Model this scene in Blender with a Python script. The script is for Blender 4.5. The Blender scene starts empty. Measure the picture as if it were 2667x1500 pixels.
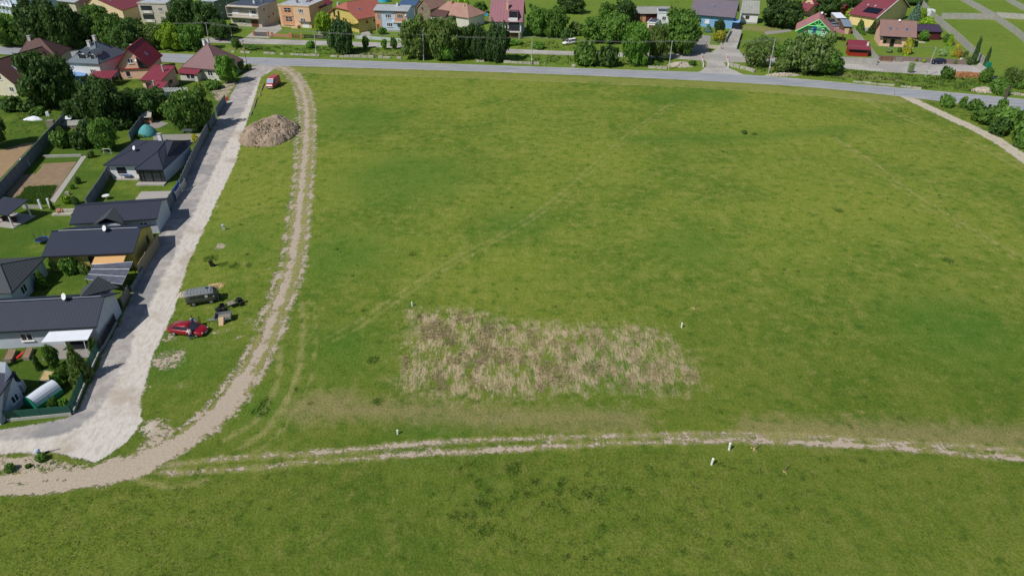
import bpy, math, random
import numpy as np
from mathutils import Vector, Matrix

# ------------------------------------------------------------ camera, sky, sun, exposure
S = bpy.context.scene
C = S.collection
F_PX, CAM_H, TH = 1778.0, 52.0, math.radians(33.0)
cam = bpy.data.cameras.new("camera")
cam.sensor_width = 36.0
cam.lens = 24.0
cam.clip_end = 6000
cam_o = bpy.data.objects.new("camera", cam)
cam_o.location = (0, 0, CAM_H)
cam_o.rotation_euler = (math.radians(57.0), 0, 0)
C.objects.link(cam_o)
S.camera = cam_o

SUN_EL, SUN_AZ = math.radians(50.0), math.radians(39.0)      # shadows run towards +X+Y
w = bpy.data.worlds.new("World")
S.world = w
w.use_nodes = True
nt = w.node_tree
bg = nt.nodes["Background"]
sky = nt.nodes.new("ShaderNodeTexSky")
sky.sky_type = 'NISHITA'
sky.sun_disc = False
sky.sun_elevation = SUN_EL
sky.sun_rotation = math.radians(270.0) - SUN_AZ
sky.air_density = 1.0
sky.dust_density = 0.6
nt.links.new(sky.outputs[0], bg.inputs[0])
bg.inputs[1].default_value = 0.068
sl = bpy.data.lights.new("sun", 'SUN')
sl.energy = 3.9
sl.angle = math.radians(0.5)
sl.color = (1.0, 0.955, 0.88)
so = bpy.data.objects.new("sun", sl)
d = Vector((math.cos(SUN_AZ) * math.cos(SUN_EL), math.sin(SUN_AZ) * math.cos(SUN_EL), -math.sin(SUN_EL)))
so.rotation_euler = d.to_track_quat('-Z', 'Y').to_euler()
C.objects.link(so)
S.view_settings.view_transform = 'Standard'
S.view_settings.look = 'None'
S.view_settings.exposure = 0.0
S.view_settings.gamma = 1.0

rnd = random.Random(7)
npr = np.random.RandomState(11)

# ------------------------------------------------------------ where a spot of the photograph lies on the ground
def P(px, py, z=0.0):
    x = (px - 1333.5) / F_PX
    y = (750 - py) / F_PX
    dy = math.cos(TH) + y * math.sin(TH)
    dz = -math.sin(TH) + y * math.cos(TH)
    t = (CAM_H - z) / -dz
    return Vector((x * t, dy * t, z))

def D_(px, py, z=0.0):            # the same from a 2576 wide view of the photograph
    return P(px * 1.0353, py * 1.0353, z)

def hz(x, y, py):
    t = (750 - py) / F_PX
    q = (y * math.sin(TH) - t * y * math.cos(TH)) / (math.cos(TH) + t * math.sin(TH))
    return CAM_H - q

def pxm(v):                       # photo pixels per metre at a ground point
    return F_PX / (v[1] * math.cos(TH) + (CAM_H - v[2]) * math.sin(TH))

def pix(v):
    y, q = v[1], CAM_H - v[2]
    zc = y * math.cos(TH) + q * math.sin(TH); yc = y * math.sin(TH) - q * math.cos(TH)
    return (1333.5 + v[0] / zc * F_PX, 750 - yc / zc * F_PX)

def lin(c):
    return c / 12.92 if c <= 0.04045 else ((c + 0.055) / 1.055) ** 2.4

def srgb(r, g, b, k=0.9):
    return (lin(r / 255) * k, lin(g / 255) * k, lin(b / 255) * k, 1)

# ------------------------------------------------------------ node helpers
class N:
    def __init__(s, name):
        s.m = bpy.data.materials.new(name)
        s.m.use_nodes = True
        s.t = s.m.node_tree
        s.b = s.t.nodes["Principled BSDF"]
    def n(s, typ, **kw):
        o = s.t.nodes.new(typ)
        for k, v in kw.items():
            setattr(o, k, v)
        return o
    def l(s, a, b):
        s.t.links.new(a, b)
    def put(s, sock, v):
        if hasattr(v, 'links'):
            s.l(v, sock)
        else:
            sock.default_value = v
    def math(s, op, a, b=0.0, c=0.0, clamp=False):
        o = s.n('ShaderNodeMath', operation=op, use_clamp=clamp)
        s.put(o.inputs[0], a); s.put(o.inputs[1], b); s.put(o.inputs[2], c)
        return o.outputs[0]
    def mix(s, f, a, b, blend='MIX'):
        o = s.n('ShaderNodeMix', data_type='RGBA', blend_type=blend)
        s.put(o.inputs[0], f); s.put(o.inputs[6], a); s.put(o.inputs[7], b)
        return o.outputs[2]
    def noise(s, vec, scale, detail=3.0, rough=0.55, dist=0.0):
        o = s.n('ShaderNodeTexNoise')
        s.l(vec, o.inputs['Vector'])
        o.inputs['Scale'].default_value = scale
        o.inputs['Detail'].default_value = detail
        o.inputs['Roughness'].default_value = rough
        o.inputs['Distortion'].default_value = dist
        return o.outputs[0]
    def ramp(s, v, lo, hi, a=0.0, b=1.0):
        o = s.n('ShaderNodeMapRange', interpolation_type='SMOOTHSTEP')
        s.put(o.inputs[0], v)
        for i, q in zip((1, 2, 3, 4), (lo, hi, a, b)):
            o.inputs[i].default_value = q
        return o.outputs[0]
    def attr(s, name):
        return s.n('ShaderNodeAttribute', attribute_name=name).outputs['Fac']
    def stretch(s, vec, sc, rot=0.0):
        o = s.n('ShaderNodeMapping')
        s.l(vec, o.inputs[0])
        o.inputs['Scale'].default_value = sc
        o.inputs['Rotation'].default_value = (0, 0, rot)
        return o.outputs[0]

def mat(name, col, rough=0.8, var=0.18, scale=1.2, bump=0.0, metal=0.0, coat=0.0, spec=None, fine=9.0):
    q = N(name)
    tc = q.n('ShaderNodeTexCoord').outputs['Object']
    a = q.noise(tc, scale, 4)
    b = q.noise(tc, fine, 2)
    v = q.math('ADD', q.math('MULTIPLY', a, 1.3), q.math('MULTIPLY', b, 0.7))
    f = q.ramp(v, 0.6, 1.4)
    c1 = tuple(x * (1 - var) for x in col[:3]) + (1,)
    c2 = tuple(min(1, x * (1 + var)) for x in col[:3]) + (1,)
    q.l(q.mix(f, c1, c2), q.b.inputs['Base Color'])
    q.b.inputs['Roughness'].default_value = rough
    q.b.inputs['Metallic'].default_value = metal
    if coat:
        q.b.inputs['Coat Weight'].default_value = coat
        q.b.inputs['Coat Roughness'].default_value = 0.08
    if spec is not None:
        q.b.inputs['Specular IOR Level'].default_value = spec
    if bump:
        o = q.n('ShaderNodeBump')
        o.inputs['Strength'].default_value = bump
        o.inputs['Distance'].default_value = 0.05
        q.l(v, o.inputs['Height'])
        q.l(o.outputs[0], q.b.inputs['Normal'])
    return q.m

def roofmat(name, col, ax='X', rib=0.32, row=0.36, var=0.14, rough=0.6, dirt=0.25, amp=0.3):
    """tiles or metal sheet: ribs run down the slope, rows across it"""
    q = N(name)
    tc = q.n('ShaderNodeTexCoord').outputs['Object']
    sx = q.n('ShaderNodeSeparateXYZ'); q.l(tc, sx.inputs[0])
    a, b = (sx.outputs[0], sx.outputs[1]) if ax == 'X' else (sx.outputs[1], sx.outputs[0])
    ribs = q.math('SINE', q.math('MULTIPLY', a, 2 * math.pi / rib))
    rows = q.math('FRACT', q.math('MULTIPLY', b, 1.0 / row))
    big = q.noise(tc, 0.5, 5, 0.6)
    fine = q.noise(tc, 6.0, 2)
    h = q.math('ADD', q.math('MULTIPLY', ribs, 0.5), rows)
    f = q.math('ADD', q.math('MULTIPLY', h, amp), q.math('ADD', q.math('MULTIPLY', big, dirt * 3), q.math('MULTIPLY', fine, 0.5)))
    fr = q.ramp(f, 0.2, 1.2)
    c1 = tuple(x * (1 - var) for x in col[:3]) + (1,)
    c2 = tuple(min(1, x * (1 + var)) for x in col[:3]) + (1,)
    q.l(q.mix(fr, c1, c2), q.b.inputs['Base Color'])
    q.b.inputs['Roughness'].default_value = rough
    q.b.inputs['Specular IOR Level'].default_value = 0.3
    o = q.n('ShaderNodeBump')
    o.inputs['Strength'].default_value = 0.4
    o.inputs['Distance'].default_value = 0.04
    q.l(h, o.inputs['Height'])
    q.l(o.outputs[0], q.b.inputs['Normal'])
    return q.m

def leafmat(name, a, b, c=None):
    q = N(name)
    geo = q.n('ShaderNodeNewGeometry')
    oi = q.n('ShaderNodeObjectInfo')
    tc = q.n('ShaderNodeTexCoord').outputs['Object']
    f = q.math('ADD', q.math('MULTIPLY', geo.outputs['Random Per Island'], 0.6), q.math('MULTIPLY', q.noise(tc, 2.3, 2), 0.8))
    col = q.mix(q.ramp(f, 0.25, 1.1), a, b)
    if c:
        col = q.mix(q.ramp(q.noise(tc, 3.7, 1), 0.5, 0.62), col, c)
    k = q.ramp(oi.outputs['Random'], 0, 1, 0.85, 1.2)
    hsv = q.n('ShaderNodeHueSaturation')
    q.l(col, hsv.inputs['Color']); q.l(k, hsv.inputs['Value'])
    q.l(hsv.outputs[0], q.b.inputs['Base Color'])
    q.b.inputs['Roughness'].default_value = 0.6
    q.b.inputs['Specular IOR Level'].default_value = 0.3
    tr = q.n('ShaderNodeBsdfTranslucent')
    q.l(hsv.outputs[0], tr.inputs[0])
    mx = q.n('ShaderNodeMixShader'); mx.inputs[0].default_value = 0.36
    q.l(q.b.outputs[0], mx.inputs[1]); q.l(tr.outputs[0], mx.inputs[2])
    q.l(mx.outputs[0], q.t.nodes['Material Output'].inputs['Surface'])
    return q.m

def checker_mat(name, a, b, sx, sy, ang=0.0):
    q = N(name)
    tc = q.n('ShaderNodeTexCoord').outputs['Object']
    v = q.stretch(tc, (sx, sy, 1), ang)
    br = q.n('ShaderNodeTexBrick')
    q.l(v, br.inputs['Vector'])
    br.inputs['Scale'].default_value = 1.0
    br.inputs['Color1'].default_value = a
    br.inputs['Color2'].default_value = tuple(x * 0.82 for x in a[:3]) + (1,)
    br.inputs['Mortar'].default_value = b
    br.inputs['Mortar Size'].default_value = 0.05
    n = q.noise(tc, 1.5, 4)
    q.l(q.mix(q.ramp(n, 0.3, 0.7, 0, 0.35), br.outputs[0], tuple(x * 0.7 for x in a[:3]) + (1,)), q.b.inputs['Base Color'])
    q.b.inputs['Roughness'].default_value = 0.85
    return q.m

M = {}
M['white'] = mat('white_render', srgb(232, 234, 236), 0.85, 0.07)
M['whitepl'] = mat('white_plastic', srgb(240, 240, 240), 0.45, 0.04)
M['offwhite'] = mat('off_white_render', srgb(212, 208, 200), 0.85, 0.08)
M['lightblue'] = mat('light_blue_render', srgb(128, 178, 222), 0.85, 0.08)
M['paleblue'] = mat('pale_blue_render', srgb(200, 208, 222), 0.85, 0.07)
M['bluewhite'] = mat('blue_white_render', srgb(190, 208, 232), 0.85, 0.07)
M['beige'] = mat('beige_render', srgb(196, 188, 172), 0.9, 0.1)
M['grey_beige'] = mat('grey_beige_render', srgb(198, 190, 178), 0.9, 0.14, 0.7)
M['greengrey'] = mat('green_grey_render', srgb(110, 128, 112), 0.9, 0.1)
M['peach'] = mat('peach_render', srgb(226, 190, 156), 0.85, 0.07)
M['pink'] = mat('pink_render', srgb(238, 194, 172), 0.85, 0.08)
M['orange'] = mat('orange_render', srgb(214, 158, 122), 0.85, 0.08)
M['yellow'] = mat('yellow_render', srgb(200, 184, 104), 0.85, 0.08)
M['cream'] = mat('cream_render', srgb(236, 214, 150), 0.85, 0.08)
M['mint'] = mat('mint_green_render', srgb(130, 208, 160), 0.85, 0.08)
M['mintwood'] = mat('mint_painted_wood', srgb(134, 236, 146), 0.6, 0.05)
M['darkglass'] = mat('window_glass', srgb(52, 56, 66), 0.12, 0.25, 0.8, spec=0.7)
M['skyglass'] = mat('skylight_glass', srgb(60, 90, 140), 0.15, 0.2, spec=0.6)
M['dark'] = mat('black_painted_metal', srgb(34, 36, 42), 0.55, 0.15)
M['brownwood'] = mat('brown_wood', srgb(120, 82, 56), 0.75, 0.2, 2)
M['redwood'] = mat('red_painted_wood', srgb(160, 40, 26), 0.7, 0.12, 2)
M['darkred'] = mat('dark_red_wood', srgb(86, 30, 34), 0.75, 0.18, 3)
M['greywood'] = mat('grey_weathered_wood', srgb(140, 132, 120), 0.85, 0.2, 3)
M['concrete'] = mat('concrete', srgb(178, 176, 170), 0.9, 0.14, 0.8, 0.2)
M['darkconcrete'] = mat('dark_concrete', srgb(112, 120, 130), 0.9, 0.16, 0.8, 0.2)
M['stone'] = mat('pale_stone', srgb(172, 168, 152), 0.9, 0.3, 2.0, 0.4)
M['brick'] = checker_mat('orange_brick', srgb(206, 140, 100), srgb(170, 140, 120), 4, 4)
M['brownbrick'] = checker_mat('brown_brick', srgb(150, 128, 118), srgb(120, 110, 106), 3, 6)
M['paving'] = checker_mat('grey_paving', srgb(176, 172, 166), srgb(130, 126, 120), 2, 2)
M['pavelight'] = checker_mat('light_paving', srgb(196, 190, 182), srgb(160, 155, 150), 2, 2)
M['soil'] = mat('garden_soil', srgb(146, 124, 98), 0.95, 0.16, 0.7, 0.3)
M['soil2'] = mat('dry_field_soil', srgb(158, 132, 100), 0.95, 0.12, 0.5, 0.3)
M['metal'] = mat('galvanised_metal', srgb(170, 176, 184), 0.4, 0.1, metal=0.6)
M['steelroof'] = roofmat('grey_sheet_roof', srgb(128, 142, 160), rib=0.8, row=3.0)
M['whitesheet'] = mat('white_fabric', srgb(226, 232, 242), 0.7, 0.04)
M['rubber'] = mat('tyre_rubber', srgb(30, 30, 32), 0.85, 0.1)
M['rim'] = mat('alloy_rim', srgb(200, 202, 206), 0.3, 0.05, metal=0.7)
M['redpaint'] = mat('red_car_paint', srgb(158, 14, 36), 0.3, 0.05, coat=0.6, metal=0.15)
M['vanred'] = mat('red_van_paint', srgb(184, 70, 74), 0.4, 0.06, coat=0.3)
M['olive'] = mat('olive_grey_paint', srgb(76, 76, 66), 0.55, 0.1)
M['olivetop'] = mat('grey_van_roof_paint', srgb(128, 134, 136), 0.5, 0.06)
M['navy'] = mat('navy_car_paint', srgb(20, 26, 62), 0.3, 0.05, coat=0.5)
M['blackpaint'] = mat('black_car_paint', srgb(26, 28, 34), 0.3, 0.05, coat=0.5)
M['silver'] = mat('silver_car_paint', srgb(150, 156, 166), 0.35, 0.05, coat=0.4, metal=0.4)
M['whitepaint'] = mat('white_car_paint', srgb(232, 232, 230), 0.4, 0.04, coat=0.3)
M['lamp'] = mat('lamp_glass', srgb(220, 224, 228), 0.2, 0.05)
M['bark'] = mat('bark', (0.10, 0.08, 0.06, 1), 0.95, 0.25, 4, 0.3)
M['pole'] = mat('concrete_pole', srgb(176, 178, 176), 0.9, 0.1, 1)
M['woodpole'] = mat('wooden_pole', srgb(132, 118, 98), 0.9, 0.15, 1)
M['wire'] = mat('wire', srgb(120, 122, 122), 0.6, 0.05)
M['turquoise'] = mat('turquoise_net', srgb(84, 160, 166), 0.8, 0.25, 3, 0.4)
M['greenpanel'] = mat('dark_green_panel', srgb(20, 78, 66), 0.6, 0.1)
M['greenplastic'] = mat('green_plastic', srgb(24, 130, 98), 0.5, 0.1)
M['redplastic'] = mat('red_plastic', srgb(206, 50, 34), 0.5, 0.06)
M['blueplastic'] = mat('blue_plastic', srgb(30, 90, 190), 0.5, 0.06)
M['cyan'] = mat('pool_blue', srgb(80, 190, 225), 0.3, 0.06)
M['tarpblue'] = mat('faded_blue_tarp', srgb(120, 158, 205), 0.7, 0.15, 2)
M['skin'] = mat('skin', srgb(214, 166, 140), 0.6, 0.04)
M['hair'] = mat('dark_hair', srgb(60, 48, 40), 0.8, 0.1)
M['shirtw'] = mat('white_cloth', srgb(235, 238, 242), 0.8, 0.04)
M['shirtb'] = mat('light_blue_cloth', srgb(110, 170, 232), 0.8, 0.05)
M['jeans'] = mat('blue_denim', srgb(34, 60, 140), 0.85, 0.08)
M['plywood'] = mat('plywood', srgb(218, 186, 148), 0.8, 0.08)
M['straw'] = mat('straw', srgb(196, 172, 118), 0.9, 0.25, 4, 0.6)
M['rubble'] = mat('rubble', srgb(190, 178, 164), 0.95, 0.25, 5, 0.6)
M['logs'] = mat('cut_firewood', srgb(168, 118, 80), 0.9, 0.4, 4)
M['greenline'] = mat('light_green_paint', srgb(120, 200, 80), 0.6, 0.05)
M['redstripe'] = mat('red_paint', srgb(190, 50, 60), 0.6, 0.05)
M['awnorange'] = checker_mat('striped_orange_awning', srgb(238, 204, 150), srgb(222, 172, 110), 2.2, 0.01)
M['smokeglass'] = mat('cloudy_polycarbonate', srgb(96, 98, 110), 0.35, 0.3, 1.2)

R = {}
R['anth'] = roofmat('anthracite_tiles', srgb(52, 56, 72), amp=0.22)
R['anth2'] = roofmat('blue_black_tiles', srgb(44, 52, 70), amp=0.22)
R['anthg'] = roofmat('worn_grey_tiles', srgb(74, 78, 82), amp=0.3, ax='X')
R['slate'] = roofmat('slate_shingles', srgb(104, 116, 126), rib=0.5, row=0.3, amp=0.15, dirt=0.3)
R['red'] = roofmat('deep_red_metal_tiles', srgb(140, 34, 54), ax='Y', rib=0.4, row=0.35, var=0.16, amp=0.4)
R['redx'] = roofmat('deep_red_sheet', srgb(130, 54, 68), ax='X', rib=0.5, row=2.0, var=0.1)
R['orange'] = roofmat('orange_red_tiles', srgb(166, 98, 86), ax='Y', rib=0.5, row=0.35, var=0.14, amp=0.35)
R['brown'] = roofmat('brown_tiles', srgb(142, 112, 106), amp=0.35)
R['brownL'] = roofmat('dark_brown_tiles', srgb(94, 68, 64), amp=0.3)
R['mauve'] = roofmat('mauve_roof', srgb(156, 108, 118), rib=1.0, row=0.4, amp=0.15, dirt=0.15)
R['purple'] = roofmat('grey_purple_tiles', srgb(112, 104, 116), amp=0.3)
R['fibre'] = roofmat('grey_fibre_cement', srgb(150, 152, 146), rib=0.9, row=1.1, var=0.22, amp=0.2, dirt=0.35)
R['fibre2'] = roofmat('light_grey_fibre_cement', srgb(166, 172, 176), rib=0.9, row=1.5, var=0.16, amp=0.1, dirt=0.3)
R['pinkr'] = roofmat('faded_pink_metal', srgb(178, 122, 124), ax='Y', rib=0.6, row=2.0, var=0.08)
R['rose'] = roofmat('weathered_rose_tiles', srgb(168, 132, 118), amp=0.3, var=0.2)
R['pyr'] = roofmat('mauve_brown_tiles', srgb(128, 98, 100), amp=0.45, var=0.2)
R['flatdark'] = mat('bitumen_roof', srgb(66, 76, 94), 0.8, 0.18, 0.5)
R['flatgrey'] = mat('grey_flat_roof', srgb(176, 184, 194), 0.8, 0.16, 0.5)
R['maroon'] = roofmat('maroon_tiles', srgb(132, 66, 76), ax='Y', amp=0.3)
R['garage'] = roofmat('plum_tiles', srgb(72, 60, 84), amp=0.3)

for k_ in list(R): M.setdefault(k_, R[k_])
for k_ in list(M): R.setdefault(k_, M[k_])
# ------------------------------------------------------------ mesh builder
class MB:
    def __init__(s):
        s.v = []; s.f = []
    def add(s, vs, fs):
        o = len(s.v)
        s.v += [tuple(v) for v in vs]
        s.f += [tuple(i + o for i in f) for f in fs]
        return s
    def box(s, x0, x1, y0, y1, z0, z1):
        return s.add([(x0, y0, z0), (x1, y0, z0), (x1, y1, z0), (x0, y1, z0), (x0, y0, z1), (x1, y0, z1), (x1, y1, z1), (x0, y1, z1)],
                     [(0, 3, 2, 1), (4, 5, 6, 7), (0, 1, 5, 4), (1, 2, 6, 5), (2, 3, 7, 6), (3, 0, 4, 7)])
    def prism(s, bot, top):
        n = len(bot)
        return s.add(list(bot) + list(top), [tuple(range(n))[::-1], tuple(range(n, 2 * n))] + [(i, (i + 1) % n, n + (i + 1) % n, n + i) for i in range(n)])
    def slab(s, pts, t=0.15):
        return s.prism([(p[0], p[1], p[2] - t) for p in pts], pts)
    def rings(s, rings, caps=True):
        n = len(rings[0]); o = len(s.v)
        vs = [p for r in rings for p in r]
        fs = []
        for k in range(len(rings) - 1):
            for i in range(n):
                j = (i + 1) % n
                fs.append((k * n + i, k * n + j, (k + 1) * n + j, (k + 1) * n + i))
        if caps:
            fs.append(tuple(range(n))[::-1]); fs.append(tuple((len(rings) - 1) * n + i for i in range(n)))
        return s.add(vs, fs)
    def tube(s, p, q, r0, r1=None, n=8):
        p = Vector(p); q = Vector(q); r1 = r0 if r1 is None else r1
        a = (q - p).normalized()
        u = a.cross(Vector((0, 0, 1)) if abs(a.z) < 0.9 else Vector((1, 0, 0))).normalized()
        v = a.cross(u)
        R_ = []
        for c, r in ((p, r0), (q, r1)):
            R_.append([c + (u * math.cos(2 * math.pi * i / n) + v * math.sin(2 * math.pi * i / n)) * r for i in range(n)])
        return s.rings(R_)
    def ball(s, c, r, n=10, m=6, sq=(1, 1, 1)):
        R_ = []
        for k in range(m + 1):
            t = math.pi * (k / m) * 0.98 + 0.03
            R_.append([(c[0] + r * sq[0] * math.sin(t) * math.cos(2 * math.pi * i / n), c[1] + r * sq[1] * math.sin(t) * math.sin(2 * math.pi * i / n), c[2] - r * sq[2] * math.cos(t)) for i in range(n)])
        return s.rings(R_)
    def build(s, name, m, parent=None, loc=None, rz=0.0, smooth=False):
        me = bpy.data.meshes.new(name)
        me.from_pydata(s.v, [], s.f)
        if smooth:
            me.polygons.foreach_set('use_smooth', [True] * len(me.polygons))
        me.materials.append(m)
        me.update()
        o = bpy.data.objects.new(name, me)
        if parent is not None:
            o.parent = parent
        if loc is not None:
            o.location = loc
        o.rotation_euler = (0, 0, rz)
        C.objects.link(o)
        return o

def tag(o, label=None, cat=None, group=None, kind=None):
    if label: o['label'] = label
    if cat: o['category'] = cat
    if group: o['group'] = group
    if kind: o['kind'] = kind
    return o

def thing(name, label, cat, loc=(0, 0, 0), rz=0.0, group=None):
    o = bpy.data.objects.new(name, None)
    o.empty_display_size = 0.5
    o.location = loc; o.rotation_euler = (0, 0, rz)
    C.objects.link(o)
    return tag(o, label, cat, group)

def copy_tree(o, parent=None):
    c = o.copy(); C.objects.link(c)
    if parent is not None: c.parent = parent
    for ch in list(o.children):
        copy_tree(ch, c)
    return c
# ------------------------------------------------------------ ground with masks (signed distances in metres)
def axis(parts):
    out = []
    for a, b, st in parts:
        out += list(np.arange(a, b, st))
    return np.array(out + [parts[-1][1]])
gx = axis([(-3000, -400, 650), (-400, -250, 10), (-250, -150, 1.6), (-150, 150, 0.6), (150, 250, 1.6), (250, 400, 10), (400, 3000, 650)])
gy = axis([(-2000, 0, 500), (0, 25, 2.5), (25, 110, 0.45), (110, 205, 0.65), (205, 330, 1.1), (330, 500, 8), (500, 3500, 500)])
GX, GY = np.meshgrid(gx, gy)
PX, PY = GX.ravel(), GY.ravel()

def dist_seg(poly, closed):
    best = np.full(PX.shape, 1e9)
    n = len(poly)
    for i in range(n if closed else n - 1):
        a, b = poly[i], poly[(i + 1) % n]
        ax, ay, bx, by = a[0], a[1], b[0], b[1]
        dx, dy = bx - ax, by - ay
        L2 = dx * dx + dy * dy + 1e-9
        t = np.clip(((PX - ax) * dx + (PY - ay) * dy) / L2, 0, 1)
        best = np.minimum(best, np.hypot(PX - ax - t * dx, PY - ay - t * dy))
    return best

def sd_poly(poly):
    dd = dist_seg(poly, True)
    ins = np.zeros(PX.shape, bool)
    n = len(poly)
    for i in range(n):
        a, b = poly[i], poly[(i + 1) % n]
        c = ((a[1] > PY) != (b[1] > PY))
        if a[1] != b[1]:
            ins ^= c & (PX < (b[0] - a[0]) * (PY - a[1]) / (b[1] - a[1]) + a[0])
    return np.where(ins, dd, -dd)

def smooth(pts, k=6):               # Catmull-Rom through ground points
    out = []
    n = len(pts)
    for i in range(n - 1):
        p0, p1, p2, p3 = pts[max(i - 1, 0)], pts[i], pts[i + 1], pts[min(i + 2, n - 1)]
        for j in range(k):
            t = j / k
            out.append(Vector([0.5 * (2 * p1[a] + (p2[a] - p0[a]) * t + (2 * p0[a] - 5 * p1[a] + 4 * p2[a] - p3[a]) * t * t + (3 * p1[a] - p0[a] - 3 * p2[a] + p3[a]) * t ** 3) for a in (0, 1)] + [0]))
    out.append(Vector((pts[-1][0], pts[-1][1], 0)))
    return out

def offset(pts, o):
    out = []
    for i, p in enumerate(pts):
        a = pts[max(i - 1, 0)]; b = pts[min(i + 1, len(pts) - 1)]
        t = Vector((b[0] - a[0], b[1] - a[1], 0)).normalized()
        out.append(Vector((p[0] + t.y * o, p[1] - t.x * o, 0)))
    return out

def S_(pts): return smooth([P(*p) for p in pts])
def SD(pts): return smooth([D_(*p) for p in pts])

road_top = [(-400, 103), (0, 121), (312, 135.5), (463, 141), (622, 149), (800, 154), (1250, 169.5), (1650, 183), (1870, 191), (2050, 203), (2326, 228), (2667, 259), (3000, 298)]
road_bot = [(3000, 352), (2667, 294), (2326, 250), (2050, 224), (1650, 203), (1250, 187.5), (800, 174), (740, 172), (560, 168), (463, 164), (312, 156), (0, 142), (-400, 122)]
A = {}
A['road'] = sd_poly(S_(road_top) + S_(road_bot))
up_top = [(540, 99), (638, 100.5), (850, 107.7), (1045, 113), (1347, 129), (1487, 134.6), (1749, 140), (1850, 138), (2000, 148), (2179, 165.6), (2300, 164), (2420, 160), (2530, 168), (2575, 184)]
up_bot = [(2541, 192), (2442, 197), (2300, 188), (2179, 178), (2000, 164), (1880, 163), (1749, 153), (1487, 145), (1347, 140), (1045, 126.5), (850, 119), (638, 115), (540, 112)]
A['road2'] = np.maximum(sd_poly([P(*p) for p in up_top] + [P(*p) for p in up_bot]),
             np.maximum(sd_poly([P(*p) for p in [(1838, 148), (1892, 148), (1884, 162), (1893, 175), (1925, 189), (1945, 200), (1785, 197), (1825, 186), (1840, 172)]]),
                        sd_poly([P(*p) for p in [(1845, 142), (1888, 112), (1902, 84), (1905, 60), (1924, 60), (1930, 80), (1925, 104), (1920, 120), (1932, 142)]])))
lane_l = [(700, 158), (632, 168), (610, 190), (598, 207), (577, 245), (556, 280), (536, 320), (500, 385), (470, 440), (440, 500), (415, 560), (387, 620), (357, 680), (332, 740), (300, 810), (262, 880), (238, 940), (215, 990), (195, 1030), (170, 1050), (100, 1065), (0, 1080), (-700, 1105)]
lane_r = [(-700, 1165), (0, 1143), (90, 1140), (130, 1135), (180, 1152), (240, 1165), (285, 1140), (322, 1108), (342, 1085), (358, 1060), (355, 1000), (372, 950), (387, 890), (417, 830), (442, 775), (457, 720), (472, 670), (497, 615), (527, 550), (542, 515), (572, 455), (597, 400), (612, 335), (642, 245), (657, 195), (700, 168), (745, 166)]
A['lane'] = sd_poly([D_(*p) for p in lane_l + lane_r])
white_l = [(700, 168), (655, 195), (640, 220), (607, 290), (577, 350), (541, 420), (505, 500), (470, 570), (437, 640), (407, 700), (377, 765), (345, 820), (322, 890), (290, 960), (255, 1020), (200, 1075), (120, 1100), (0, 1110), (-700, 1130)]
A['white'] = sd_poly([D_(*p) for p in white_l + [(-700, 1180), (0, 1150), (130, 1140), (240, 1170), (290, 1150), (400, 1085), (372, 950), (480, 720), (560, 520), (640, 300), (672, 195), (706, 172)]])

rt = SD([(2270, 240), (2330, 268), (2390, 296), (2450, 323), (2510, 354), (2560, 388), (2640, 450), (2760, 560), (2900, 720)])
A['white'] = np.maximum(A['white'], 2.6 - dist_seg(rt, False))
def ruts(lst):
    best = np.full(PX.shape, -9.0)
    for pts, w, weak in lst:
        best = np.maximum(best, w - dist_seg(pts, False) - weak)
    return best
D1 = SD([(700, 163), (735, 185), (757, 215), (772, 260), (775, 320), (770, 400), (766, 450), (758, 520), (749, 600), (740, 660), (722, 720), (700, 780), (674, 850), (652, 900), (620, 950), (585, 1000), (540, 1050), (480, 1095), (420, 1130), (350, 1160)])
Aold = SD([(735, 195), (742, 240), (742, 290), (740, 350), (737, 420), (733, 480)])
D1low = SD([(615, 955), (585, 1000), (540, 1050), (480, 1095), (420, 1130), (350, 1162), (250, 1190)])
Dtop = SD([(700, 163), (740, 185), (765, 225), (776, 300)])
br1 = SD([(700, 740), (665, 775), (640, 797), (600, 820), (560, 835), (520, 842)])
br2 = SD([(700, 790), (650, 830), (600, 850), (540, 862), (450, 852)])
lo1 = SD([(-700, 1240), (-150, 1212), (0, 1206), (150, 1195), (260, 1180), (340, 1160), (420, 1130)])
lo2 = SD([(-700, 1262), (-150, 1238), (0, 1232), (130, 1222), (250, 1208), (330, 1192), (380, 1172), (430, 1140)])
fu = SD([(330, 1182), (450, 1166), (600, 1150), (800, 1140), (900, 1130), (1010, 1120), (1100, 1112), (1300, 1103), (1500, 1098), (1700, 1093), (1900, 1092), (2050, 1097), (2300, 1115), (2700, 1140), (3300, 1185)])
fl = SD([(400, 1190), (600, 1180), (760, 1163), (850, 1158), (1000, 1147), (1080, 1140), (1250, 1132), (1450, 1120), (1550, 1115), (1700, 1110), (1850, 1108), (2000, 1112), (2150, 1120), (2350, 1135), (2700, 1165), (3300, 1215)])
fl_a = SD([(950, 1150), (1080, 1140), (1250, 1132), (1420, 1121)])
fl_b = SD([(1680, 1111), (1850, 1108), (2000, 1112), (2150, 1120), (2350, 1135), (2700, 1165), (3300, 1215)])
fu_a = SD([(700, 1145), (900, 1130), (1010, 1120), (1100, 1112), (1200, 1107), (1400, 1100)])
rt = SD([(2270, 240), (2330, 268), (2390, 296), (2450, 323), (2510, 354), (2560, 388), (2640, 450), (2760, 560), (2900, 720)])
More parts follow.
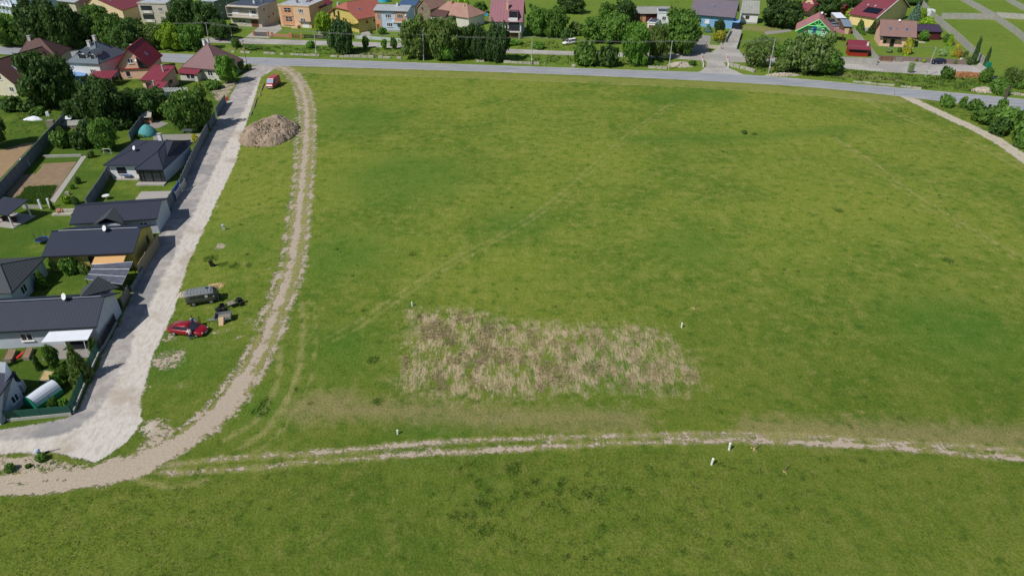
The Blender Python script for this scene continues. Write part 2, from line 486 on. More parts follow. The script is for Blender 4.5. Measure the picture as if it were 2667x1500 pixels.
A['dirt'] = ruts([(offset(D1, 0.35), 0.42, -0.25), (D1low, 0.95, -0.3), (offset(D1, 1.9), 0.26, -0.1), (offset(D1, -1.35), 0.28, -0.1), (offset(D1, -2.0), 0.4, 0.42), (offset(D1, 2.6), 0.3, 0.5), (Aold, 0.5, 0.45), (offset(Aold, 2.2), 0.4, 0.5), (br1, 0.45, 0.4), (br2, 0.45, 0.42), (Dtop, 1.6, 1.3),
                  (lo1, 0.85, 0), (lo2, 0.8, -0.1), (fu, 0.3, 0.1), (fl, 0.3, 0.08), (fl_a, 0.26, -0.13), (fl_b, 0.26, -0.13), (fu_a, 0.22, -0.07),
                  (offset(rt, 0.7), 0.38, -0.45), (offset(rt, -0.7), 0.38, -0.45), (rt, .4, -.1)])
dirtpoly = sd_poly([D_(*p) for p in [(-150, 1150), (90, 1142), (240, 1165), (300, 1140), (400, 1120), (380, 1175), (240, 1200), (100, 1185), (0, 1190), (-150, 1195)]])
A['dirt'] = np.maximum(A['dirt'], np.minimum(dirtpoly, 0.5) - 0.22)
bld = sd_poly([P(*p) for p in [(575, 222), (600, 205), (620, 212), (596, 250), (588, 268), (560, 262), (545, 240)]])
A['dirt'] = np.maximum(A['dirt'], np.minimum(bld, 0.5) - 0.25)
for cx, cy, r in [(573, 642, 1.0), (445, 935, 2.2), (437, 738, 1.2), (560, 540, 0.6), (865, 1100, 0.01), (402, 1115, 1.6), (425, 1135, 1.2), (385, 1150, 1.0), (360, 1010, 1.3), (365, 960, .9), (470, 1000, .4), (455, 770, .6), (450, 690, .7), (440, 880, 1.0), (700, 700, .5)]:
    c = P(cx, cy)
    A['dirt'] = np.maximum(A['dirt'], np.minimum(r - np.hypot(PX - c.x, PY - c.y), 0.25) - 0.12)
diag = SD([(1703, 254), (1601, 328), (1541, 377), (1482, 430), (1429, 479), (1340, 545), (1250, 600), (1130, 665), (1019, 736), (897, 818), (830, 852)])
diag_b = diag[len(diag) * 2 // 5:]
r1 = SD([(2095, 345), (2200, 410), (2290, 480), (2420, 560), (2576, 650)])
r2 = SD([(2150, 240), (2300, 305), (2450, 360), (2576, 425)])
c1 = SD([(757, 765), (762, 830), (757, 900), (742, 960), (712, 1020), (670, 1080), (600, 1130)])
c2 = SD([(705, 870), (702, 940), (682, 1000), (640, 1060), (560, 1110)])
ar = SD([(330, 1197), (400, 1222), (460, 1221), (520, 1206)])
A['pale'] = ruts([(offset(diag, 0.6), 0.12, -0.06), (offset(diag, -0.6), 0.08, 0.0), (offset(diag_b, 0.6), 0.1, -0.1), (offset(diag_b, -0.6), 0.1, -0.05), (r1, 0.15, -0.2), (offset(r1, 1.5), 0.15, 0.0), (offset(r2, 0.8), 0.25, -0.05), (offset(r2, -0.8), 0.25, -0.05),
                  (c1, 0.45, 0.05), (offset(c1, -1.6), 0.3, 0.1), (c2, 0.45, 0.1), (ar, 0.3, -0.05), (fu, 0.8, 0.35), (fl, 0.7, 0.25),
                  (D1, 2.3, 0.7)])
vb = S_([(-300, 134), (463, 164), (740, 172), (1250, 187.5), (1650, 203), (2050, 224), (2326, 250)])
A['verge'] = 3.2 - dist_seg(offset(vb, 3.2), False)
vl = offset(vb, 6.3)
A['pale'] = np.maximum(A['pale'], 0.45 - dist_seg(vl, False))
A['dry'] = sd_poly(SD([(1035, 775), (1180, 780), (1260, 800), (1440, 815), (1630, 822), (1700, 860), (1750, 920), (1755, 970), (1680, 990), (1500, 985), (1250, 1010), (1100, 990), (1000, 970), (1015, 880), (1035, 775)]))
lush = np.full(PX.shape, -9.0)
for pts, wd in [([(1600, 352), (1800, 345), (1950, 340), (2150, 325)], 3.0), ([(1650, 250), (1760, 235), (1820, 240)], 5.0)]:
    lush = np.maximum(lush, wd - dist_seg(SD(pts), False))
for cx, cy, r in [(1020, 445, 6), (860, 640, 4), (1500, 930, 3), (2400, 830, 4.5), (900, 300, 5), (1300, 560, 3), (640, 300, 6), (600, 600, 3), (450, 900, 3), (1750, 620, 3), (1100, 1085, 2), (660, 1020, 2.5), (860, 880, 3)]:
    c = D_(cx, cy); lush = np.maximum(lush, r - .45 * np.hypot(PX - c.x, PY - c.y))
for pts, wd in [([(640, 122), (860, 132), (900, 136)], 2.0), ([(1345, 150), (1480, 155)], 2.4), ([(2340, 202), (2450, 215), (2560, 224)], 3.0)]:
    lush = np.maximum(lush, wd - dist_seg(S_(pts), False))
A['soft'] = lush
blobs = np.full(PX.shape, -9.0)
bl = [(1873, 332, .7), (1900, 338, .6), (2385, 655, .8), (1185, 1295, .5), (1225, 1330, .6), (1290, 1180, .7), (1210, 1260, .5), (1150, 1300, .5), (500, 1180, .0), (950, 1010, .5), (655, 1035, .8), (670, 1010, .5), (1490, 920, 1.0), (1040, 640, .4), (2110, 530, .7), (940, 905, .6), (530, 650, .9), (590, 668, .7), (560, 665, .6)]
rb = random.Random(5)
for i in range(200):
    px, py = rb.uniform(600, 2576), rb.uniform(380, 1420) if rb.random() < 0.6 else rb.uniform(1150, 1420)
    if 1080 < py < 1140: continue
    bl.append((px, py, rb.uniform(0.05, 0.25)))
for i in range(40):
    bl.append((rb.gauss(1400, 110), rb.gauss(1235, 22), rb.uniform(0.1, 0.3)))
for i in range(25):
    bl.append((rb.gauss(1215, 60), rb.gauss(1300, 45), rb.uniform(0.03, 0.22)))
for cx, cy, r in bl:
    c = D_(cx, cy)
    iy0, iy1 = np.searchsorted(gy, [c.y - 4, c.y + 4]); ix0, ix1 = np.searchsorted(gx, [c.x - 4, c.x + 4])
    sub = blobs.reshape(GX.shape)[iy0:iy1, ix0:ix1]
    np.maximum(sub, r - np.hypot(GX[iy0:iy1, ix0:ix1] - c.x, GY[iy0:iy1, ix0:ix1] - c.y), out=sub)
A['blob'] = blobs
tan = np.full(PX.shape, -9.0)
for pts, wd in [([(760, 1035), (1000, 1030), (1250, 1048), (1600, 1060)], 2.0), ([(780, 1020), (860, 1012)], 2.5), ([(1900, 1080), (2576, 1100)], 2.2)]:
    tan = np.maximum(tan, wd - dist_seg(SD(pts), False))
for pts, wd in [([(900, 143), (960, 140), (1040, 142)], 2.2), ([(2190, 195), (2260, 202), (2330, 208)], 2.2), ([(600, 128), (640, 127)], 1.5), ([(1935, 72), (2000, 78)], 4.5), ([(2010, 178), (2080, 186)], 2)]:
    tan = np.maximum(tan, wd - dist_seg(S_(pts), False))
A['tan'] = tan
A['yard'] = sd_poly([D_(*p) for p in [(-700, 60), (640, 165)] + lane_l[2:]])     # house plots left of the lane
A['yard'] = np.maximum(A['yard'], sd_poly([P(*p) for p in [(-900, -60), (3600, -60), (3600, 300)] + road_top[::-1]]) )
A['left'] = sd_poly([D_(*p) for p in [(-700, 60), (640, 165)] + lane_l[2:]])
near_falloff = np.clip((70 - PY) / 25, -1, 1)
A['near'] = near_falloff

# the bank above the stone wall and the ditch are only slightly uneven
Z = 0.05 * np.sin(PX * 0.11) * np.cos(PY * 0.09) * np.clip((A['lane'] * -1 - 2) / 3, 0, 1) * np.clip((A['road'] * -1 - 2) / 3, 0, 1) * np.clip((-A['yard'] - 2) / 3, 0, 1)
nxg, nyg = len(gx), len(gy)
KEYS = ['road', 'road2', 'lane', 'white', 'dirt', 'pale', 'verge', 'dry', 'soft', 'blob', 'tan', 'yard', 'near', 'left']

def grid_mesh(name, mask, z, m):
    ii = np.arange(nxg * nyg).reshape(nyg, nxg)
    q = np.stack([ii[:-1, :-1], ii[:-1, 1:], ii[1:, 1:], ii[1:, :-1]], -1).reshape(-1, 4)
    if mask is not None:
        q = q[mask[q].max(1)]
        used = np.unique(q)
        rm = np.full(nxg * nyg, -1); rm[used] = np.arange(len(used)); q = rm[q]
    else:
        used = np.arange(nxg * nyg)
    co = np.stack([PX[used], PY[used], Z[used] + z], -1)
    me = bpy.data.meshes.new(name)
    me.vertices.add(len(co)); me.vertices.foreach_set('co', co.ravel().astype(np.float32))
    me.loops.add(q.size); me.loops.foreach_set('vertex_index', q.ravel().astype(np.int32))
    me.polygons.add(len(q))
    me.polygons.foreach_set('loop_start', np.arange(0, q.size, 4, dtype=np.int32))
    me.polygons.foreach_set('loop_total', np.full(len(q), 4, dtype=np.int32))
    me.update(); me.validate()
    for k in KEYS:
        at = me.attributes.new(k, 'FLOAT', 'POINT')
        at.data.foreach_set('value', np.clip(A[k][used], -6, 6).astype(np.float32))
    me.materials.append(m)
    o = bpy.data.objects.new(name, me); C.objects.link(o)
    o['kind'] = 'structure'
    return o

def ground_material():
    q = N('ground')
    tc = q.n('ShaderNodeTexCoord').outputs['Object']
    nL = q.noise(tc, 0.022, 3); nM = q.noise(tc, 0.12, 4); nS = q.noise(tc, 0.7, 4, 0.65); nF = q.noise(tc, 4.5, 4, 0.7)
    nS2 = q.noise(q.stretch(tc, (1.9, 0.75, 1), 0.5), 1.1, 4, 0.7)
    nB = q.noise(tc, 0.33, 5, 0.72)
    g = q.mix(q.ramp(nL, 0.36, 0.64), srgb(88, 112, 36), srgb(116, 130, 48))
    g = q.mix(q.ramp(nM, 0.38, 0.68, 0, 0.7), g, srgb(120, 132, 52))
    g = q.mix(q.ramp(nM, 0.25, 0.42, 0.6, 0), g, srgb(76, 108, 36))
    g = q.mix(q.ramp(nB, 0.5, 0.7, 0, 0.65), g, srgb(134, 136, 68))
    g = q.mix(q.ramp(nB, 0.3, 0.47, 0.65, 0), g, srgb(68, 102, 32))
    g = q.mix(q.ramp(nS, 0.5, 0.7, 0, 0.6), g, srgb(140, 142, 74))
    g = q.mix(q.ramp(nS, 0.3, 0.47, 0.7, 0), g, srgb(60, 94, 30))
    g = q.mix(q.ramp(nS2, 0.55, 0.7, 0, 0.5), g, srgb(136, 140, 70))
    # far grass left of the lane and beyond the road is fresher
    yd0 = q.ramp(q.attr('yard'), -1.0, 1.0)
    g = q.mix(q.math('MULTIPLY', yd0, q.ramp(nM, 0.35, 0.6, 0.3, 0.9)), g, q.mix(q.ramp(q.attr('left'), -1, 1), srgb(100, 126, 48), srgb(68, 96, 32)))
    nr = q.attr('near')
    g = q.mix(q.ramp(nr, -1, 1, 0, 0.4), g, srgb(66, 84, 28))  # darker foreground: lens falloff is partly painted into the grass colour
    g = q.mix(q.ramp(q.math('ADD', q.attr('soft'), q.math('MULTIPLY', nS, 4)), 0.5, 5.5, 0, 0.5), g, srgb(72, 110, 38))
    g = q.mix(q.ramp(q.math('ADD', q.attr('tan'), q.math('MULTIPLY', q.math('SUBTRACT', nS, 0.5), 6)), -1.2, 2.5, 0, 0.6), g, srgb(146, 132, 96))
    g = q.mix(q.ramp(q.math('ADD', q.attr('verge'), q.math('MULTIPLY', q.math('SUBTRACT', nM, 0.5), 5)), -0.5, 1.5, 0, 0.62), g, srgb(136, 138, 76))
    pa = q.math('ADD', q.attr('pale'), q.math('MULTIPLY', q.math('SUBTRACT', nS, 0.5), 1.3))
    g = q.mix(q.ramp(pa, -0.3, 0.5, 0, 0.6), g, srgb(156, 148, 98))
    bo = q.math('ADD', q.attr('blob'), q.math('MULTIPLY', q.math('SUBTRACT', nS, 0.5), 1.2))
    g = q.mix(q.ramp(bo, -0.4, 0.6, 0, 0.5), g, srgb(64, 96, 30))
    # dry reeds
    st = q.noise(q.stretch(tc, (3.2, 0.55, 1), 0.15), 1.6, 5, 0.7, 0.6)
    dm = q.math('ADD', q.attr('dry'), q.math('MULTIPLY', q.math('SUBTRACT', nS, 0.5), 9.0))
    dmask = q.math('MULTIPLY', q.ramp(dm, -1.5, 2.2), q.ramp(q.math('ADD', q.noise(q.stretch(tc, (1.6, .6, 1), .2), 0.5, 4, .7), q.math('MULTIPLY', st, 0.6)), 0.66, 0.96, 0.0, 0.85))
    straw = q.mix(q.ramp(st, 0.3, 0.7), srgb(154, 138, 108), srgb(192, 170, 146))
    g = q.mix(dmask, g, straw)
    # bare ground
    nD = q.math('ADD', q.math('MULTIPLY', q.noise(tc, 2.1, 4, 0.68), 0.72), q.math('MULTIPLY', nS, 0.28))
    fineg = q.math('ADD', q.math('MULTIPLY', nS, 0.55), q.math('MULTIPLY', nF, 0.45))
    du = q.math('ADD', q.attr('dirt'), q.math('ADD', q.math('MULTIPLY', q.math('SUBTRACT', nD, 0.5), 2.6), q.math('MULTIPLY', q.math('SUBTRACT', q.noise(tc, 0.45, 2), 0.5), 1.3)))
    dirt = q.mix(q.ramp(nF, 0.3, 0.7), srgb(176, 161, 142), srgb(194, 180, 162))
    dirt = q.mix(q.ramp(nM, 0.4, 0.65, 0, 0.5), dirt, srgb(182, 167, 150))
    dirt = q.mix(q.ramp(q.attr('white'), 0.0, 0.8), dirt, q.mix(q.ramp(nF, .3, .7), srgb(184, 174, 156), srgb(204, 195, 178)))
    g = q.mix(q.ramp(du, -0.1, 0.3), g, dirt)
    lu = q.math('ADD', q.attr('lane'), q.math('MULTIPLY', q.math('SUBTRACT', fineg, 0.5), 1.9))
    lg = q.mix(q.ramp(nS, 0.35, 0.65), srgb(164, 158, 154), srgb(188, 182, 178))
    lg = q.mix(q.ramp(nM, 0.5, 0.62, 0, 0.6), lg, srgb(136, 136, 140))
    wu = q.math('ADD', q.attr('white'), q.math('MULTIPLY', q.math('SUBTRACT', nS, 0.5), 2.0))
    wc = q.mix(q.ramp(nS2, 0.4, 0.7), srgb(214, 208, 200), srgb(192, 184, 175))
    wc = q.mix(q.ramp(q.noise(tc, .18, 4, .6), 0.48, 0.66, 0, 0.75), wc, srgb(176, 162, 144))
    lg = q.mix(q.ramp(wu, -0.3, 0.4), lg, wc)
    g = q.mix(q.ramp(lu, -0.05, 0.18), g, lg)
    r2 = q.mix(q.ramp(nM, 0.4, 0.6), srgb(158, 154, 150), srgb(176, 172, 168))
    g = q.mix(q.ramp(q.math('ADD', q.attr('road2'), q.math('MULTIPLY', q.math('SUBTRACT', nS, 0.5), 1.0)), -0.05, 0.15), g, r2)
    rs = q.noise(q.stretch(tc, (0.12, 1.6, 1), math.radians(11)), 1.0, 3)
    rc = q.mix(q.ramp(rs, 0.35, 0.7), srgb(146, 150, 158), srgb(172, 174, 178))
    rc = q.mix(q.ramp(q.noise(tc, 0.22, 5, 0.7, 1.0), 0.64, 0.70, 0, 0.3), rc, srgb(112, 118, 132))
    rc = q.mix(q.ramp(q.attr('road'), 0.9, 0.2, 0, 0.5), rc, srgb(188, 184, 178))
    g = q.mix(q.ramp(q.math('ADD', q.attr('road'), q.math('MULTIPLY', q.math('SUBTRACT', nS, 0.5), 0.7)), -0.03, 0.12), g, rc)
    # small scale light and dark of blades and stones
    k = q.ramp(nF, 0.25, 0.75, 0.68, 1.3)
    hard = q.math('MAXIMUM', q.ramp(q.attr('road'), -0.2, 0.2), q.math('MAXIMUM', q.ramp(lu, -0.05, 0.18), q.ramp(du, 0, .22)))
    k2 = q.math('ADD', q.math('MULTIPLY', q.math('SUBTRACT', 1.0, hard), k), q.math('MULTIPLY', hard, q.ramp(nF, 0.25, 0.75, 0.93, 1.06)))
    hs = q.n('ShaderNodeHueSaturation'); hs.inputs['Saturation'].default_value = 1.0; q.l(g, hs.inputs['Color']); q.l(q.math('MULTIPLY', k2, q.math('ADD', 1.15, q.math('MULTIPLY', hard, -0.15))), hs.inputs['Value'])
    q.l(hs.outputs[0], q.b.inputs['Base Color'])
    q.b.inputs['Roughness'].default_value = 0.95
    q.b.inputs['Specular IOR Level'].default_value = 0.1
    bp = q.n('ShaderNodeBump'); bp.inputs['Strength'].default_value = 0.7; bp.inputs['Distance'].default_value = 0.2
    hh = q.math('MULTIPLY', q.math('ADD', q.math('MULTIPLY', nF, 0.6), q.math('MULTIPLY', nS2, 0.8)), q.math('SUBTRACT', 1.0, q.math('MULTIPLY', hard, 0.85)))
    q.l(hh, bp.inputs['Height']); q.l(bp.outputs[0], q.b.inputs['Normal'])
    return q.m

GM = ground_material()
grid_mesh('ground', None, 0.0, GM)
mk = lambda k, t: (A[k] > t).ravel()
grid_mesh('dirt_track', mk('dirt', -1.0) & (PY < 170), 0.006, GM)
grid_mesh('lane', mk('lane', -0.7), 0.012, GM)
grid_mesh('access_road', mk('road2', -0.6), 0.018, GM)
grid_mesh('road', mk('road', -0.6), 0.024, GM)

# flat sheets in gardens and drives
def sheet(name, pts, m, z=0.03, kind='structure'):
    q = [P(*p) for p in pts]
    a = sum(q[i].x * q[(i + 1) % len(q)].y - q[(i + 1) % len(q)].x * q[i].y for i in range(len(q)))
    if a < 0: q = q[::-1]
    c = sum(q, Vector()) / len(q)
    mb = MB().prism([(p.x - c.x, p.y - c.y, -0.02) for p in q], [(p.x - c.x, p.y - c.y, z) for p in q])
    o = mb.build(name, m, None, (c.x, c.y, 0))
    o['kind'] = kind
    return o
sheet('vegetable_plot', [(112, 427), (199, 422), (132, 521), (42, 515), (14, 509), (59, 456), (92, 453), (106, 440)], M['soil'])
sheet('path', [(214, 406), (226, 407), (143, 529), (131, 523)], M['pavelight'], 0.05)
sheet('ploughed_plot', [(-60, 430), (-30, 400), (68, 374), (88, 374), (0, 466), (-50, 520)], M['soil2'])
sheet('driveway', [(368, 500), (452, 498), (462, 480), (478, 478), (455, 512), (438, 545), (352, 520)], M['pavelight'], 0.05)
sheet('driveway', [(398, 352), (520, 349), (534, 345), (525, 362), (500, 375), (400, 366)], M['paving'], 0.045)
sheet('driveway', [(640, 98), (676, 70), (714, 40), (735, 77), (700, 100)], M['pavelight'], 0.045)
sheet('driveway', [(934, 100), (948, 76), (972, 79), (960, 103)], M['pavelight'], 0.045)
sheet('driveway', [(825, 98), (832, 80), (850, 82), (838, 102)], M['paving'], 0.045)
sheet('paved_yard', [(1812, 90), (1852, 95), (1846, 139), (1800, 138)], M['paving'], 0.05)
sheet('driveway', [(2283, 152), (2410, 160), (2380, 170), (2286, 168)], M['pavelight'], 0.05)
sheet('driveway', [(1990, 84), (2058, 77), (2062, 83), (1995, 92)], M['paving'], 0.045)
sheet('driveway', [(2170, 68), (2200, 62), (2225, 84), (2180, 84)], M['pavelight'], 0.045)
sheet('driveway', [(2215, 22), (2262, 24), (2290, 66), (2268, 70), (2245, 34), (2215, 32)], M['paving'], 0.045)
sheet('concrete_pad', [(372, 316), (400, 312), (440, 322), (415, 334), (392, 336)], M['paving'], 0.045)
sheet('concrete_pad', [(330, 262), (352, 245), (362, 248), (358, 264), (338, 270)], M['paving'], 0.045)
sheet('soil_patch', [(430, 262), (462, 262), (470, 280), (440, 284)], M['soil2'], 0.03)
sheet('lane_patch', [(2380, 184), (2402, 172), (2415, 170), (2418, 182), (2405, 190)], M['pavelight'], 0.055)
sheet('gravel_spur', [(2540, 175), (2556, 160), (2578, 190), (2580, 198)], M['pavelight'], 0.055)
# ------------------------------------------------------------ houses
class House:
    """local x runs along the front, y away from it; A and B are the outer corners of the front eave"""
    def __init__(s, name, label, cat, Apx, Bpx, z, D, over=0.5):
        a, b = P(Apx[0], Apx[1], z), P(Bpx[0], Bpx[1], z)
        s.L = (b - a).length; s.D = D; s.z = z; s.o = over
        s.rz = math.atan2(b.y - a.y, b.x - a.x)
        s.loc = (a.x, a.y, 0)
        s.root = thing(name, label, cat, s.loc, s.rz)
        s.M = Matrix.Translation(s.loc) @ Matrix.Rotation(s.rz, 4, 'Z')
        s.roof = None; s.wall = None; s.hr = z
    def W(s, x, y, z=0): return s.M @ Vector((x, y, z))
    def ridge_from(s, x, y, py):
        p = s.W(x, y); return hz(p.x, p.y, py)
    def gable_x(s, hr, rm, wm, t=0.16, yr=0.5, wallh=None):
        L, D, z, o = s.L, s.D, s.z, s.o
        yR = D * yr; s.hr = hr; s.t = t; s.yR = yR
        mb = MB()
        mb.slab([(0, 0, z), (L, 0, z), (L, yR, hr), (0, yR, hr)], t)
        zb = hr - (hr - z) / yR * (D - yR) if yr == 0.5 else z
        mb.slab([(0, yR, hr - .003), (L, yR, hr - .003), (L, D, zb), (0, D, zb)], t)
        s.roof = mb.build('roof', rm, s.root)
        MB().box(0, L, yR - 0.12, yR + 0.12, hr - 0.02, hr + 0.06).build('ridge_cap', rm, s.roof)
        MB().box(0.02, L - 0.02, -0.12, 0.0 - 0.004, z - 0.16, z - 0.02).build('gutter', M['dark'], s.roof)
        sl = (hr - z) / yR; sb = (hr - zb) / (D - yR)
        w0 = z + o * sl - t - 0.03; w1 = zb + o * sb - t - 0.03; wr = hr - t - 0.03
        mb = MB()
        pr = [(o, 0), (D - o, 0), (D - o, w1), (yR, wr), (o, w0)]
        mb.prism([(o, p[0], p[1]) for p in pr][::-1], [(L - o, p[0], p[1]) for p in pr][::-1])
        s.wall = mb.build('wall', wm, s.root)
        return s
    def gable_y(s, hr, rm, wm, t=0.16, xr=0.5, clip=0.0):
        L, D, z, o = s.L, s.D, s.z, s.o
        xR = L * xr; s.hr = hr; s.t = t; s.xR = xR
        mb = MB()
        if clip:       # front of the ridge hipped back
            c = clip; zc = hr - (hr - z) * 0.42; k = 0.42
            mb.slab([(0, 0, z), (xR - xR * k, 0, zc), (xR, c, hr), (xR, D, hr), (0, D, z)], t)
            mb.slab([(L, 0, z), (L, D, z), (xR, D, hr - .003), (xR, c, hr - .003), (xR + (L - xR) * k, 0, zc)], t)
            mb.slab([(xR - xR * k, -.01, zc), (xR + (L - xR) * k, -.01, zc), (xR, c, hr + .004)], t)
        else:
            mb.slab([(0, 0, z), (xR, 0, hr), (xR, D, hr), (0, D, z)], t)
            mb.slab([(L, 0, z), (L, D, z), (xR, D, hr - .003), (xR, 0, hr - .003)], t)
        s.roof = mb.build('roof', rm, s.root)
        MB().box(xR - 0.12, xR + 0.12, (clip or 0), D, hr - 0.02, hr + 0.06).build('ridge_cap', rm, s.roof)
        sl = (hr - z) / xR; sr = (hr - z) / (L - xR)
        w0 = z + o * sl - t - 0.03; w1 = z + o * sr - t - 0.03; wr = hr - t - 0.03
        if clip:
            zc = hr - (hr - z) * 0.42
            pr = [(o, 0), (L - o, 0), (L - o, w1), (xR + (L - xR) * 0.45, zc - t - .1), (xR - xR * 0.45, zc - t - .1), (o, w0)]
        else:
            pr = [(o, 0), (L - o, 0), (L - o, w1), (xR, wr), (o, w0)]
        mb = MB().prism([(p[0], o, p[1]) for p in pr], [(p[0], D - o, p[1]) for p in pr])
        s.wall = mb.build('wall', wm, s.root)
        return s
    def hip(s, hr, rm, wm, e0=None, e1=None, t=0.16):
        L, D, z, o = s.L, s.D, s.z, s.o
        s.t = t; s.hr = hr
        e0 = D / 2 if e0 is None else e0; e1 = D / 2 if e1 is None else e1
        s.yR = D / 2
        a, b = (e0, D / 2, hr), (L - e1, D / 2, hr)
        mb = MB()
        if L - e0 - e1 > 0.05:
            mb.slab([(0, 0, z), (L, 0, z), b, a], t); mb.slab([(L, D, z), (0, D, z), (a[0], a[1], hr - .003), (b[0], b[1], hr - .003)][::1], t)
        else:
            mb.slab([(0, 0, z), (L, 0, z), a], t); mb.slab([(L, D, z), (0, D, z), a], t)
        mb.slab([(0, D, z), (0, 0, z), a], t); mb.slab([(L, 0, z), (L, D, z), b], t)
        s.roof = mb.build('roof', rm, s.root)
        hm = MB()
        for p, q in (((0, 0, z), a), ((0, D, z), a), ((L, 0, z), b), ((L, D, z), b), (a, b)):
            if (Vector(p) - Vector(q)).length > 0.3: hm.tube(p, q, 0.09, n=6)
        hm.build('ridge_cap', rm, s.roof)
        sl = (hr - z) / (D / 2)
        w0 = z + o * sl - t - 0.05
        s.wall = MB().box(o, L - o, o, D - o, 0, w0).build('wall', wm, s.root)
        return s
    def flat(s, rm, wm, par=0.25, back=0.0):
        L, D, z, o = s.L, s.D, s.z, s.o
        s.hr = z; s.t = 0.2
        s.roof = MB().slab([(0, 0, z), (L, 0, z), (L, D, z + back), (0, D, z + back)], 0.2).build('roof', rm, s.root)
        if par:
            mb = MB()
            mb.box(-0.02, L + 0.02, -0.03, 0.16, z - 0.28, z + 0.1)
            mb.box(-0.02, 0.14, 0.16, D, z - 0.28, z + 0.1); mb.box(L - 0.14, L + 0.02, 0.16, D, z - 0.28, z + 0.1)
            mb.build('parapet', wm, s.roof)
        s.wall = MB().box(o, L - o, o, D - o, 0, z - 0.22).build('wall', wm, s.root)
        return s
    def roof_z(s, x, y):
        """height of the roof above local x, y"""
        if s.kind == 'gx': return s.z + (s.hr - s.z) * (y / s.yR if y <= s.yR else 1 - (y - s.yR) / (s.D - s.yR))
        if s.kind == 'gy': return s.z + (s.hr - s.z) * (x / s.xR if x <= s.xR else 1 - (x - s.xR) / (s.L - s.xR))
        return s.hr
    def window(s, face, u, zc, w=1.3, h=1.3, frame=None, glass=None, sill=True, name='window', bars=1, parent=None):
        """u along the face from its left end as seen from outside"""
        o = s.o; L, D = s.L, s.D
        if face == 'F': T = Matrix.Translation((u, o, zc))
        elif face == 'R': T = Matrix.Translation((L - o, u, zc)) @ Matrix.Rotation(math.pi / 2, 4, 'Z')
        elif face == 'Lf': T = Matrix.Translation((o, D - u, zc)) @ Matrix.Rotation(-math.pi / 2, 4, 'Z')
        frame = frame or M['whitepl']; glass = glass or M['darkglass']
        mb = MB(); b = 0.09
        mb.box(-w / 2, w / 2, -0.05, 0.02, -h / 2, -h / 2 + b); mb.box(-w / 2, w / 2, -0.05, 0.02, h / 2 - b, h / 2)
        mb.box(-w / 2, -w / 2 + b, -0.048, 0.02, -h / 2 + b, h / 2 - b); mb.box(w / 2 - b, w / 2, -0.048, 0.02, -h / 2 + b, h / 2 - b)
        for k in range(bars):
            x = -w / 2 + w * (k + 1) / (bars + 1)
            mb.box(x - 0.06, x + 0.06, -0.046, 0.02, -h / 2 + b, h / 2 - b)
        f = mb.build(name, frame, s.root)
        f.matrix_local = T
        pn = MB().box(-w / 2 + b, w / 2 - b, -0.02, 0.01, -h / 2 + b, h / 2 - b).build('pane', glass, f)
        if sill:
            MB().box(-w / 2 - 0.08, w / 2 + 0.08, -0.16, 0.0, -h / 2 - 0.07, -h / 2 - 0.005).build('sill', M['whitepl'], f)
        return f
    def door(s, face, u, w=1.1, h=2.1, m=None, name='door', z0=0.0):
        m = m or M['brownwood']; o = s.o; L, D = s.L, s.D
        T = {'F': Matrix.Translation((u, o, z0)), 'R': Matrix.Translation((L - o, u, z0)) @ Matrix.Rotation(math.pi / 2, 4, 'Z')}[face]
        mb = MB().box(-w / 2, w / 2, -0.05, 0.02, 0.02, h)
        f = mb.build(name, m, s.root); f.matrix_local = T
        if w < 1.6:
            MB().box(w / 2 - 0.2, w / 2 - 0.14, -0.11, -0.052, 1.0, 1.15).build('handle', M['metal'], f)
        return f
    def chimney(s, x, y, h=1.1, w=0.55, m=None, z=None, cap=True):
        z = s.roof_z(x, y) if z is None else z
        c = MB().box(x - w / 2, x + w / 2, y - w / 2, y + w / 2, z - 0.6, z + h).build('chimney', m or M['white'], s.roof)
        if cap: MB().box(x - w / 2 - .08, x + w / 2 + .08, y - w / 2 - .08, y + w / 2 + .08, z + h + 0.003, z + h + 0.1).build('chimney_cap', M['concrete'], c).matrix_parent_inverse.identity()
        return c
    def dish(s, x, y, r=0.55, up=0.8, z=None):
        r *= .78
        z = s.roof_z(x, y) if z is None else z
        n = 14; d_ = Vector((-0.5, -0.75, 0.45)).normalized()
        u = d_.cross(Vector((0, 0, 1))).normalized(); v = u.cross(d_)
        c = Vector((x, y, z + up))
        mb = MB(); rings = []
        for k in range(5):
            rr = r * k / 4 + 0.01
            rings.append([c + d_ * (0.28 * (rr / r) ** 2 * r) + (u * math.cos(2 * math.pi * i / n) + v * math.sin(2 * math.pi * i / n)) * rr for i in range(n)])
        rings += [[p + d_ * 0.03 for p in q] for q in rings[::-1]]
        mb.rings(rings)
        o = mb.build('satellite_dish', M['whitepl'], s.roof, smooth=True)
        MB().tube((x, y, z - 0.1), (x, y, z + up), 0.035).tube(c, c + d_ * 0.5 - Vector((0, 0, .1)), 0.02).build('dish_mast', M['metal'], o)
        return o
    def skylight(s, x, y, w=0.8, h=1.1, m=None):
        """flush in the roof slope"""
        e = 0.05
        if s.kind == 'gx':
            dz = (s.roof_z(x, y + e) - s.roof_z(x, y - e)) / (2 * e); ang = math.atan(dz)
            T = Matrix.Translation((x, y, s.roof_z(x, y))) @ Matrix.Rotation(ang, 4, 'X')
            W_, H_ = w, h
        else:
            dz = (s.roof_z(x + e, y) - s.roof_z(x - e, y)) / (2 * e); ang = math.atan(dz)
            T = Matrix.Translation((x, y, s.roof_z(x, y))) @ Matrix.Rotation(-ang, 4, 'Y')
            W_, H_ = h, w
        mb = MB(); b = 0.09
        mb.box(-W_ / 2, W_ / 2, -H_ / 2, -H_ / 2 + b, -0.05, 0.09).box(-W_ / 2, W_ / 2, H_ / 2 - b, H_ / 2, -0.05, 0.09)
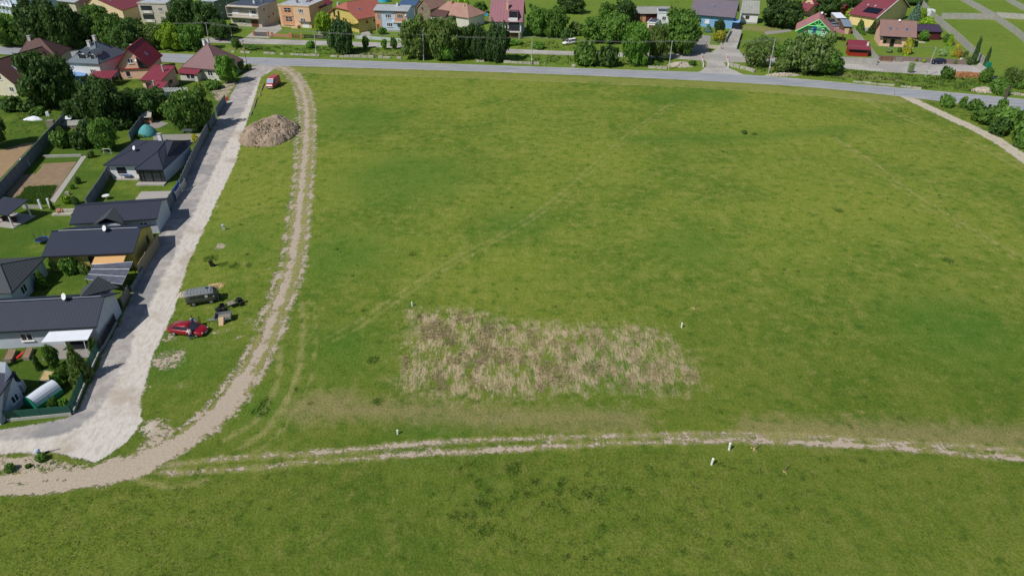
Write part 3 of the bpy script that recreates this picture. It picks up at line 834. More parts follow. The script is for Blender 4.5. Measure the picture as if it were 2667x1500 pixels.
        mb.box(-W_ / 2, -W_ / 2 + b, -H_ / 2 + b, H_ / 2 - b, -0.05, 0.088).box(W_ / 2 - b, W_ / 2, -H_ / 2 + b, H_ / 2 - b, -0.05, 0.088)
        f = mb.build('skylight', M['metal'], s.roof); f.matrix_local = T
        MB().box(-W_ / 2 + b, W_ / 2 - b, -H_ / 2 + b, H_ / 2 - b, -0.04, 0.06).build('pane', m or M['skyglass'], f)
        return f
    def part(s, name, mb, m, parent=None):
        return mb.build(name, m, parent or s.root)

def rail(mb, p, q, h=1.0, n=10, r=0.025):
    p = Vector(p); q = Vector(q); up = Vector((0, 0, h))
    mb.tube(p + up, q + up, r * 1.4, n=5); mb.tube(p + up * 0.12, q + up * 0.12, r, n=4)
    for i in range(n + 1):
        c = p.lerp(q, i / n); mb.tube(c, c + up, r, n=4)
    return mb

def cube_house(name, label, A_, B_, z, D, wm, rm, **k):
    h = House(name, label, 'house', A_, B_, z, D, over=k.get('over', 0.12)); h.kind = 'flat'
    h.flat(rm, wm, back=k.get('back', 0.0)); return h

# --- back row behind the access road, left to right
h = cube_house('house', 'light blue two-storey house with white columns in the top left corner', (-24, -16), (70, -2), 6.4, 11, M['bluewhite'], M['flatgrey'])
for u in (2.0, 5.0, 8.2, 11.0):
    h.window('F', u, 4.6); h.window('F', u, 1.8)
MB().box(1, h.L - 1, -1.3, 0.1, 3.0, 3.2).build('balcony', M['whitepl'], h.root)
for x in (1.2, 3.6, 6.0, 8.4, 10.8):
    MB().tube((x, -1.15, 0), (x, -1.15, 6.1), 0.14, n=10).build('column', M['whitepl'], h.root)
h = House('house', 'low annex with bright blue sheet roof beside the light blue house at the top edge', 'house', (74, 12), (100, 16), 3.2, 7, 0.3); h.kind = 'gx'
h.gable_x(4.2, mat('bright_blue_sheet', srgb(30, 90, 150), 0.5, 0.1), M['bluewhite']); h.window('F', 1.8, 1.6, 1, 1)

h = House('house', 'beige house with grey roof between the dark trees and the brown gable house', 'house', (146, 3), (193, 8), 6.0, 9, 0.35); h.kind = 'gx'
h.gable_x(7.0, R['fibre2'], M['beige'])
for u in (1.6, 4.6): h.window('F', u, 4.4); h.window('F', u, 1.6)
h = House('house', 'house with beige gable and maroon roof left of the beige flat-roofed house', 'house', (215, 20), (318, 27), 4.2, 12, 0.5); h.kind = 'gy'
h.gable_y(8.2, R['maroon'], mat('warm_beige_render', srgb(232, 206, 170), .85, .08), xr=0.3)
for u in (3.2, 6.4): h.window('F', u, 4.6); h.window('F', u, 1.7)
h.skylight(h.L * 0.6, 3); h.chimney(h.L * 0.25, 6)

h = cube_house('house', 'beige flat-roofed two-storey house with loggias on its left, above the green trees', (356, 8), (431.5, 9.5), 6.6, 9.5, M['grey_beige'], M['flatgrey'])
for z in (1.7, 4.6):
    h.window('F', 7.8, z, 1.5, 1.3, bars=2)
for z in (0.3, 3.2):
    l = MB().box(0.9, 4.9, 0.05, 0.13, z, z + 2.5).build('loggia', M['darkglass'], h.root)
    MB().box(0.9, 4.9, -0.1, 0.04, z, z + 0.95).build('loggia_parapet', M['grey_beige'], l)
    MB().box(1.9, 3.9, -0.14, -0.105, z + .15, z + 0.85).build('curtain', M['whitepl'], l)
h.dish(5.2, 0.6, 0.4, 0.0, z=4.9)
MB().tube((5.5, 3, 6.5), (5.5, 3, 8.2), 0.05).tube((4.6, 3, 8.0), (6.4, 3, 8.0), 0.03).build('aerial', M['metal'], h.roof)
h.chimney(5.0, 5.0, 0.9, m=M['orange'], z=6.6)

h = cube_house('house', 'grey-green flat-roofed house mostly behind the tall dark trees', (516, 4), (556, 6), 6.4, 16, M['greengrey'], M['flatgrey'])
for y in (3.5, 7.5): h.window('R', y, 4.8, .6, .6, sill=False); h.window('R', y, 2.2, .6, .6, sill=False)

h = cube_house('house', 'grey-beige house with full-width balcony and dark bitumen roof', (591.6, 14), (673.6, 18.5), 6.6, 11.5, M['grey_beige'], M['flatdark'], back=0.2)
h.window('F', 2.6, 4.7, 2.3, 1.3, bars=2, glass=M['whitesheet']); h.window('F', 9.6, 4.7, 1.6, 1.3)
h.door('F', 8.1, 0.9, 2.1, M['whitepl'], 'balcony_door', z0=3.2)
h.window('F', 3.6, 1.5, 1.3, 1.1); h.window('F', 5.2, 1.5, 1.3, 1.1)
h.door('F', 9.2, 2.6, 2.3, mat('rust_brown_garage_door', srgb(112, 62, 54), .8, .1), 'garage_door')
b = MB().box(0, h.L, -1.2, 0.1, 2.95, 3.15).build('balcony', M['beige'], h.root)
rail(MB(), (0.05, -1.15, 3.16), (h.L - .05, -1.15, 3.16), 0.95, 26).build('railing', M['metal'], b)
MB().box(0, 0.15, -1.2, 0.1, 3.16, 6.3).box(h.L - 0.15, h.L, -1.2, 0.1, 3.16, 6.3).build('side_wall', M['grey_beige'], b)
MB().box(0, h.L, -1.2, 0, 6.32, 6.5).build('balcony_roof', M['grey_beige'], h.roof)
h.chimney(7.5, 4.5, 1.0, .6, z=6.65); h.chimney(9.2, 6.5, .8, .5, z=6.7, m=M['metal'])
for y, z in ((3, 5.2), (5, 2.4), (8, 2.8)): h.window('R', y, z, .6, .8, sill=False, frame=M['brownwood'])

h = cube_house('house', 'peach flat-roofed two-storey house with recessed loggias', (722, 13), (804, 17), 7.0, 11.4, M['peach'], M['flatgrey'])
h.window('F', 8.2, 5.3, 1.7, 1.35, bars=2); h.window('F', 8.5, 2.4, 1.7, 1.35, bars=2)
for z in (0.9, 3.8):
    l = MB().box(0.9, 5.2, 0.06, 0.14, z, z + 2.55).build('loggia', M['orange'], h.root)
    MB().box(1.0, 5.1, -0.12, 0.05, z - 0.18, z).build('loggia_floor', M['peach'], l)
    MB().box(2.3, 4.5, -0.02, 0.05, z + 1.1, z + 2.3).build('loggia_glazing', M['darkglass'], l)
    MB().box(2.3, 4.5, -0.06, -0.03, z + 1.66, z + 1.74).box(3.36, 3.44, -0.06, -0.03, z + 1.1, z + 2.3).build('glazing_bar', M['whitepl'], l)
h.door('F', 9.3, 2.4, 1.9, M['whitepl'], 'garage_door')
MB().box(7.2, 11.3, -0.5, 0.1, 1.95, 2.1).build('canopy', M['brownbrick'], h.root)
MB().prism([(4.6, -1.6, 0), (7.0, -1.6, 0), (7.0, 0, 0), (4.6, 0, 0)], [(4.6, -1.6, .2), (7.0, -1.6, .9), (7.0, 0, .9), (4.6, 0, .2)]).build('entrance_ramp', M['peach'], h.root)
h.chimney(5.0, 4.4, 0.9, .6, m=M['brownbrick'], z=7.0)
h.chimney(8.5, 6.0, 0.4, .4, m=M['metal'], z=7.0)
MB().tube((7.5, 4, 6.9), (7.5, 4, 8.4), 0.04).tube((6.4, 4, 8.2), (8.6, 4, 8.2), 0.03).tube((6.9, 4, 7.9), (8.1, 4, 7.9), 0.03).build('aerial', M['metal'], h.roof)

h = House('house', 'house with maroon tiled roof partly hidden behind the peach and yellow houses', 'house', (834, 22), (868, 6), 5.2, 9, 0.4); h.kind = 'gx'
h.gable_x(7.4, R['redx'], M['cream']); h.window('F', 2, 3.2)

h = House('house', 'yellow house with clipped orange gable roof and a balcony', 'house', (853, 33), (931, 52), 4.3, 13.5, 0.6); h.kind = 'gy'
h.gable_y(8.3, R['orange'], M['yellow'], clip=2.4)
MB().box(0.9, h.L - 0.6, -0.9, 0.55, 2.85, 3.02).build('balcony', M['yellow'], h.root)
rail(MB(), (1.0, -0.85, 3.03), (h.L - 0.7, -0.85, 3.03), 1.0, 22, 0.03).build('balcony_railing', M['brownwood'], h.root)
for u in (3.1, 5.6): h.window('F', u, 4.3, 1.0, 2.2, frame=M['dark'], sill=False)
h.window('F', 4, 1.5); h.window('F', 7, 1.5)
for y in (4, 7): h.window('R', y, 2.9, .7, .9, frame=M['redwood'], sill=False)
h.skylight(h.L * 0.74, 4.2, .8, 1.2); h.chimney(3.2, 2.6, 1.6, .8, m=M['beige'])
h2 = House('shed', 'small building with orange tiled roof behind the yellow house', 'shed', (945, 34), (958, 34), 3.0, 5, 0.25); h2.kind = 'gx'
h2.gable_x(4.2, R['orange'], M['yellow']); h2.door('F', 1, .8, 1.9)

h = House('house', 'pale blue-white two-storey house with orange corner panels and shallow grey roof', 'house', (970.5, 28), (1062, 31), 6.5, 9.5, 0.45); h.kind = 'gx'
h.gable_x(7.5, R['fibre2'], M['bluewhite'])
h.window('F', 5.0, 4.8, 1.9, 1.3, bars=2); h.window('F', 5.2, 2.1, 1.9, 1.3, bars=2); h.window('F', 9.0, 2.0, 1.9, 1.3, bars=2)
MB().box(0.46, 2.5, 0.36, 0.44, 0.2, 6.2).build('corner_panel', M['orange'], h.root)
h.window('F', 1.7, 4.7, .9, 2.1, sill=False).location.y = 0.34
l = MB().box(7.2, 10.8, 0.36, 0.44, 3.35, 6.1).build('loggia', M['orange'], h.root)
MB().box(7.1, 10.9, -0.75, 0.35, 3.1, 3.28).build('balcony_floor', M['whitepl'], l)
rail(MB(), (7.15, -.7, 3.29), (10.85, -.7, 3.29), 0.95, 12).build('balcony_railing', M['brownwood'], l)
h.window('F', 9.0, 4.9, 2.0, 1.4, bars=2, sill=False).location.y = 0.34
h.door('F', 1.2, .9, 2.2, M['brownwood']).location.y = 0.34
MB().box(0.5, h.L - 0.5, 0.3, 0.44, 0, 0.6).build('plinth', M['concrete'], h.root)
MB().box(6.3, 7.0, 0.1, 0.43, 2.9, 3.5).build('air_conditioner', M['whitepl'], h.root)
h.chimney(7.2, 4.0, 1.0, .5); h.dish(11.0, 0.2, .4, -1.2)

o = thing('pool', 'round cyan swimming pool behind the pale blue-white house', 'pool', P(1001, 5))
MB().tube((0, 0, 0), (0, 0, 1.0), 2.4, n=24).build('pool_wall', M['cyan'], o)
MB().tube((0, 0, 1.001), (0, 0, 1.02), 2.3, n=24).build('water', M['skyglass'], o)

h = House('house', 'building with plain blue-grey sheet roof behind the stone barn', 'house', (1036, 15), (1080, 18), 3.6, 8, 0.3); h.kind = 'gx'
h.gable_x(5.0, mat('blue_grey_sheet', srgb(62, 92, 128), .6, .12), M['offwhite'])
h = House('barn', 'old stone barn with mottled brown tiled roof and a steep gable', 'barn', (1084, 22), (1121, 26), 3.6, 12, 0.3); h.kind = 'gy'
h.gable_y(6.6, R['rose'], mat('rough_stone_wall', srgb(140, 130, 112), .95, .3, 2, .4)); h.window('F', 2.4, 3.6, .8, .9, sill=False, frame=M['brownwood']); h.door('F', 1.6, 1.2, 2)
h = House('house', 'low house with weathered rose tiled hipped roof behind the roadside trees', 'house', (1127, 34), (1222, 48), 3.4, 10, 0.5); h.kind = 'hip'
h.hip(6.6, R['rose'], M['offwhite'], 3.0, 4.5)
MB().slab([(0.2, -2.2, 3.0), (7.0, -2.2, 3.0), (6.4, 1.2, 4.5), (0.8, 1.2, 4.5)], .15).build('porch_roof', R['brownL'], h.root)
MB().box(0.6, 6.6, -1.8, 0.6, 0, 2.8).build('porch_wall', M['offwhite'], h.root)
MB().box(2, 5, -1.86, -1.81, 0.8, 2.3).build('porch_window', M['darkglass'], h.root)
h.kind = 'flat'; h.chimney(5.2, 4.4, 1.0, .6, m=M['brick'], z=6.2); h.chimney(10.6, 4.0, 1.2, .5, m=M['beige'], z=5.2)

# mauve roofed house
h = House('house', 'tall house with large mauve roof, tan chimney and a cut-in roof balcony', 'house', (1273, 57), (1361, 59), 4.9, 13, 0.5); h.kind = 'gx'
h.gable_x(10.6, R['mauve'], M['white'])
sl = (h.hr - h.z) / h.yR
MB().box(6.5, 9.1, 0.5, 3.4, 5.0 + 0.3, h.roof_z(0, 3.4) + 0.03).build('roof_opening', M['darkglass'], h.roof)
MB().box(6.45, 9.15, 0.18, 0.46, 5.0, 5.5 + .6).build('balcony_parapet', M['whitepl'], h.roof)
MB().box(6.4, 6.5, 0.3, 3.5, 5.2, h.roof_z(0, 3.4) + 0.1).box(9.1, 9.2, 0.3, 3.5, 5.2, h.roof_z(0, 3.4) + 0.1).build('balcony_cheek', M['mauve'] if 'mauve' in M else R['mauve'], h.roof)
MB().box(6.3, 9.7, 0.3, 0.47, 2.2, 4.6).build('loggia', M['darkglass'], h.root)
b = MB().box(6.1, 9.9, -1.0, 0.45, 1.95, 2.1).build('balcony', M['whitepl'], h.root)
rail(MB(), (6.15, -.95, 2.1), (9.85, -.95, 2.1), 0.95, 14).build('railing', M['darkred'], b)
h.door('F', 8.0, 3.0, 1.9, M['brownwood'], 'garage_door')
MB().box(9.6, 9.9, -1.0, -.75, 0, 1.94).build('pillar', M['beige'], h.root)
h.window('F', 4.2, 3.5, 1.6, 1.2); h.window('F', 2, 3.5)
h.chimney(5.6, 3.6, 2.4, .6, m=M['peach']); h.dish(6.5, 0.7, .4, 0.1)

h = House('shed', 'long shed with weathered grey fibre-cement roof behind the roadside trees', 'shed', (1651, 37), (1751, 36), 2.8, 8, 0.4); h.kind = 'gx'
h.gable_x(4.4, R['fibre'], M['darkred']); h.door('F', 3.4, 2.0, 2.1, M['orange']); h.door('F', 1.2, 1.2, 2, M['dark'])
h = cube_house('house', 'white boxy building with dark flat roof in front of the grey shed', (1714, 32), (1748, 33), 5.2, 5.5, M['white'], M['flatdark'], back=0.0)
h.window('F', 2.2, 3.2); h.chimney(3.3, 3, .9, .4, m=M['metal'], z=5.2)
h = cube_house('shed', 'small white garage with dark flat roof left of the white boxy building', (1686, 58), (1709, 60), 3.0, 6, M['white'], M['flatdark'])
h.door('F', 1.5, 1.8, 2.1, M['brownwood'], 'garage_door')

h = House('house', 'light blue house with wide grey-purple tiled roof', 'house', (1795, 38), (1914, 47.5), 3.7, 11.5, 0.6); h.kind = 'gx'
h.gable_x(8.0, R['purple'], M['lightblue'])
h.skylight(h.L * 0.5, 3.4, .8, 1.0)
h.window('F', 3.6, 1.8, 1.2, 1.3, glass=M['whitesheet']); h.window('F', 6.2, 1.8, 1.4, 1.3, glass=M['whitesheet'])
h.door('F', 9.2, 1.0, 2.1, M['dark'])
MB().slab([(14.4, -1.0, 2.6), (16.8, -1.0, 2.5), (16.8, 4, 2.5), (14.4, 4, 2.6)], .1).build('carport', M['lightblue'], h.root)
MB().tube((16.6, -.9, 0), (16.6, -.9, 2.39), .06).tube((16.6, 3.9, 0), (16.6, 3.9, 2.39), .06).build('carport_post', M['dark'], h.root)
h = House('house', 'small white house with grey tiled roof right of the light blue house', 'house', (1931, 35.5), (1978, 37.5), 3.3, 7, 0.25); h.kind = 'gx'
h.gable_x(6.6, R['fibre'], M['white'], yr=0.8)
h.window('F', 2.2, 2.0, 1.3, 1.1, frame=M['brownwood'], sill=False)
MB().box(.2, h.L - .2, .1, .24, 0, .5).build('plinth', M['concrete'], h.root)

# green chalet
h = House('house', 'mint green chalet with faded pink roof and painted gable truss', 'house', (2071, 80), (2171, 88), 3.0, 11, 0.9); h.kind = 'gy'
h.gable_y(7.0, R['pinkr'], M['mint'], xr=0.56)
mb = MB(); z0 = h.z - .35
ap = (h.xR, -0.05, h.hr - 0.32)
for q_ in ((0.05, -0.05, z0 + .05), (h.L - 0.05, -0.05, z0 + .05)): mb.tube(q_, ap, 0.16, n=4)
mb.tube((h.xR - 2.9, -0.05, 4.75), (h.xR + 2.3, -0.05, 4.75), 0.14, n=4)
for q_ in ((h.xR, 6.3), (h.xR - 1.4, 5.9), (h.xR + 1.1, 5.9)): mb.tube((h.xR - .1, -0.05, 4.75), (q_[0], -0.05, q_[1]), 0.11, n=4)
mb.build('gable_truss', M['mintwood'], h.root)
h.window('F', 3.4, 3.2, .9, 1.1); h.window('F', 8.4, 3.2, 1.0, 1.5); h.door('F', 5.6, 1, 2.1, M['blueplastic'], z0=2.3); h.window('F', 8.3, 1.2)
h.kind = 'gy'; h.skylight(2.2, 4, .7, 1.4); h.dish(h.xR + .6, 8.6, .45, .6); h.chimney(h.xR + 1.6, 8.0, 1.2, .5, m=M['darkred'])
MB().slab([(h.L, 3.5, 3.3), (h.L + 3.4, 3.5, 2.3), (h.L + 3.4, 8.5, 2.3), (h.L, 8.5, 3.3)], .12).build('lean_to_roof', R['pinkr'], h.root)
for y in (3.6, 8.4): MB().tube((h.L + 3.2, y, 0), (h.L + 3.2, y, 2.2), .08).build('lean_to_post', M['brownwood'], h.root)

h = House('house', 'house with orange trimmed gable and maroon roof behind the mint chalet', 'house', (2090, 8), (2122, 14), 4, 9, .4); h.kind = 'gy'
h.gable_y(7, R['maroon'], M['peach']); h.window('F', 2.4, 4)
MB().slab([(0, -3.0, 2.2), (5, -3.0, 2.2), (5, 0, 4.2), (0, 0, 4.2)], .12).build('porch_roof', R['maroon'], h.root)
h = House('shed', 'small red-brown hut with pitched roof beside the paved drive at the top', 'shed', (2192, 30), (2212, 26), 2.2, 5, .3); h.kind = 'gy'
h.gable_y(4.2, R['redx'], M['redwood']); h.door('F', 1.6, .9, 1.8)
h = House('shed', 'open woodshed with light grey sheet roof, farther of the two beside the parked cars', 'shed', (2180, 48), (2205, 48), 2.2, 5.5, .2); h.kind = 'gx'
h.gable_x(2.9, M['whitesheet'], M['greywood'], yr=.96); h.door('F', 1.5, 1.4, 1.7, M['brownwood'])
h = House('shed', 'brown plank shed with blue-grey sheet roof, nearer of the two beside the parked cars', 'shed', (2198, 70), (2222, 71), 2.3, 7, .2); h.kind = 'gx'
h.gable_x(3.2, R['steelroof'], M['brownwood'], yr=.96); h.door('F', 1.2, 1.4, 1.8, M['plywood'])

h = House('garden_hut', 'red garden hut with maroon roof behind the concrete wall', 'hut', (2210, 128.5), (2268, 131.5), 2.0, 4.6, .4); h.kind = 'gx'
h.gable_x(3.7, R['redx'], M['redwood'], yr=.85)
MB().box(.9, h.L - .9, .33, .39, 1.1, 1.75).build('hut_opening', M['dark'], h.root)
h.chimney(h.L - .7, 2.0, 0.9, .5, m=M['whitepl'])

h = House('house', 'pale pink house with wide brown tiled roof and three small skylights', 'house', (2291, 94), (2388, 99.5), 3.1, 10.5, 0.7); h.kind = 'gx'
h.gable_x(6.9, R['brown'], M['pink'])
for x, w_ in ((3.0, .8), (4.9, .5), (7.6, .8)): h.skylight(x, 2.4, w_, w_ * 1.2)
h.window('F', 2.0, 1.4, 1.0, 1.1, frame=M['dark'], sill=False)
h.door('F', 4.2, 1.2, 2.2, M['dark'])
MB().slab([(1.2, -.4, 2.5), (6.2, -.4, 2.5), (6.2, .69, 2.8), (1.2, .69, 2.8)], .1).build('canopy', M['dark'], h.root)
h.dish(5.4, 4.6, .4, .5)
h = House('garage', 'dark red timber garage with plum roof joined to the pale pink house', 'garage', (2389, 82), (2457, 84), 2.6, 5.5, .3); h.kind = 'gx'
h.gable_x(3.8, R['garage'], M['darkred'], yr=.8); h.door('F', 5.6, 2.6, 2.0, M['darkred'], 'garage_door'); h.door('F', 1.6, 1.0, 2, M['dark'])
for x in (2.6, 4.0): MB().tube((x, .25, 0), (x, .25, 2.3), .07).build('post', M['brownwood'], h.root)

h = House('house', 'cream house with maroon roof, solar panel and white barge boards', 'house', (2283, 48), (2372, 21), 3.4, 10, 0.7); h.kind = 'gy'
h.gable_y(8.4, R['maroon'], M['cream'], xr=0.62)
mb = MB().tube((0, -.05, h.z - .1), (h.xR, -.05, h.hr - .1), .14, n=4).tube((h.L, -.05, h.z - .1), (h.xR, -.05, h.hr - .1), .14, n=4)
mb.build('barge_board', M['whitepl'], h.root)
h.window('F', 6.2, 4.6, 1, 1.9, sill=False); h.window('F', 9.2, 4.6, 1, 1.7, sill=False)
ang = math.atan2(h.hr - h.z, h.xR)
pn = MB().box(-1.9, 1.9, -2.6, 2.6, 0.03, 0.1).build('solar_panel', mat('black_solar_glass', (.008, .01, .016, 1), .2, .1), h.roof)
pn.matrix_local = Matrix.Translation((4.2, 3.6, h.roof_z(4.2, 3.6))) @ Matrix.Rotation(-ang, 4, 'Y')
for y in (4.5, 7): h.skylight(7.4, y, .4, 1.3, m=M['whitesheet'])
o = thing('container', 'white box container against the concrete fence near the top right', 'container', P(2418, 43), -.1)
MB().box(-1.9, 1.9, 0, 2.4, 0.1, 2.1).build('box', M['whitepl'], o); MB().box(-1.7, 1.7, -.03, 0, .2, 1.9).build('door', M['whitesheet'], o)

# --- houses left of the lane
h = House('house', 'long brown-roofed house with beige gable at the left edge', 'house', (-62, 208), (34, 218), 3.6, 16, 0.6); h.kind = 'gy'
h.gable_y(8.2, R['brownL'], mat('cream_beige_render', srgb(222, 214, 190), .85, .07))
h.window('F', 9.5, 1.8); h.window('F', 4.5, 1.8); h.window('F', 7, 4.6); h.skylight(h.L * .74, 4.5, .9, 1.6, m=M['whitesheet'])
h2 = House('house', 'brown-roofed wing running behind the big tree towards the slate house', 'house', (40, 154), (150, 150), 3.6, 10, 0.5); h2.kind = 'hip'
h2.hip(7.6, R['brownL'], M['beige'], 2.5, 5.0); h2.kind = 'flat'; h2.chimney(3.0, 4.7, 1.2, .7, z=7.2, m=M['offwhite'])
h2.window('F', 5, 1.8)

h = House('house', 'white house with slate hipped roof, two dormers and two chimneys', 'house', (170, 163), (257, 167), 4.9, 12.5, 0.5); h.kind = 'hip'
h.hip(9.0, R['slate'], M['white'], 5.2, 4.2)
h.window('F', 6.8, 2.6, 1.6, 1.4, bars=2)
for x, w_ in ((4.4, 2.4), (7.2, 1.4)):
    zf = h.z + (9.0 - h.z) * 1.3 / 6.25
    dm = MB().box(x - w_ / 2, x + w_ / 2, 1.3, 4.4, zf - .3, zf + 1.35).build('dormer', M['white'], h.roof)
    MB().slab([(x - w_ / 2 - .3, .9, zf + 1.15), (x, .9, zf + 2.1), (x, 5.0, zf + 2.1), (x - w_ / 2 - .3, 4.4, zf + 1.15)], .1).slab([(x + w_ / 2 + .3, .9, zf + 1.15), (x + w_ / 2 + .3, 4.4, zf + 1.15), (x, 5.0, zf + 2.097), (x, .9, zf + 2.097)], .1).build('dormer_roof', R['slate'], dm)
    MB().box(x - w_ / 2 + .15, x + w_ / 2 - .15, 1.24, 1.29, zf, zf + 1.0).build('dormer_window', M['darkglass'], dm)
mb = MB()
mb.slab([(h.L - 4.4, 4.4, 6.6), (h.L + 2.6, 6.2, 4.9), (h.L + 2.6, 12.6, 4.9), (h.L - 4.4, 12.2, 6.6)], .15)
h.kind = 'flat'; h.chimney(5.2, 6.6, 1.4, .7, z=8.8, m=M['offwhite']); h.chimney(4.6, 4.8, 1.3, .7, z=8.0, m=M['offwhite'])
h.door('R', 4, 1, 2); h.window('R', 8, 3.0, .7, .8, sill=False)
o = thing('shed', 'shed under a faded blue patched roof in front of the slate-roofed house', 'shed', P(205, 212), .15)
MB().box(-2.6, 2.6, -2, 2, 0, 1.9).build('wall', M['blueplastic'], o)
MB().slab([(-2.9, -2.3, 1.95), (2.9, -2.3, 1.95), (2.9, 2.3, 2.9), (-2.9, 2.3, 2.9)], .08).build('roof', M['tarpblue'], o)

h = House('house', 'salmon house with steep deep-red metal roof and a dark triangular gable recess', 'house', (301, 178), (389, 175), 3.1, 12, 0.6); h.kind = 'gy'
h.rz += 0
h.gable_y(7.9, R['red'], M['pink'], xr=0.5)
h.window('F', 3.9, 4.6, 1.3, 1.2); h.window('F', 2.4, 1.3, .9, 1.2, frame=M['dark'])
MB().prism([(5.6, .2, 2.9), (8.3, .2, 2.9), (5.6, .2, 5.6)], [(5.6, .58, 2.9), (8.3, .58, 2.9), (5.6, .58, 5.6)]).build('gable_recess_shade', M['dark'], h.root)  # black slab on the wall, painted in for the shade of the recess
MB().box(.5, h.L - .5, .3, .58, 2.55, 2.75).build('ledge', M['redwood'], h.root)
h.dish(5.6, -.2, .4, .3, z=4.6)
h.skylight(h.L * .78, 5.5, .8, 1.0); h.chimney(1.9, 9.5, 1.4, .7, m=M['beige'])
h2 = House('annex', 'annex with broad deep-red sheet roof against the salmon house', 'annex', (363, 209), (418, 213), 2.6, 7.2, .35); h2.kind = 'gx'
h2.gable_x(4.6, R['redx'], M['pink'], yr=.94)
h2.chimney(4.2, 4.2, 1.6, .35, m=M['concrete']); h2.door('F', 2.0, 1.6, 1.9, M['darkglass'], 'patio_door'); h2.window('R', 4, 1.4, 1.2, .9, frame=M['dark'])
h3 = House('shed', 'small white outbuilding with red tin roof in front of the red-roofed annex', 'shed', (384, 232), (420, 236), 2.0, 3.2, .25); h3.kind = 'gx'
h3.gable_x(3.2, R['redx'], M['offwhite'], yr=.9); h3.chimney(1.6, .8, 1.5, .3, m=M['concrete']); h3.door('F', 1.2, .8, 1.6, M['brownwood'])
o = thing('carport', 'deep-red sheet roof carport between the slate house and the salmon house', 'carport', P(275, 222), .12)
MB().slab([(-3.2, -2.5, 2.3), (2.9, -2.2, 2.3), (3.2, 2.4, 3.0), (-2.6, 2.4, 3.0)], .1).build('roof', R['redx'], o)
for x, y in ((-3, -2.2), (2.7, -2), (2.9, 2.2), (-2.5, 2.2)): MB().tube((x, y, 0), (x, y, 2.2 if y < 0 else 2.88), .08).build('post', M['offwhite'], o)

h = House('house', 'cottage with mauve-brown pyramid roof beside the lane junction', 'house', (471.5, 175), (572, 183), 3.0, 10.6, .6); h.kind = 'hip'
h.hip(8.1, R['pyr'], M['offwhite'], 5.6, 5.9)
h.window('F', 8.0, 1.7, 1.5, 1.4); h.kind = 'flat'
h.chimney(4.4, 5.6, 1.0, .6, z=8.0); h.chimney(5.2, 6.2, 1.1, .6, z=8.0)
a = MB().slab([(-.3, -2.0, 2.0), (5.9, -2.0, 2.0), (5.9, .2, 2.75), (-.3, .2, 2.75)], .1).build('porch_roof', R['redx'], h.root)
MB().box(.3, 5.5, -1.6, .58, 0, 1.95).build('porch_wall', M['offwhite'], h.root)
p = MB().box(2.4, 4.6, -1.66, -1.605, .7, 1.8).build('porch_window', M['darkglass'], h.root)
MB().box(3.42, 3.58, -1.7, -1.665, .7, 1.8).box(2.3, 4.7, -1.72, -1.665, .6, .7).build('window_bar', M['whitepl'], p)

# white bungalow with bay
h = House('house', 'white bungalow with anthracite hipped roof, bay wing and glazed porch', 'house', (268.6, 430.4), (424, 431), 2.8, 12.6, .6); h.kind = 'hip'
h.hip(5.0, R['anth'], M['white'], 6.0, .2)
L0 = h.L
rx = L0 - 3.6
mb = MB()
x0, x1, yf = 6.7, L0 + .9, -1.9
xm = (x0 + x1) / 2
hh = 4.45
mb.slab([(x0, yf, 2.8), (x1, yf, 2.8), (xm, 2.6, hh)], .16)
mb.slab([(x1, yf, 2.8), (x1, 11.6, 2.8), (xm, 7, 5.05), (xm, 2.6, hh)], .16)
mb.slab([(x0, yf, 2.8), (xm, 2.6, hh), (xm, 7, 5.05), (x0, 3, 2.9)], .16)
mb.build('wing_roof', R['anth'], h.root)
MB().tube((x0, yf, 2.82), (xm, 2.6, hh), .09, n=6).tube((x1, yf, 2.82), (xm, 2.6, hh), .09, n=6).tube((xm, 2.6, hh), (xm, 7, 5.05), .09, n=6).build('wing_ridge', R['anth2'], h.root)
MB().box(x1 - 1.2, x1 - .5, yf + .5, 11.0, 0, 2.66).build('wing_wall', M['paleblue'], h.root)
MB().box(x0 + .3, x1 - .4, yf + .4, yf + .5, .1, 2.6).build('porch_glazing', M['darkglass'], h.root)
for xa, xb in ((x0 + .2, x0 + .5), (xm - 1.6, xm - 1.5), (xm - .05, xm + .05), (xm + 1.5, xm + 1.6), (x1 - .6, x1 - .3)): MB().box(xa, xb, yf + .3, yf + .395, 0, 2.62).build('porch_post', M['dark'], h.root)
MB().box(x0 - .2, x1 - .2, yf - .9, yf + .28, 0, .25).build('terrace_slab', M['pavelight'], h.root)
h.window('F', 2.7, 1.5, 1.7, 1.3, frame=M['dark']); h.window('F', 5.8, 1.5, .9, 1.3, frame=M['dark'], sill=False)
h.kind = 'flat'
h.chimney(8.0, 7.2, 1.3, .6, z=4.8); h.dish(4.6, 3.6, .5, .7, z=4.0)
h.window('R', 7, 1.6, .8, 1, sill=False)
MB().box(1.2, 5.8, -.4, .6, 0, .12).build('terrace', M['pavelight'], h.root)

h = House('house', 'long bungalow with anthracite roof and cross gable behind the yellow house', 'house', (180, 584), (409, 569), 2.8, 7.6, .45); h.kind = 'gx'
h.gable_x(4.15, R['anth'], M['paleblue'])
x = 5.9
MB().slab([(x - 2.4, -.9, 2.7), (x, -.9, 3.9), (x, 3.5, 3.9)], .12).slab([(x + 2.4, -.9, 2.7), (x, 3.5, 3.897), (x, -.9, 3.897)], .12).build('cross_gable', R['anthg'], h.root)
MB().box(x - 1.6, x + 1.6, -.5, .4, 0, 2.6).build('porch_wall', M['paleblue'], h.root)
h.window('F', 10.5, 1.5, 1.2, 1.1)

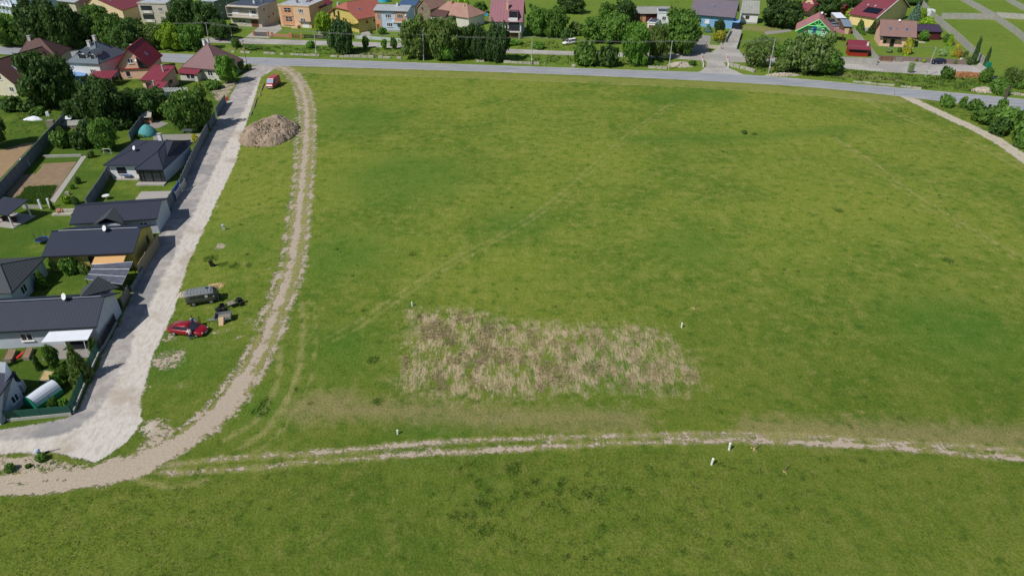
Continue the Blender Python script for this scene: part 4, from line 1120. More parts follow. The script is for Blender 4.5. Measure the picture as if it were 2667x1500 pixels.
h = House('house', 'yellow house with blue-black tiled roof and orange striped awning', 'house', (107, 668), (347, 658), 2.8, 8.8, .5); h.kind = 'gx'
h.gable_x(4.5, R['anth2'], M['yellow'])
h.dish(7.8, 4.0, .55, .5); h.window('F', 6.6, 1.4, 1.3, 1.6, frame=M['dark']); h.window('F', 3, 1.5, 1.2, 1.1)
h.door('F', 9.2, 1.6, 2.1, M['darkglass'], 'patio_door')
aw = MB().slab([(7.2, -1.3, 1.95), (11.5, -1.3, 1.95), (11.5, .46, 2.5), (7.2, .46, 2.5)], .04).build('awning', M['awnorange'], h.root)
MB().box(7.15, 11.55, -1.38, -1.3, 1.86, 1.97).build('awning_bar', M['whitepl'], aw)
h.window('R', 6.2, 1.6, .7, 1.2, frame=M['dark'], sill=False)
MB().tube((1.0, 4.4, 4.56), (12.2, 4.4, 4.56), .03, n=5).build('lightning_wire', M['metal'], h.roof)

o = thing('pergola', 'pergola with cloudy plastic roof panels beside the yellow house', 'pergola')
ps = [P(222, 727, 2.3), P(318.8, 741, 2.3), P(345.9, 682, 2.5), P(245.4, 689.6, 2.5)]
c = sum(ps, Vector()) / 4; o.location = (c.x, c.y, 0)
lp = [p - Vector((c.x, c.y, 0)) for p in ps]
pan = MB().slab(lp, .04).build('roof_panel', M['smokeglass'], o)
mb = MB()
for k in range(4):
    t = k / 3; mb.tube(lp[0].lerp(lp[3], t) + Vector((0, 0, .03)), lp[1].lerp(lp[2], t) + Vector((0, 0, .03)), .045, n=5)
mb.tube(lp[0] + Vector((0, 0, .02)), lp[3] + Vector((0, 0, .02)), .04, n=5).tube(lp[1] + Vector((0, 0, .02)), lp[2] + Vector((0, 0, .02)), .04, n=5)
mb.build('roof_bar', M['metal'], o)
for p in lp: MB().tube((p.x * .97, p.y * .97, 0), (p.x * .97, p.y * .97, p.z - .05), .06).build('post', M['dark'], o)

h = House('house', 'house with worn grey tiled roof at the left edge beside the yellow house', 'house', (-150, 772), (30, 763), 2.7, 9.5, .4); h.kind = 'hip'
h.hip(4.4, R['anthg'], M['paleblue'], 4.0, 3.2); h.window('R', 3, 1.4); h.window('R', 6.5, 1.4)

h = House('house', 'nearest bungalow with anthracite roof and plain white awning', 'house', (-90, 868.5), (251.6, 850), 2.9, 7.6, .5); h.kind = 'gx'
h.gable_x(4.75, R['anth2'], M['paleblue'])
x = h.L - 3.2
MB().slab([(x - 2.2, 8.9, 2.9), (x, 9.6, 4.3), (x, 4.3, 4.5)], .12).slab([(x + 2.6, 8.9, 2.9), (x, 4.3, 4.497), (x, 9.6, 4.297)], .12).build('cross_gable', R['anthg'], h.root)
MB().box(x - 1.4, x + 1.6, 7, 8.8, 0, 2.7).build('rear_wall', M['paleblue'], h.root)
h.dish(h.L - 4.5, 3.6, .55, .5)
h.window('F', h.L - 8.8, 1.55, 1.4, 1.1)
aw = MB().slab([(h.L - 6.0, -1.5, 2.1), (h.L - .7, -1.5, 2.1), (h.L - .5, .42, 2.65), (h.L - 5.5, .42, 2.65)], .04).build('awning', M['whitesheet'], h.root)
MB().box(h.L - 6.0, h.L - .7, -1.56, -1.5, 2.03, 2.12).build('awning_bar', M['whitepl'], aw)
for xx in (h.L - 3.4, h.L - 1.2): MB().tube((xx, -1.9, 0), (xx, -1.45, 2.0), .04).build('awning_post', M['whitepl'], aw)
h.door('F', h.L - 3.4, 2.6, 2.1, M['darkglass'], 'patio_door')
MB().box(h.L - 6.2, h.L + .2, -2.4, .4, 0, .12).build('terrace', M['paving'], h.root)
MB().tube((.5, 3.8, 4.82), (h.L - .4, 3.8, 4.82), .03, n=5).build('lightning_wire', M['metal'], h.roof)

F_ = P(-24, 1062, 2.8); V_ = P(42, 968, 4.1) - F_; V_.z = 0; U_ = Vector((V_.y, -V_.x, 0)).normalized()
h = House('house', 'corner of a house with dark tiled roof at the left edge by the plastic tunnel', 'house', pix(F_ - U_ * 12), (-24, 1062), 2.8, V_.length, .3); h.kind = 'gx'
h.gable_x(4.1, R['anth'], M['paleblue'], yr=.97); h.window('R', 3, 1.4, 1, 1)

h = House('gazebo', 'open garden gazebo with dark roof at the left edge', 'gazebo', (-40, 553), (20, 561), 2.3, 4.2, .2); h.kind = 'flat'
h.roof = MB().slab([(0, 0, 2.3), (h.L, 0, 2.3), (h.L + .2, h.D, 3.1), (-.2, h.D, 3.1)], .15).build('roof', R['anth'], h.root)
for x, y in ((.3, .3), (h.L - .3, .3), (h.L - .3, h.D - .3), (.3, h.D - .3)): MB().box(x - .1, x + .1, y - .1, y + .1, .1, 2.25 if y < 1 else 2.8).build('post', M['offwhite'], h.root)
MB().box(-.2, h.L + .2, -.2, h.D + .2, 0, .12).build('floor', M['pavelight'], h.root)
MB().box(.8, h.L - 1, 1.2, 2.2, .7, .78).box(1, 1.15, 1.4, 2, .12, .7).box(h.L - 1.3, h.L - 1.15, 1.4, 2, .12, .7).build('table', M['darkred'], h.root)
# ------------------------------------------------------------ fences and walls
def fence(name, label, pts, h, m, th=0.08, post=None, step=2.4, base=0.0, ph=0.12, pw=0.09, slats=0, group=None, cat='fence'):
    w_ = [P(*p) for p in pts]
    o = thing(name, label, cat, w_[0], 0, group)
    posts = []
    mb = MB()
    for a, b in zip(w_[:-1], w_[1:]):
        d = b - a; L = d.length; n = max(1, round(L / step)); u = d / L; v = Vector((-u.y, u.x, 0))
        ra = a - w_[0]
        for k in range(n):
            p, q = ra + u * (L * k / n + .03), ra + u * (L * (k + 1) / n - .03)
            dz = rnd.uniform(-.02, .02); s = v * th / 2
            if slats:
                for j in range(slats):
                    z0 = base + .05 + (h - base) * j / slats; z1 = z0 + (h - base) / slats * .72
                    mb.prism([(p - s + Vector((0, 0, z0))), (q - s + Vector((0, 0, z0))), (q + s + Vector((0, 0, z0))), (p + s + Vector((0, 0, z0)))],
                             [(p - s + Vector((0, 0, z1))), (q - s + Vector((0, 0, z1))), (q + s + Vector((0, 0, z1))), (p + s + Vector((0, 0, z1)))])
            else:
                z = [Vector((0, 0, base - .05)), Vector((0, 0, h + dz))]
                mb.prism([p - s + z[0], q - s + z[0], q + s + z[0], p + s + z[0]], [p - s + z[1], q - s + z[1], q + s + z[1], p + s + z[1]])
            posts.append(ra + u * (L * k / n))
    posts.append(w_[-1] - w_[0])
    mb.build('panel', m, o)
    if base > 0:
        bb = MB()
        for a, b in zip(w_[:-1], w_[1:]):
            d = (b - a).normalized(); s = Vector((-d.y, d.x, 0)) * .12; a0, b0 = a - w_[0], b - w_[0]
            bb.prism([a0 - s, b0 - s, b0 + s, a0 + s], [x + Vector((0, 0, base - .06)) for x in (a0 - s, b0 - s, b0 + s, a0 + s)])
        bb.build('plinth', M['concrete'], o)
    me = None
    for p in posts[:100]:
        if me is None:
            c = MB().box(-pw, pw, -pw, pw, 0, h + ph).build('post', post or m, o, p); me = c
        else:
            c = me.copy(); c.location = p; C.objects.link(c)
    return o

G = 'concrete panel fences of the plots at the top right'
fence('concrete_fence', 'concrete panel fence running diagonally between the pink house plot and the mown field', [(2380, -8), (2424, 46), (2500, 112), (2559, 171)], 2.1, M['concrete'], step=2.2, group=G)
fence('concrete_fence', 'concrete panel fence crossing the top of the mown field', [(2450, 50), (2588, 52)], 2.0, M['concrete'], group=G)
fence('concrete_fence', 'concrete panel fence along the top right edge of the upper meadow', [(2490, -5), (2563, 37), (2590, 52)], 2.0, M['concrete'], group=G)
fence('concrete_fence', 'long concrete panel fence closing the right side of the mown field', [(2590, 53), (2640, 88), (2700, 138)], 2.0, M['concrete'], group=G)
fence('concrete_fence', 'short concrete panel fence leading to the right edge from the field corner', [(2592, 46), (2670, 52)], 1.8, M['concrete'], group=G)
fence('concrete_fence', 'farthest concrete panel fence in the top right corner', [(2620, 4), (2668, 30)], 1.8, M['concrete'], group=G)
fence('concrete_fence', 'tall grey concrete wall with posts in front of the red hut', [(2179, 166), (2281, 170.5)], 1.9, M['concrete'], step=3.4)
fence('concrete_fence', 'concrete wall between the mint chalet garden and the pink house', [(2222, 90), (2284, 166)], 1.8, M['concrete'], step=2.2)
fence('concrete_fence', 'white wall at the end of the paved drive near the small red hut', [(2215, 34), (2262, 34)], 1.6, M['offwhite'])
fence('brick_wall', 'low brown brick garden wall in front of the pale pink house', [(2284, 157), (2340, 159), (2430, 165), (2528, 170)], 1.3, M['brownbrick'], th=.25, step=5, pw=.2, ph=.04, cat='wall')
fence('gate', 'dark brown slatted gate in the brick wall of the pink house', [(2293, 160), (2322, 162)], 1.4, M['brownwood'], slats=5, th=.06, step=4, cat='gate')
fence('gate', 'grey gate with round emblem in the brick wall of the pink house', [(2331, 161.5), (2348, 162.5)], 1.3, M['greywood'], th=.06, step=4, cat='gate')
fence('garden_fence', 'low brown wall climbing the right side of the pink house garden', [(2480, 112), (2528, 168)], .8, M['brownbrick'], th=.2, step=4, pw=.12, ph=.02)

fence('brick_fence', 'orange brick planter wall in front of the peach house', [(709, 96), (756, 98.5)], .9, M['brick'], th=.3, step=9, pw=.28, ph=.5)
fence('gate', 'black rail gate between orange brick pillars before the grey-beige house drive', [(662, 94), (699, 96)], 1.3, M['dark'], slats=4, th=.04, step=7, post=M['brick'], pw=.3, ph=.25, cat='gate')
fence('gate', 'brown slatted gate between the orange brick planter and pillar', [(760, 99), (786, 101.5)], 1.1, M['brownwood'], slats=5, th=.05, step=7, post=M['brick'], pw=.28, ph=.4, cat='gate')
fence('wire_fence', 'thin dark rail fence right of the peach house along the access road', [(792, 99), (850, 103)], 1.1, M['dark'], slats=3, th=.03, step=3, pw=.04)
fence('garden_fence', 'pale blue and cream slatted fence in front of the pale blue-white house', [(928, 102), (968, 104), (1045, 110)], 1.0, M['paleblue'], slats=4, th=.05, step=3, pw=.12, post=M['offwhite'])
fence('garden_wall', 'low pale wall with gate posts before the light blue house', [(1840, 126), (1876, 128)], 1.0, M['beige'], th=.25, step=2.8, pw=.25, ph=.7, cat='wall')
fence('garden_wall', 'narrow dark wall along the drive beside the light blue house', [(1888, 112), (1903, 84)], 1.1, M['concrete'], th=.2, step=4, cat='wall')
fence('garden_wall', 'grey wall along the road fork next to the sparse tree', [(1918, 130), (1930, 90)], 1.2, M['concrete'], th=.2, step=4, cat='wall')
fence('wire_fence', 'grey fence behind the sparse olive tree left of the concrete wall', [(1935, 148), (2020, 152), (2100, 158)], 1.1, M['greywood'], slats=6, th=.04, step=3)

GL = 'fences along the left side of the lane'
fence('panel_fence', 'blue-grey concrete panel fence beside the white bungalow', [(544, 346), (530, 372), (500, 436), (474, 496)], 2.0, M['darkconcrete'], step=2.3, group=GL)
fence('panel_fence', 'blue-grey panel fence below the driveway of the white bungalow', [(456, 524), (440, 548), (416, 592)], 2.0, M['darkconcrete'], step=2.3, group=GL)
fence('panel_fence', 'blue-grey panel fence farthest up the lane beside the bare soil', [(589, 270), (566, 304)], 2.0, M['darkconcrete'], step=2.3, group=GL)
fence('panel_fence', 'short blue-grey panel fence beside the round green tree', [(562, 314), (548, 338)], 1.9, M['darkconcrete'], step=2.3, group=GL)
fence('gate', 'thin framed sliding gate at the white bungalow driveway', [(486, 490), (462, 524)], 1.7, M['metal'], slats=4, th=.04, step=3, cat='gate')
fence('gate', 'dark blue metal gate panel at the white bungalow driveway', [(472, 500), (457, 522)], 2.0, M['blueplastic'], th=.06, step=4, cat='gate')
fence('wooden_fence', 'tan board fence beside the yellow house', [(417, 640), (366, 722)], 1.9, mat('tan_boards', srgb(150, 138, 116), .85, .15, 3), step=1.9, pw=.06)
fence('panel_fence', 'low grey plinth fence beside the pergola', [(376, 712), (346, 762)], 1.0, M['darkconcrete'], step=2.4)
fence('gate', 'grey gate wing by the end wall of the nearest bungalow', [(338, 768), (322, 800)], 1.5, M['greywood'], th=.07, step=2, cat='gate')
fence('wire_fence', 'low fence with pale plinth beside the nearest bungalow', [(304, 840), (272, 900), (262, 912)], 1.3, M['dark'], slats=5, th=.03, base=.3, step=2.4, pw=.04)
fence('lattice_fence', 'dark green mesh fence beside the vegetable garden at the lane bend', [(262, 912), (228, 985), (190, 1078)], 1.5, M['greenpanel'], slats=7, th=.03, base=.3, step=2.0, pw=.04)
fence('lattice_fence', 'dark green solid fence on concrete plinth closing the garden with the tunnel', [(188, 1080), (110, 1088), (22, 1096)], 1.35, M['greenpanel'], base=.45, step=2.2, pw=.05, ph=.05)
fence('panel_fence', 'tall shade-darkened concrete fence between the two left gardens', [(176, 322), (130, 372), (60, 452), (0, 520), (-60, 590)], 2.3, M['darkconcrete'], step=2.4)  # this fence stands in shade; the shade is put into its dark colour
fence('panel_fence', 'dark concrete fence between the flower garden and the white bungalow lawn', [(292, 452), (268, 492), (232, 545)], 2.0, M['darkconcrete'], step=2.4)
fence('panel_fence', 'dark fence behind the turquoise cone in the garden', [(378, 318), (362, 340), (342, 368)], 1.9, M['darkconcrete'], step=2.4)
fence('low_wall', 'low pale kerb wall behind the vegetable plot', [(114, 411), (212, 408)], .5, M['concrete'], th=.25, step=4, ph=0, pw=.1, cat='wall')
for p in ((104, 545), (128, 540)):
    pass
o = thing('fence_gate', 'two white gate posts between the lawn and the potato rows', 'gate', P(107, 545))
for k, (px, py) in enumerate(((109, 544), (132, 541))):
    q = P(px, py) - P(107, 545); MB().box(q.x - .15, q.x + .15, q.y - .15, q.y + .15, 0, 1.7).build('post', M['whitepl'], o)
MB().box(-3.2, .1, .2, .35, 0, .6).build('wall', M['concrete'], o)
# stone wall along the ditch
def blockwall(label, pts, h, gap=.0, bl=1.9, m=None):
    w_ = [P(*p) for p in pts]; mb = MB()
    for a, b in zip(w_[:-1], w_[1:]):
        d = b - a; L = d.length; u = d / L; v = Vector((-u.y, u.x, 0)); t = 0
        while t < L:
            l = min(bl * rnd.uniform(.6, 1.2), L - t)
            if rnd.random() > gap:
                p = a - w_[0] + u * t; q = p + u * (l - .12); s = v * .3; z = Vector((0, 0, h * rnd.uniform(.7, 1.15)))
                j = [Vector((rnd.uniform(-.06, .06), rnd.uniform(-.06, .06), 0)) for _ in range(4)]
                mb.prism([p - s, q - s, q + s, p + s], [p - s * .8 + z + j[0], q - s * .8 + z + j[1], q + s + z + j[2], p + s + z + j[3]])
            t += l
    o = mb.build('stone_wall', M['stone'], None, w_[0]); tag(o, label, 'stone wall', 'low pale stone walls along the verge'); return o
blockwall('low pale stone wall from the bush to the dark willow tree', [(590, 136), (720, 142), (880, 149)], .45, .3)
blockwall('low stone wall in front of the three small round trees', [(885, 150), (960, 151), (1046, 153)], .65, .2)
blockwall('short run of pale stones below the dark conifers', [(1240, 161), (1262, 162)], .5)
blockwall('broken stone wall right of the dark conifers by the concrete pole', [(1312, 164), (1390, 168), (1420, 169)], .6, .2)
blockwall('few pale stones left of the big roadside bush', [(1478, 172), (1500, 174)], .5, .2)
blockwall('pale stone wall left of the rubble slope near the red-white railing', [(1688, 178), (1745, 181)], .7, .1)
blockwall('grey block wall right of the bridge under the sparse tree', [(1895, 172), (1950, 184), (1965, 190)], .9, 0, 2.5)
blockwall('pale concrete kerb blocks along the ditch below the pink house', [(2165, 208), (2250, 217), (2330, 225), (2400, 233)], .35, .3)
blockwall('pale stones in the ditch at the right edge', [(2620, 245), (2690, 252)], .5, .1)

def heap(name, label, cat, c, rx, ry, h, m, seed, n=40, rough=.25, rz=0.0, group=None, pow_=1.0, lumps=1.0, chunks=0, csize=.16, clong=1.0):
    """irregular heap of earth, rubble or straw"""
    from mathutils import noise as mn
    mb = MB(); R_ = []
    vs = []; K = n
    for j in range(K + 1):
        rr = 1 - j / K
        ring = []
        for i in range(n * 2):
            a = math.pi * i / n
            e = 1 + .16 * mn.noise(Vector((math.cos(a) * 1.3 + seed, math.sin(a) * 1.3, 0))) + .06 * mn.noise(Vector((math.cos(a) * 5 + seed, math.sin(a) * 5, 3)))
            x, y = math.cos(a) * rr * rx * e, math.sin(a) * rr * ry * e
            f = (1 - rr ** 2) ** pow_
            z = h * f * (1 + .35 * lumps * mn.noise(Vector((x * .28 + seed, y * .28, 1)))) + rough * min(1, f * 4) * (mn.fractal(Vector((x * .9 + seed, y * .9, 5)), 1.0, 2.0, 4)) * .8
            ring.append((x, y, max(-.05, z) if rr < .999 else -.08))
        R_.append(ring)
    mb.rings(R_, caps=False)
    rq = random.Random(seed)
    for _ in range(chunks):
        a = rq.uniform(0, 6.283); rr = math.sqrt(rq.random()) * 1.06; f = max(0, 1 - rr ** 2) ** pow_
        p = Vector((math.cos(a) * rr * rx, math.sin(a) * rr * ry, h * f * .95)); s_ = csize * rq.uniform(.4, 1.3)
        e = Matrix.Rotation(rq.uniform(0, 6.28), 3, 'Z') @ Matrix.Rotation(rq.uniform(-.5, .5), 3, 'X') @ Matrix.Rotation(rq.uniform(-.5, .5), 3, 'Y')
        X, Y, Z_ = e @ Vector((s_ * clong, 0, 0)), e @ Vector((0, s_ * rq.uniform(.5, .9), 0)), e @ Vector((0, 0, s_ * rq.uniform(.4, .8)))
        k8 = [p + X * i + Y * j * rq.uniform(.75, 1) + Z_ * q_ for q_ in (-1, 1) for i, j in ((-1, -1), (1, -1), (1, 1), (-1, 1))]
        mb.prism(k8[:4], k8[4:])
    o = mb.build(name, m, None, c, rz, smooth=False)
    return tag(o, label, cat, group)

q = N('earth_heap'); tc = q.n('ShaderNodeTexCoord').outputs['Object']
c_ = q.mix(q.ramp(q.noise(tc, .35, 4), .35, .65), srgb(156, 138, 118), srgb(184, 164, 144))
c_ = q.mix(q.ramp(q.noise(tc, 2.2, 5, .7), .35, .7, 0, .6), c_, srgb(124, 106, 88))
c_ = q.mix(q.ramp(q.noise(tc, .8, 5, .75), .58, .66, 0, .75), c_, srgb(82, 96, 40))
q.l(c_, q.b.inputs['Base Color']); q.b.inputs['Roughness'].default_value = .95
bp = q.n('ShaderNodeBump'); bp.inputs['Strength'].default_value = .8; bp.inputs['Distance'].default_value = .2
q.l(q.noise(tc, 3, 5, .7), bp.inputs['Height']); q.l(bp.outputs[0], q.b.inputs['Normal'])
heap('earth_mound', 'large lumpy mound of brown earth with weeds between the lane and the dirt track', 'mound', P(705, 349), 6.1, 8.0, 2.5, q.m, 3.3, 60, .5, pow_=.7, lumps=1.9, chunks=420, csize=.16)
heap('straw_heap', 'flattened heap of tan straw behind the grey-green van', 'heap', P(562, 746), 1.25, .8, .3, M['straw'], 7, 20, .16, .3, chunks=160, csize=.05, clong=4)
heap('rubble_heap', 'small heap of broken bricks and rubble at the rear of the grey-green van', 'heap', P(479, 768), 1.0, .75, .35, M['rubble'], 9, 20, .25, chunks=70, csize=.11)
heap('rubble_heap', 'pale rubble slope beside the concrete pole and the red-white railing', 'heap', P(1773, 172), 3.4, 1.8, .9, M['rubble'], 12, 26, .4, chunks=220, csize=.24)
heap('rubble_heap', 'pale rubble heap in the ditch near the right edge', 'heap', P(2562, 238), 2.8, 1.6, .8, M['rubble'], 15, 24, .4, chunks=160, csize=.26)
heap('rubble_heap', 'stones and earth at the roadside under the sparse tree', 'heap', P(2040, 197), 4.5, 1.0, .5, M['rubble'], 21, 24, .3, chunks=160, csize=.22)
heap('firewood_pile', 'long stacked pile of orange-brown firewood at the end of the access road', 'wood pile', P(2508, 200), 5.4, .9, 1.2, M['logs'], 18, 34, .35, -.12, pow_=.5, chunks=420, csize=.13, clong=2.2)
heap('woodpile_cover', 'dark covered heap right of the firewood pile', 'heap', P(2590, 208), 1.8, 1.1, 1.0, M['dark'], 23, 20, .15)

# ------------------------------------------------------------ poles and wires
PG = 'utility poles along the road'
pole_tops = {}
def pole(key, label, b, t, m='pole', cross=True, r=.15, group=PG):
    B = P(*b); h = hz(B.x, B.y, t[1]); T = P(t[0], t[1], h)
    lean = T - Vector((B.x, B.y, 0)); 
    o = thing('utility_pole', label, 'utility pole', B, 0, group)
    tip = Vector((lean.x, lean.y, h))
    MB().tube((0, 0, 0), tip, r, r * .62, n=10).build('shaft', M[m], o)
    if cross:
        u = Vector((.22, .97, 0))
        a = MB(); c = tip - Vector((0, 0, .25))
        a.tube(c - u * .75, c + u * .75, .05, n=5).build('crossarm', M['metal'], o)
        for s in (-.65, 0, .65):
            MB().tube(c + u * s, c + u * s + Vector((0, 0, .28)), .05, .035, n=6).build('insulator', M['offwhite'], o)
    MB().box(-.16, .16, -.25, -.14, 1.4, 1.7).build('plate', M['whitepl'], o)
    pole_tops[key] = Vector((B.x, B.y, 0)) + tip
    return o
pole('a', 'concrete pole behind the pyramid-roofed cottage', (546, 121), (536, 60))
pole('b', 'slender wooden pole at the lane junction by the small round tree', (643, 170), (631.5, 105), 'woodpole', r=.12)
pole('c', 'light concrete pole in front of the peach house on the grass verge', (825, 149.5), (818, 83))
pole('d', 'concrete pole in front of the large roadside trees right of the blue-white house', (1103.6, 159), (1101.5, 90))
pole('e', 'concrete pole between the dark conifers and the white wrecked car', (1384.5, 169), (1386, 97))
pole('f', 'concrete pole beside the rubble slope left of the bridge', (1741.5, 182), (1751, 108))
pole('g', 'leaning concrete pole right of the sparse tree near the bridge', (2001.5, 191), (2019, 103))
pole('h', 'leaning pole with bracket beside the parked navy car', (2411, 199), (2438, 124))
pole('i', 'thin pole rising behind the roadside trees left of the mauve-roofed house', (1229, 140), (1220, 42), cross=False)
pole('j', 'short dark pole in the shade of the tall trees near the peach house', (606, 106), (600, 70), 'woodpole', cross=False, r=.09)
tops = pole_tops
tops['L'] = P(-60, 40, tops['a'].z); tops['R'] = P(2800, 175, tops['h'].z + .5)
def span(a, b, n, label):
    A_, B_ = tops[a], tops[b]
    o = thing('overhead_wires', label, 'overhead wires', (A_.x, A_.y, 0), 0, 'wire spans between the poles')
    d = Vector((B_.x - A_.x, B_.y - A_.y, 0)); L = d.length; sd = Vector((.22, .97, 0))
    for k in range(n):
        s = sd * ((k - (n - 1) / 2) * .6); mb = MB(); pts = []
        for j in range(9):
            t = j / 8; z = A_.z * (1 - t) + B_.z * t - .02 * L * 4 * t * (1 - t) * .8
            pts.append(d * t + s + Vector((0, 0, z)))
        for p, q_ in zip(pts[:-1], pts[1:]): mb.tube(p, q_, .02, n=4)
        mb.build('wire', M['wire'], o)
span('L', 'a', 3, 'wires from the left edge to the pole behind the cottage')
span('a', 'c', 3, 'wires from the cottage pole to the pole before the peach house')
span('c', 'd', 3, 'wires crossing before the yellow house and the blue-white house')
span('d', 'e', 3, 'wires crossing before the mauve-roofed house')
span('e', 'f', 3, 'wires crossing before the big roadside bushes')
span('f', 'g', 3, 'wires crossing above the bridge')
span('g', 'h', 2, 'wires crossing before the mint chalet and the red hut')

# railings of the bridge
for label, pts in (('red and white pipe railing on the left side of the bridge', [(1827, 152), (1831, 176)]), ('red and white pipe railing on the right side of the bridge', [(1893, 154), (1896, 177)])):
    a, b = P(*pts[0]), P(*pts[1]); d = b - a
    o = thing('bridge_railing', label, 'railing', a, 0, 'red and white railings of the bridge')
    for k in range(3):
        c = d * (k / 2); MB().box(c.x - .14, c.x + .14, c.y - .14, c.y + .14, 0, 1.25).build('post', M['whitepl'], o)
    for k, z in enumerate((.55, 1.05)):
        MB().tube(d * .02 + Vector((0, 0, z)), d * .5 + Vector((0, 0, z)), .06).build('rail', M['redstripe'], o)
        MB().tube(d * .5 + Vector((0, 0, z)), d * .98 + Vector((0, 0, z)), .06).build('rail', M['whitepl'] if k else M['redstripe'], o)

# ------------------------------------------------------------ marker posts and sticks in the field
def marker(b, t, label, r=.11):
    B = P(*b); h = hz(B.x, B.y, t[1]); T = P(t[0], t[1], h) - B; T.z = h
    o = thing('marker_post', label, 'marker post', B, 0, 'white marker posts')
    MB().tube((0, 0, -.05), T, r, r * .95, n=10).build('shaft', M['whitepl'], o)
    MB().tube(T + Vector((0, 0, .002)), T + Vector((0, 0, .05)), r * 1.1, r * .5, n=10).build('cap', M['whitepl'], o)
marker((1074, 796), (1072.5, 787), 'white marker post at the top left corner of the dry patch', .1)
marker((1775, 853), (1777, 841), 'white marker post right of the dry patch', .1)
marker((1899, 1171), (1902, 1154), 'white marker post just below the field track on the right', .12)
marker((1853, 1209), (1858, 1194), 'white marker post lower left of the other one near the track', .12)
marker((1036, 1130), (1035, 1120), 'white marker post above the field track near the centre', .1)
def stick(b, t, label):
    B = P(*b); h = hz(B.x, B.y, t[1]); T = P(t[0], t[1], h) - B; T.z = h
    o = thing('wooden_stake', label, 'stake', B, 0, 'thin wooden stakes in the field')
    MB().tube((0, 0, -.05), T, .05, .03, n=6).build('shaft', M['woodpole'], o)
    heap_ = MB()
    for k in range(12):
        a = rnd.uniform(0, 6.28); r_ = rnd.uniform(0, .35); heap_.ball((r_ * math.cos(a), r_ * math.sin(a), .02), rnd.uniform(.05, .11), 6, 4, (1, 1, .6))
    heap_.build('soil_clods', M['straw'], o)
stick((1964.5, 1170), (1976, 1151.5), 'thin stake just below the field track, upper of two')
stick((2044.5, 1228), (2049, 1199), 'thin stake farthest down in the foreground')
stick((1805.5, 803), (1812, 777), 'thin stake above the dry patch on the right')
stick((2330, 250), (2330, 236), 'small dark stake where the gravel track meets the road')
o = thing('utility_box', 'white plastic utility pillar in the grass below the earth mound', 'utility box', P(583, 599), .5)
MB().box(-.18, .18, -.12, .12, 0, .85).build('body', M['whitepl'], o); MB().prism([(-.22, -.16, .853), (.22, -.16, .853), (.22, .16, .853), (-.22, .16, .853)], [(-.1, -.1, .98), (.1, -.1, .98), (.1, .1, .98), (-.1, .1, .98)]).build('cap', M['paleblue'], o)
o = thing('utility_box', 'pale round capped pillar with weeds in front of the white gravel bend', 'utility box', P(103, 1186))
MB().tube((0, 0, 0), (0, 0, .75), .24, .22, n=14).build('body', M['paleblue'], o); MB().tube((0, 0, .753), (0, 0, .9), .27, .18, n=14).build('cap', M['paleblue'], o)
MB().tube((.1, .3, .05), (1.6, .9, .05), .03).build('pipe', M['dark'], o)
o = thing('covered_barrow', 'small dark upturned object standing alone in the grass above the van', 'barrow', P(554, 694), .3)
MB().prism([(-.3, -.2, .15), (.3, -.2, .15), (.35, .25, .1), (-.3, .25, .1)], [(-.4, -.1, 1.0), (.05, -.1, 1.05), (.05, .2, 1.0), (-.4, .2, .95)]).build('tray', M['blackpaint'], o)
MB().tube((.25, -.05, .2), (.25, .06, .2), .2, n=12).build('wheel', M['rubber'], o)
MB().tube((-.38, -.1, 1.0), (-.5, -.12, 1.35), .03).tube((0, -.1, 1.0), (-.1, -.12, 1.35), .03).build('handles', M['dark'], o)
for k, (a, b) in enumerate((((680, 238), (688, 219)), ((676, 243), (679, 252)), ((661, 283), (669, 258)), ((653, 302), (657, 292)))):
    A_, B_ = P(*a), P(*b); d = B_ - A_
    o = MB().tube((0, 0, .1), (d.x, d.y, .14), .17, .13, n=8).build('log', M['greywood'], None, A_)
    tag(o, ['longest weathered log beside the white lane edge near the red van', 'short weathered log nearest to the red van', 'long weathered log along the lane edge above the earth mound', 'shortest weathered log on the lane edge close to the mound'][k], 'log', 'weathered logs along the lane edge')

# ------------------------------------------------------------ foliage
def leaves(centres, radii, n, size, seed, squash=1.0, up=.25):
    rs = np.random.RandomState(seed)
    k = len(centres); wts = np.array([r[0] * r[1] for r in radii]); wts = wts / wts.sum()
    idx = rs.choice(k, n, p=wts)
    c = np.array(centres)[idx]; r = np.array(radii)[idx]
    dv = rs.normal(size=(n, 3)); dv /= np.linalg.norm(dv, axis=1)[:, None]
    rad = 1 + rs.normal(0, .13, n) - .05
    pos = c + dv * r * rad[:, None]
    nr = dv * .9 + rs.normal(size=(n, 3)) * .5 + np.array([0, 0, up]); nr /= np.linalg.norm(nr, axis=1)[:, None]
    t = np.cross(nr, rs.normal(size=(n, 3))); t /= np.linalg.norm(t, axis=1)[:, None]
    b = np.cross(nr, t)
    s = (size * rs.uniform(.6, 1.4, n))[:, None]
    q = np.stack([pos - t * s, pos - b * s * .6, pos + t * s, pos + b * s * .6 + nr * s * .25], 1)
    return q.reshape(-1, 3)
def leafmesh(name, co):
    me = bpy.data.meshes.new(name); n = len(co) // 4
    me.vertices.add(len(co)); me.vertices.foreach_set('co', co.ravel().astype(np.float32))
    me.loops.add(len(co)); me.loops.foreach_set('vertex_index', np.arange(len(co), dtype=np.int32))
    me.polygons.add(n); me.polygons.foreach_set('loop_start', np.arange(0, len(co), 4, dtype=np.int32)); me.polygons.foreach_set('loop_total', np.full(n, 4, dtype=np.int32))
    me.update(); me.validate()
    me.materials.append(M['bark'])
    return me
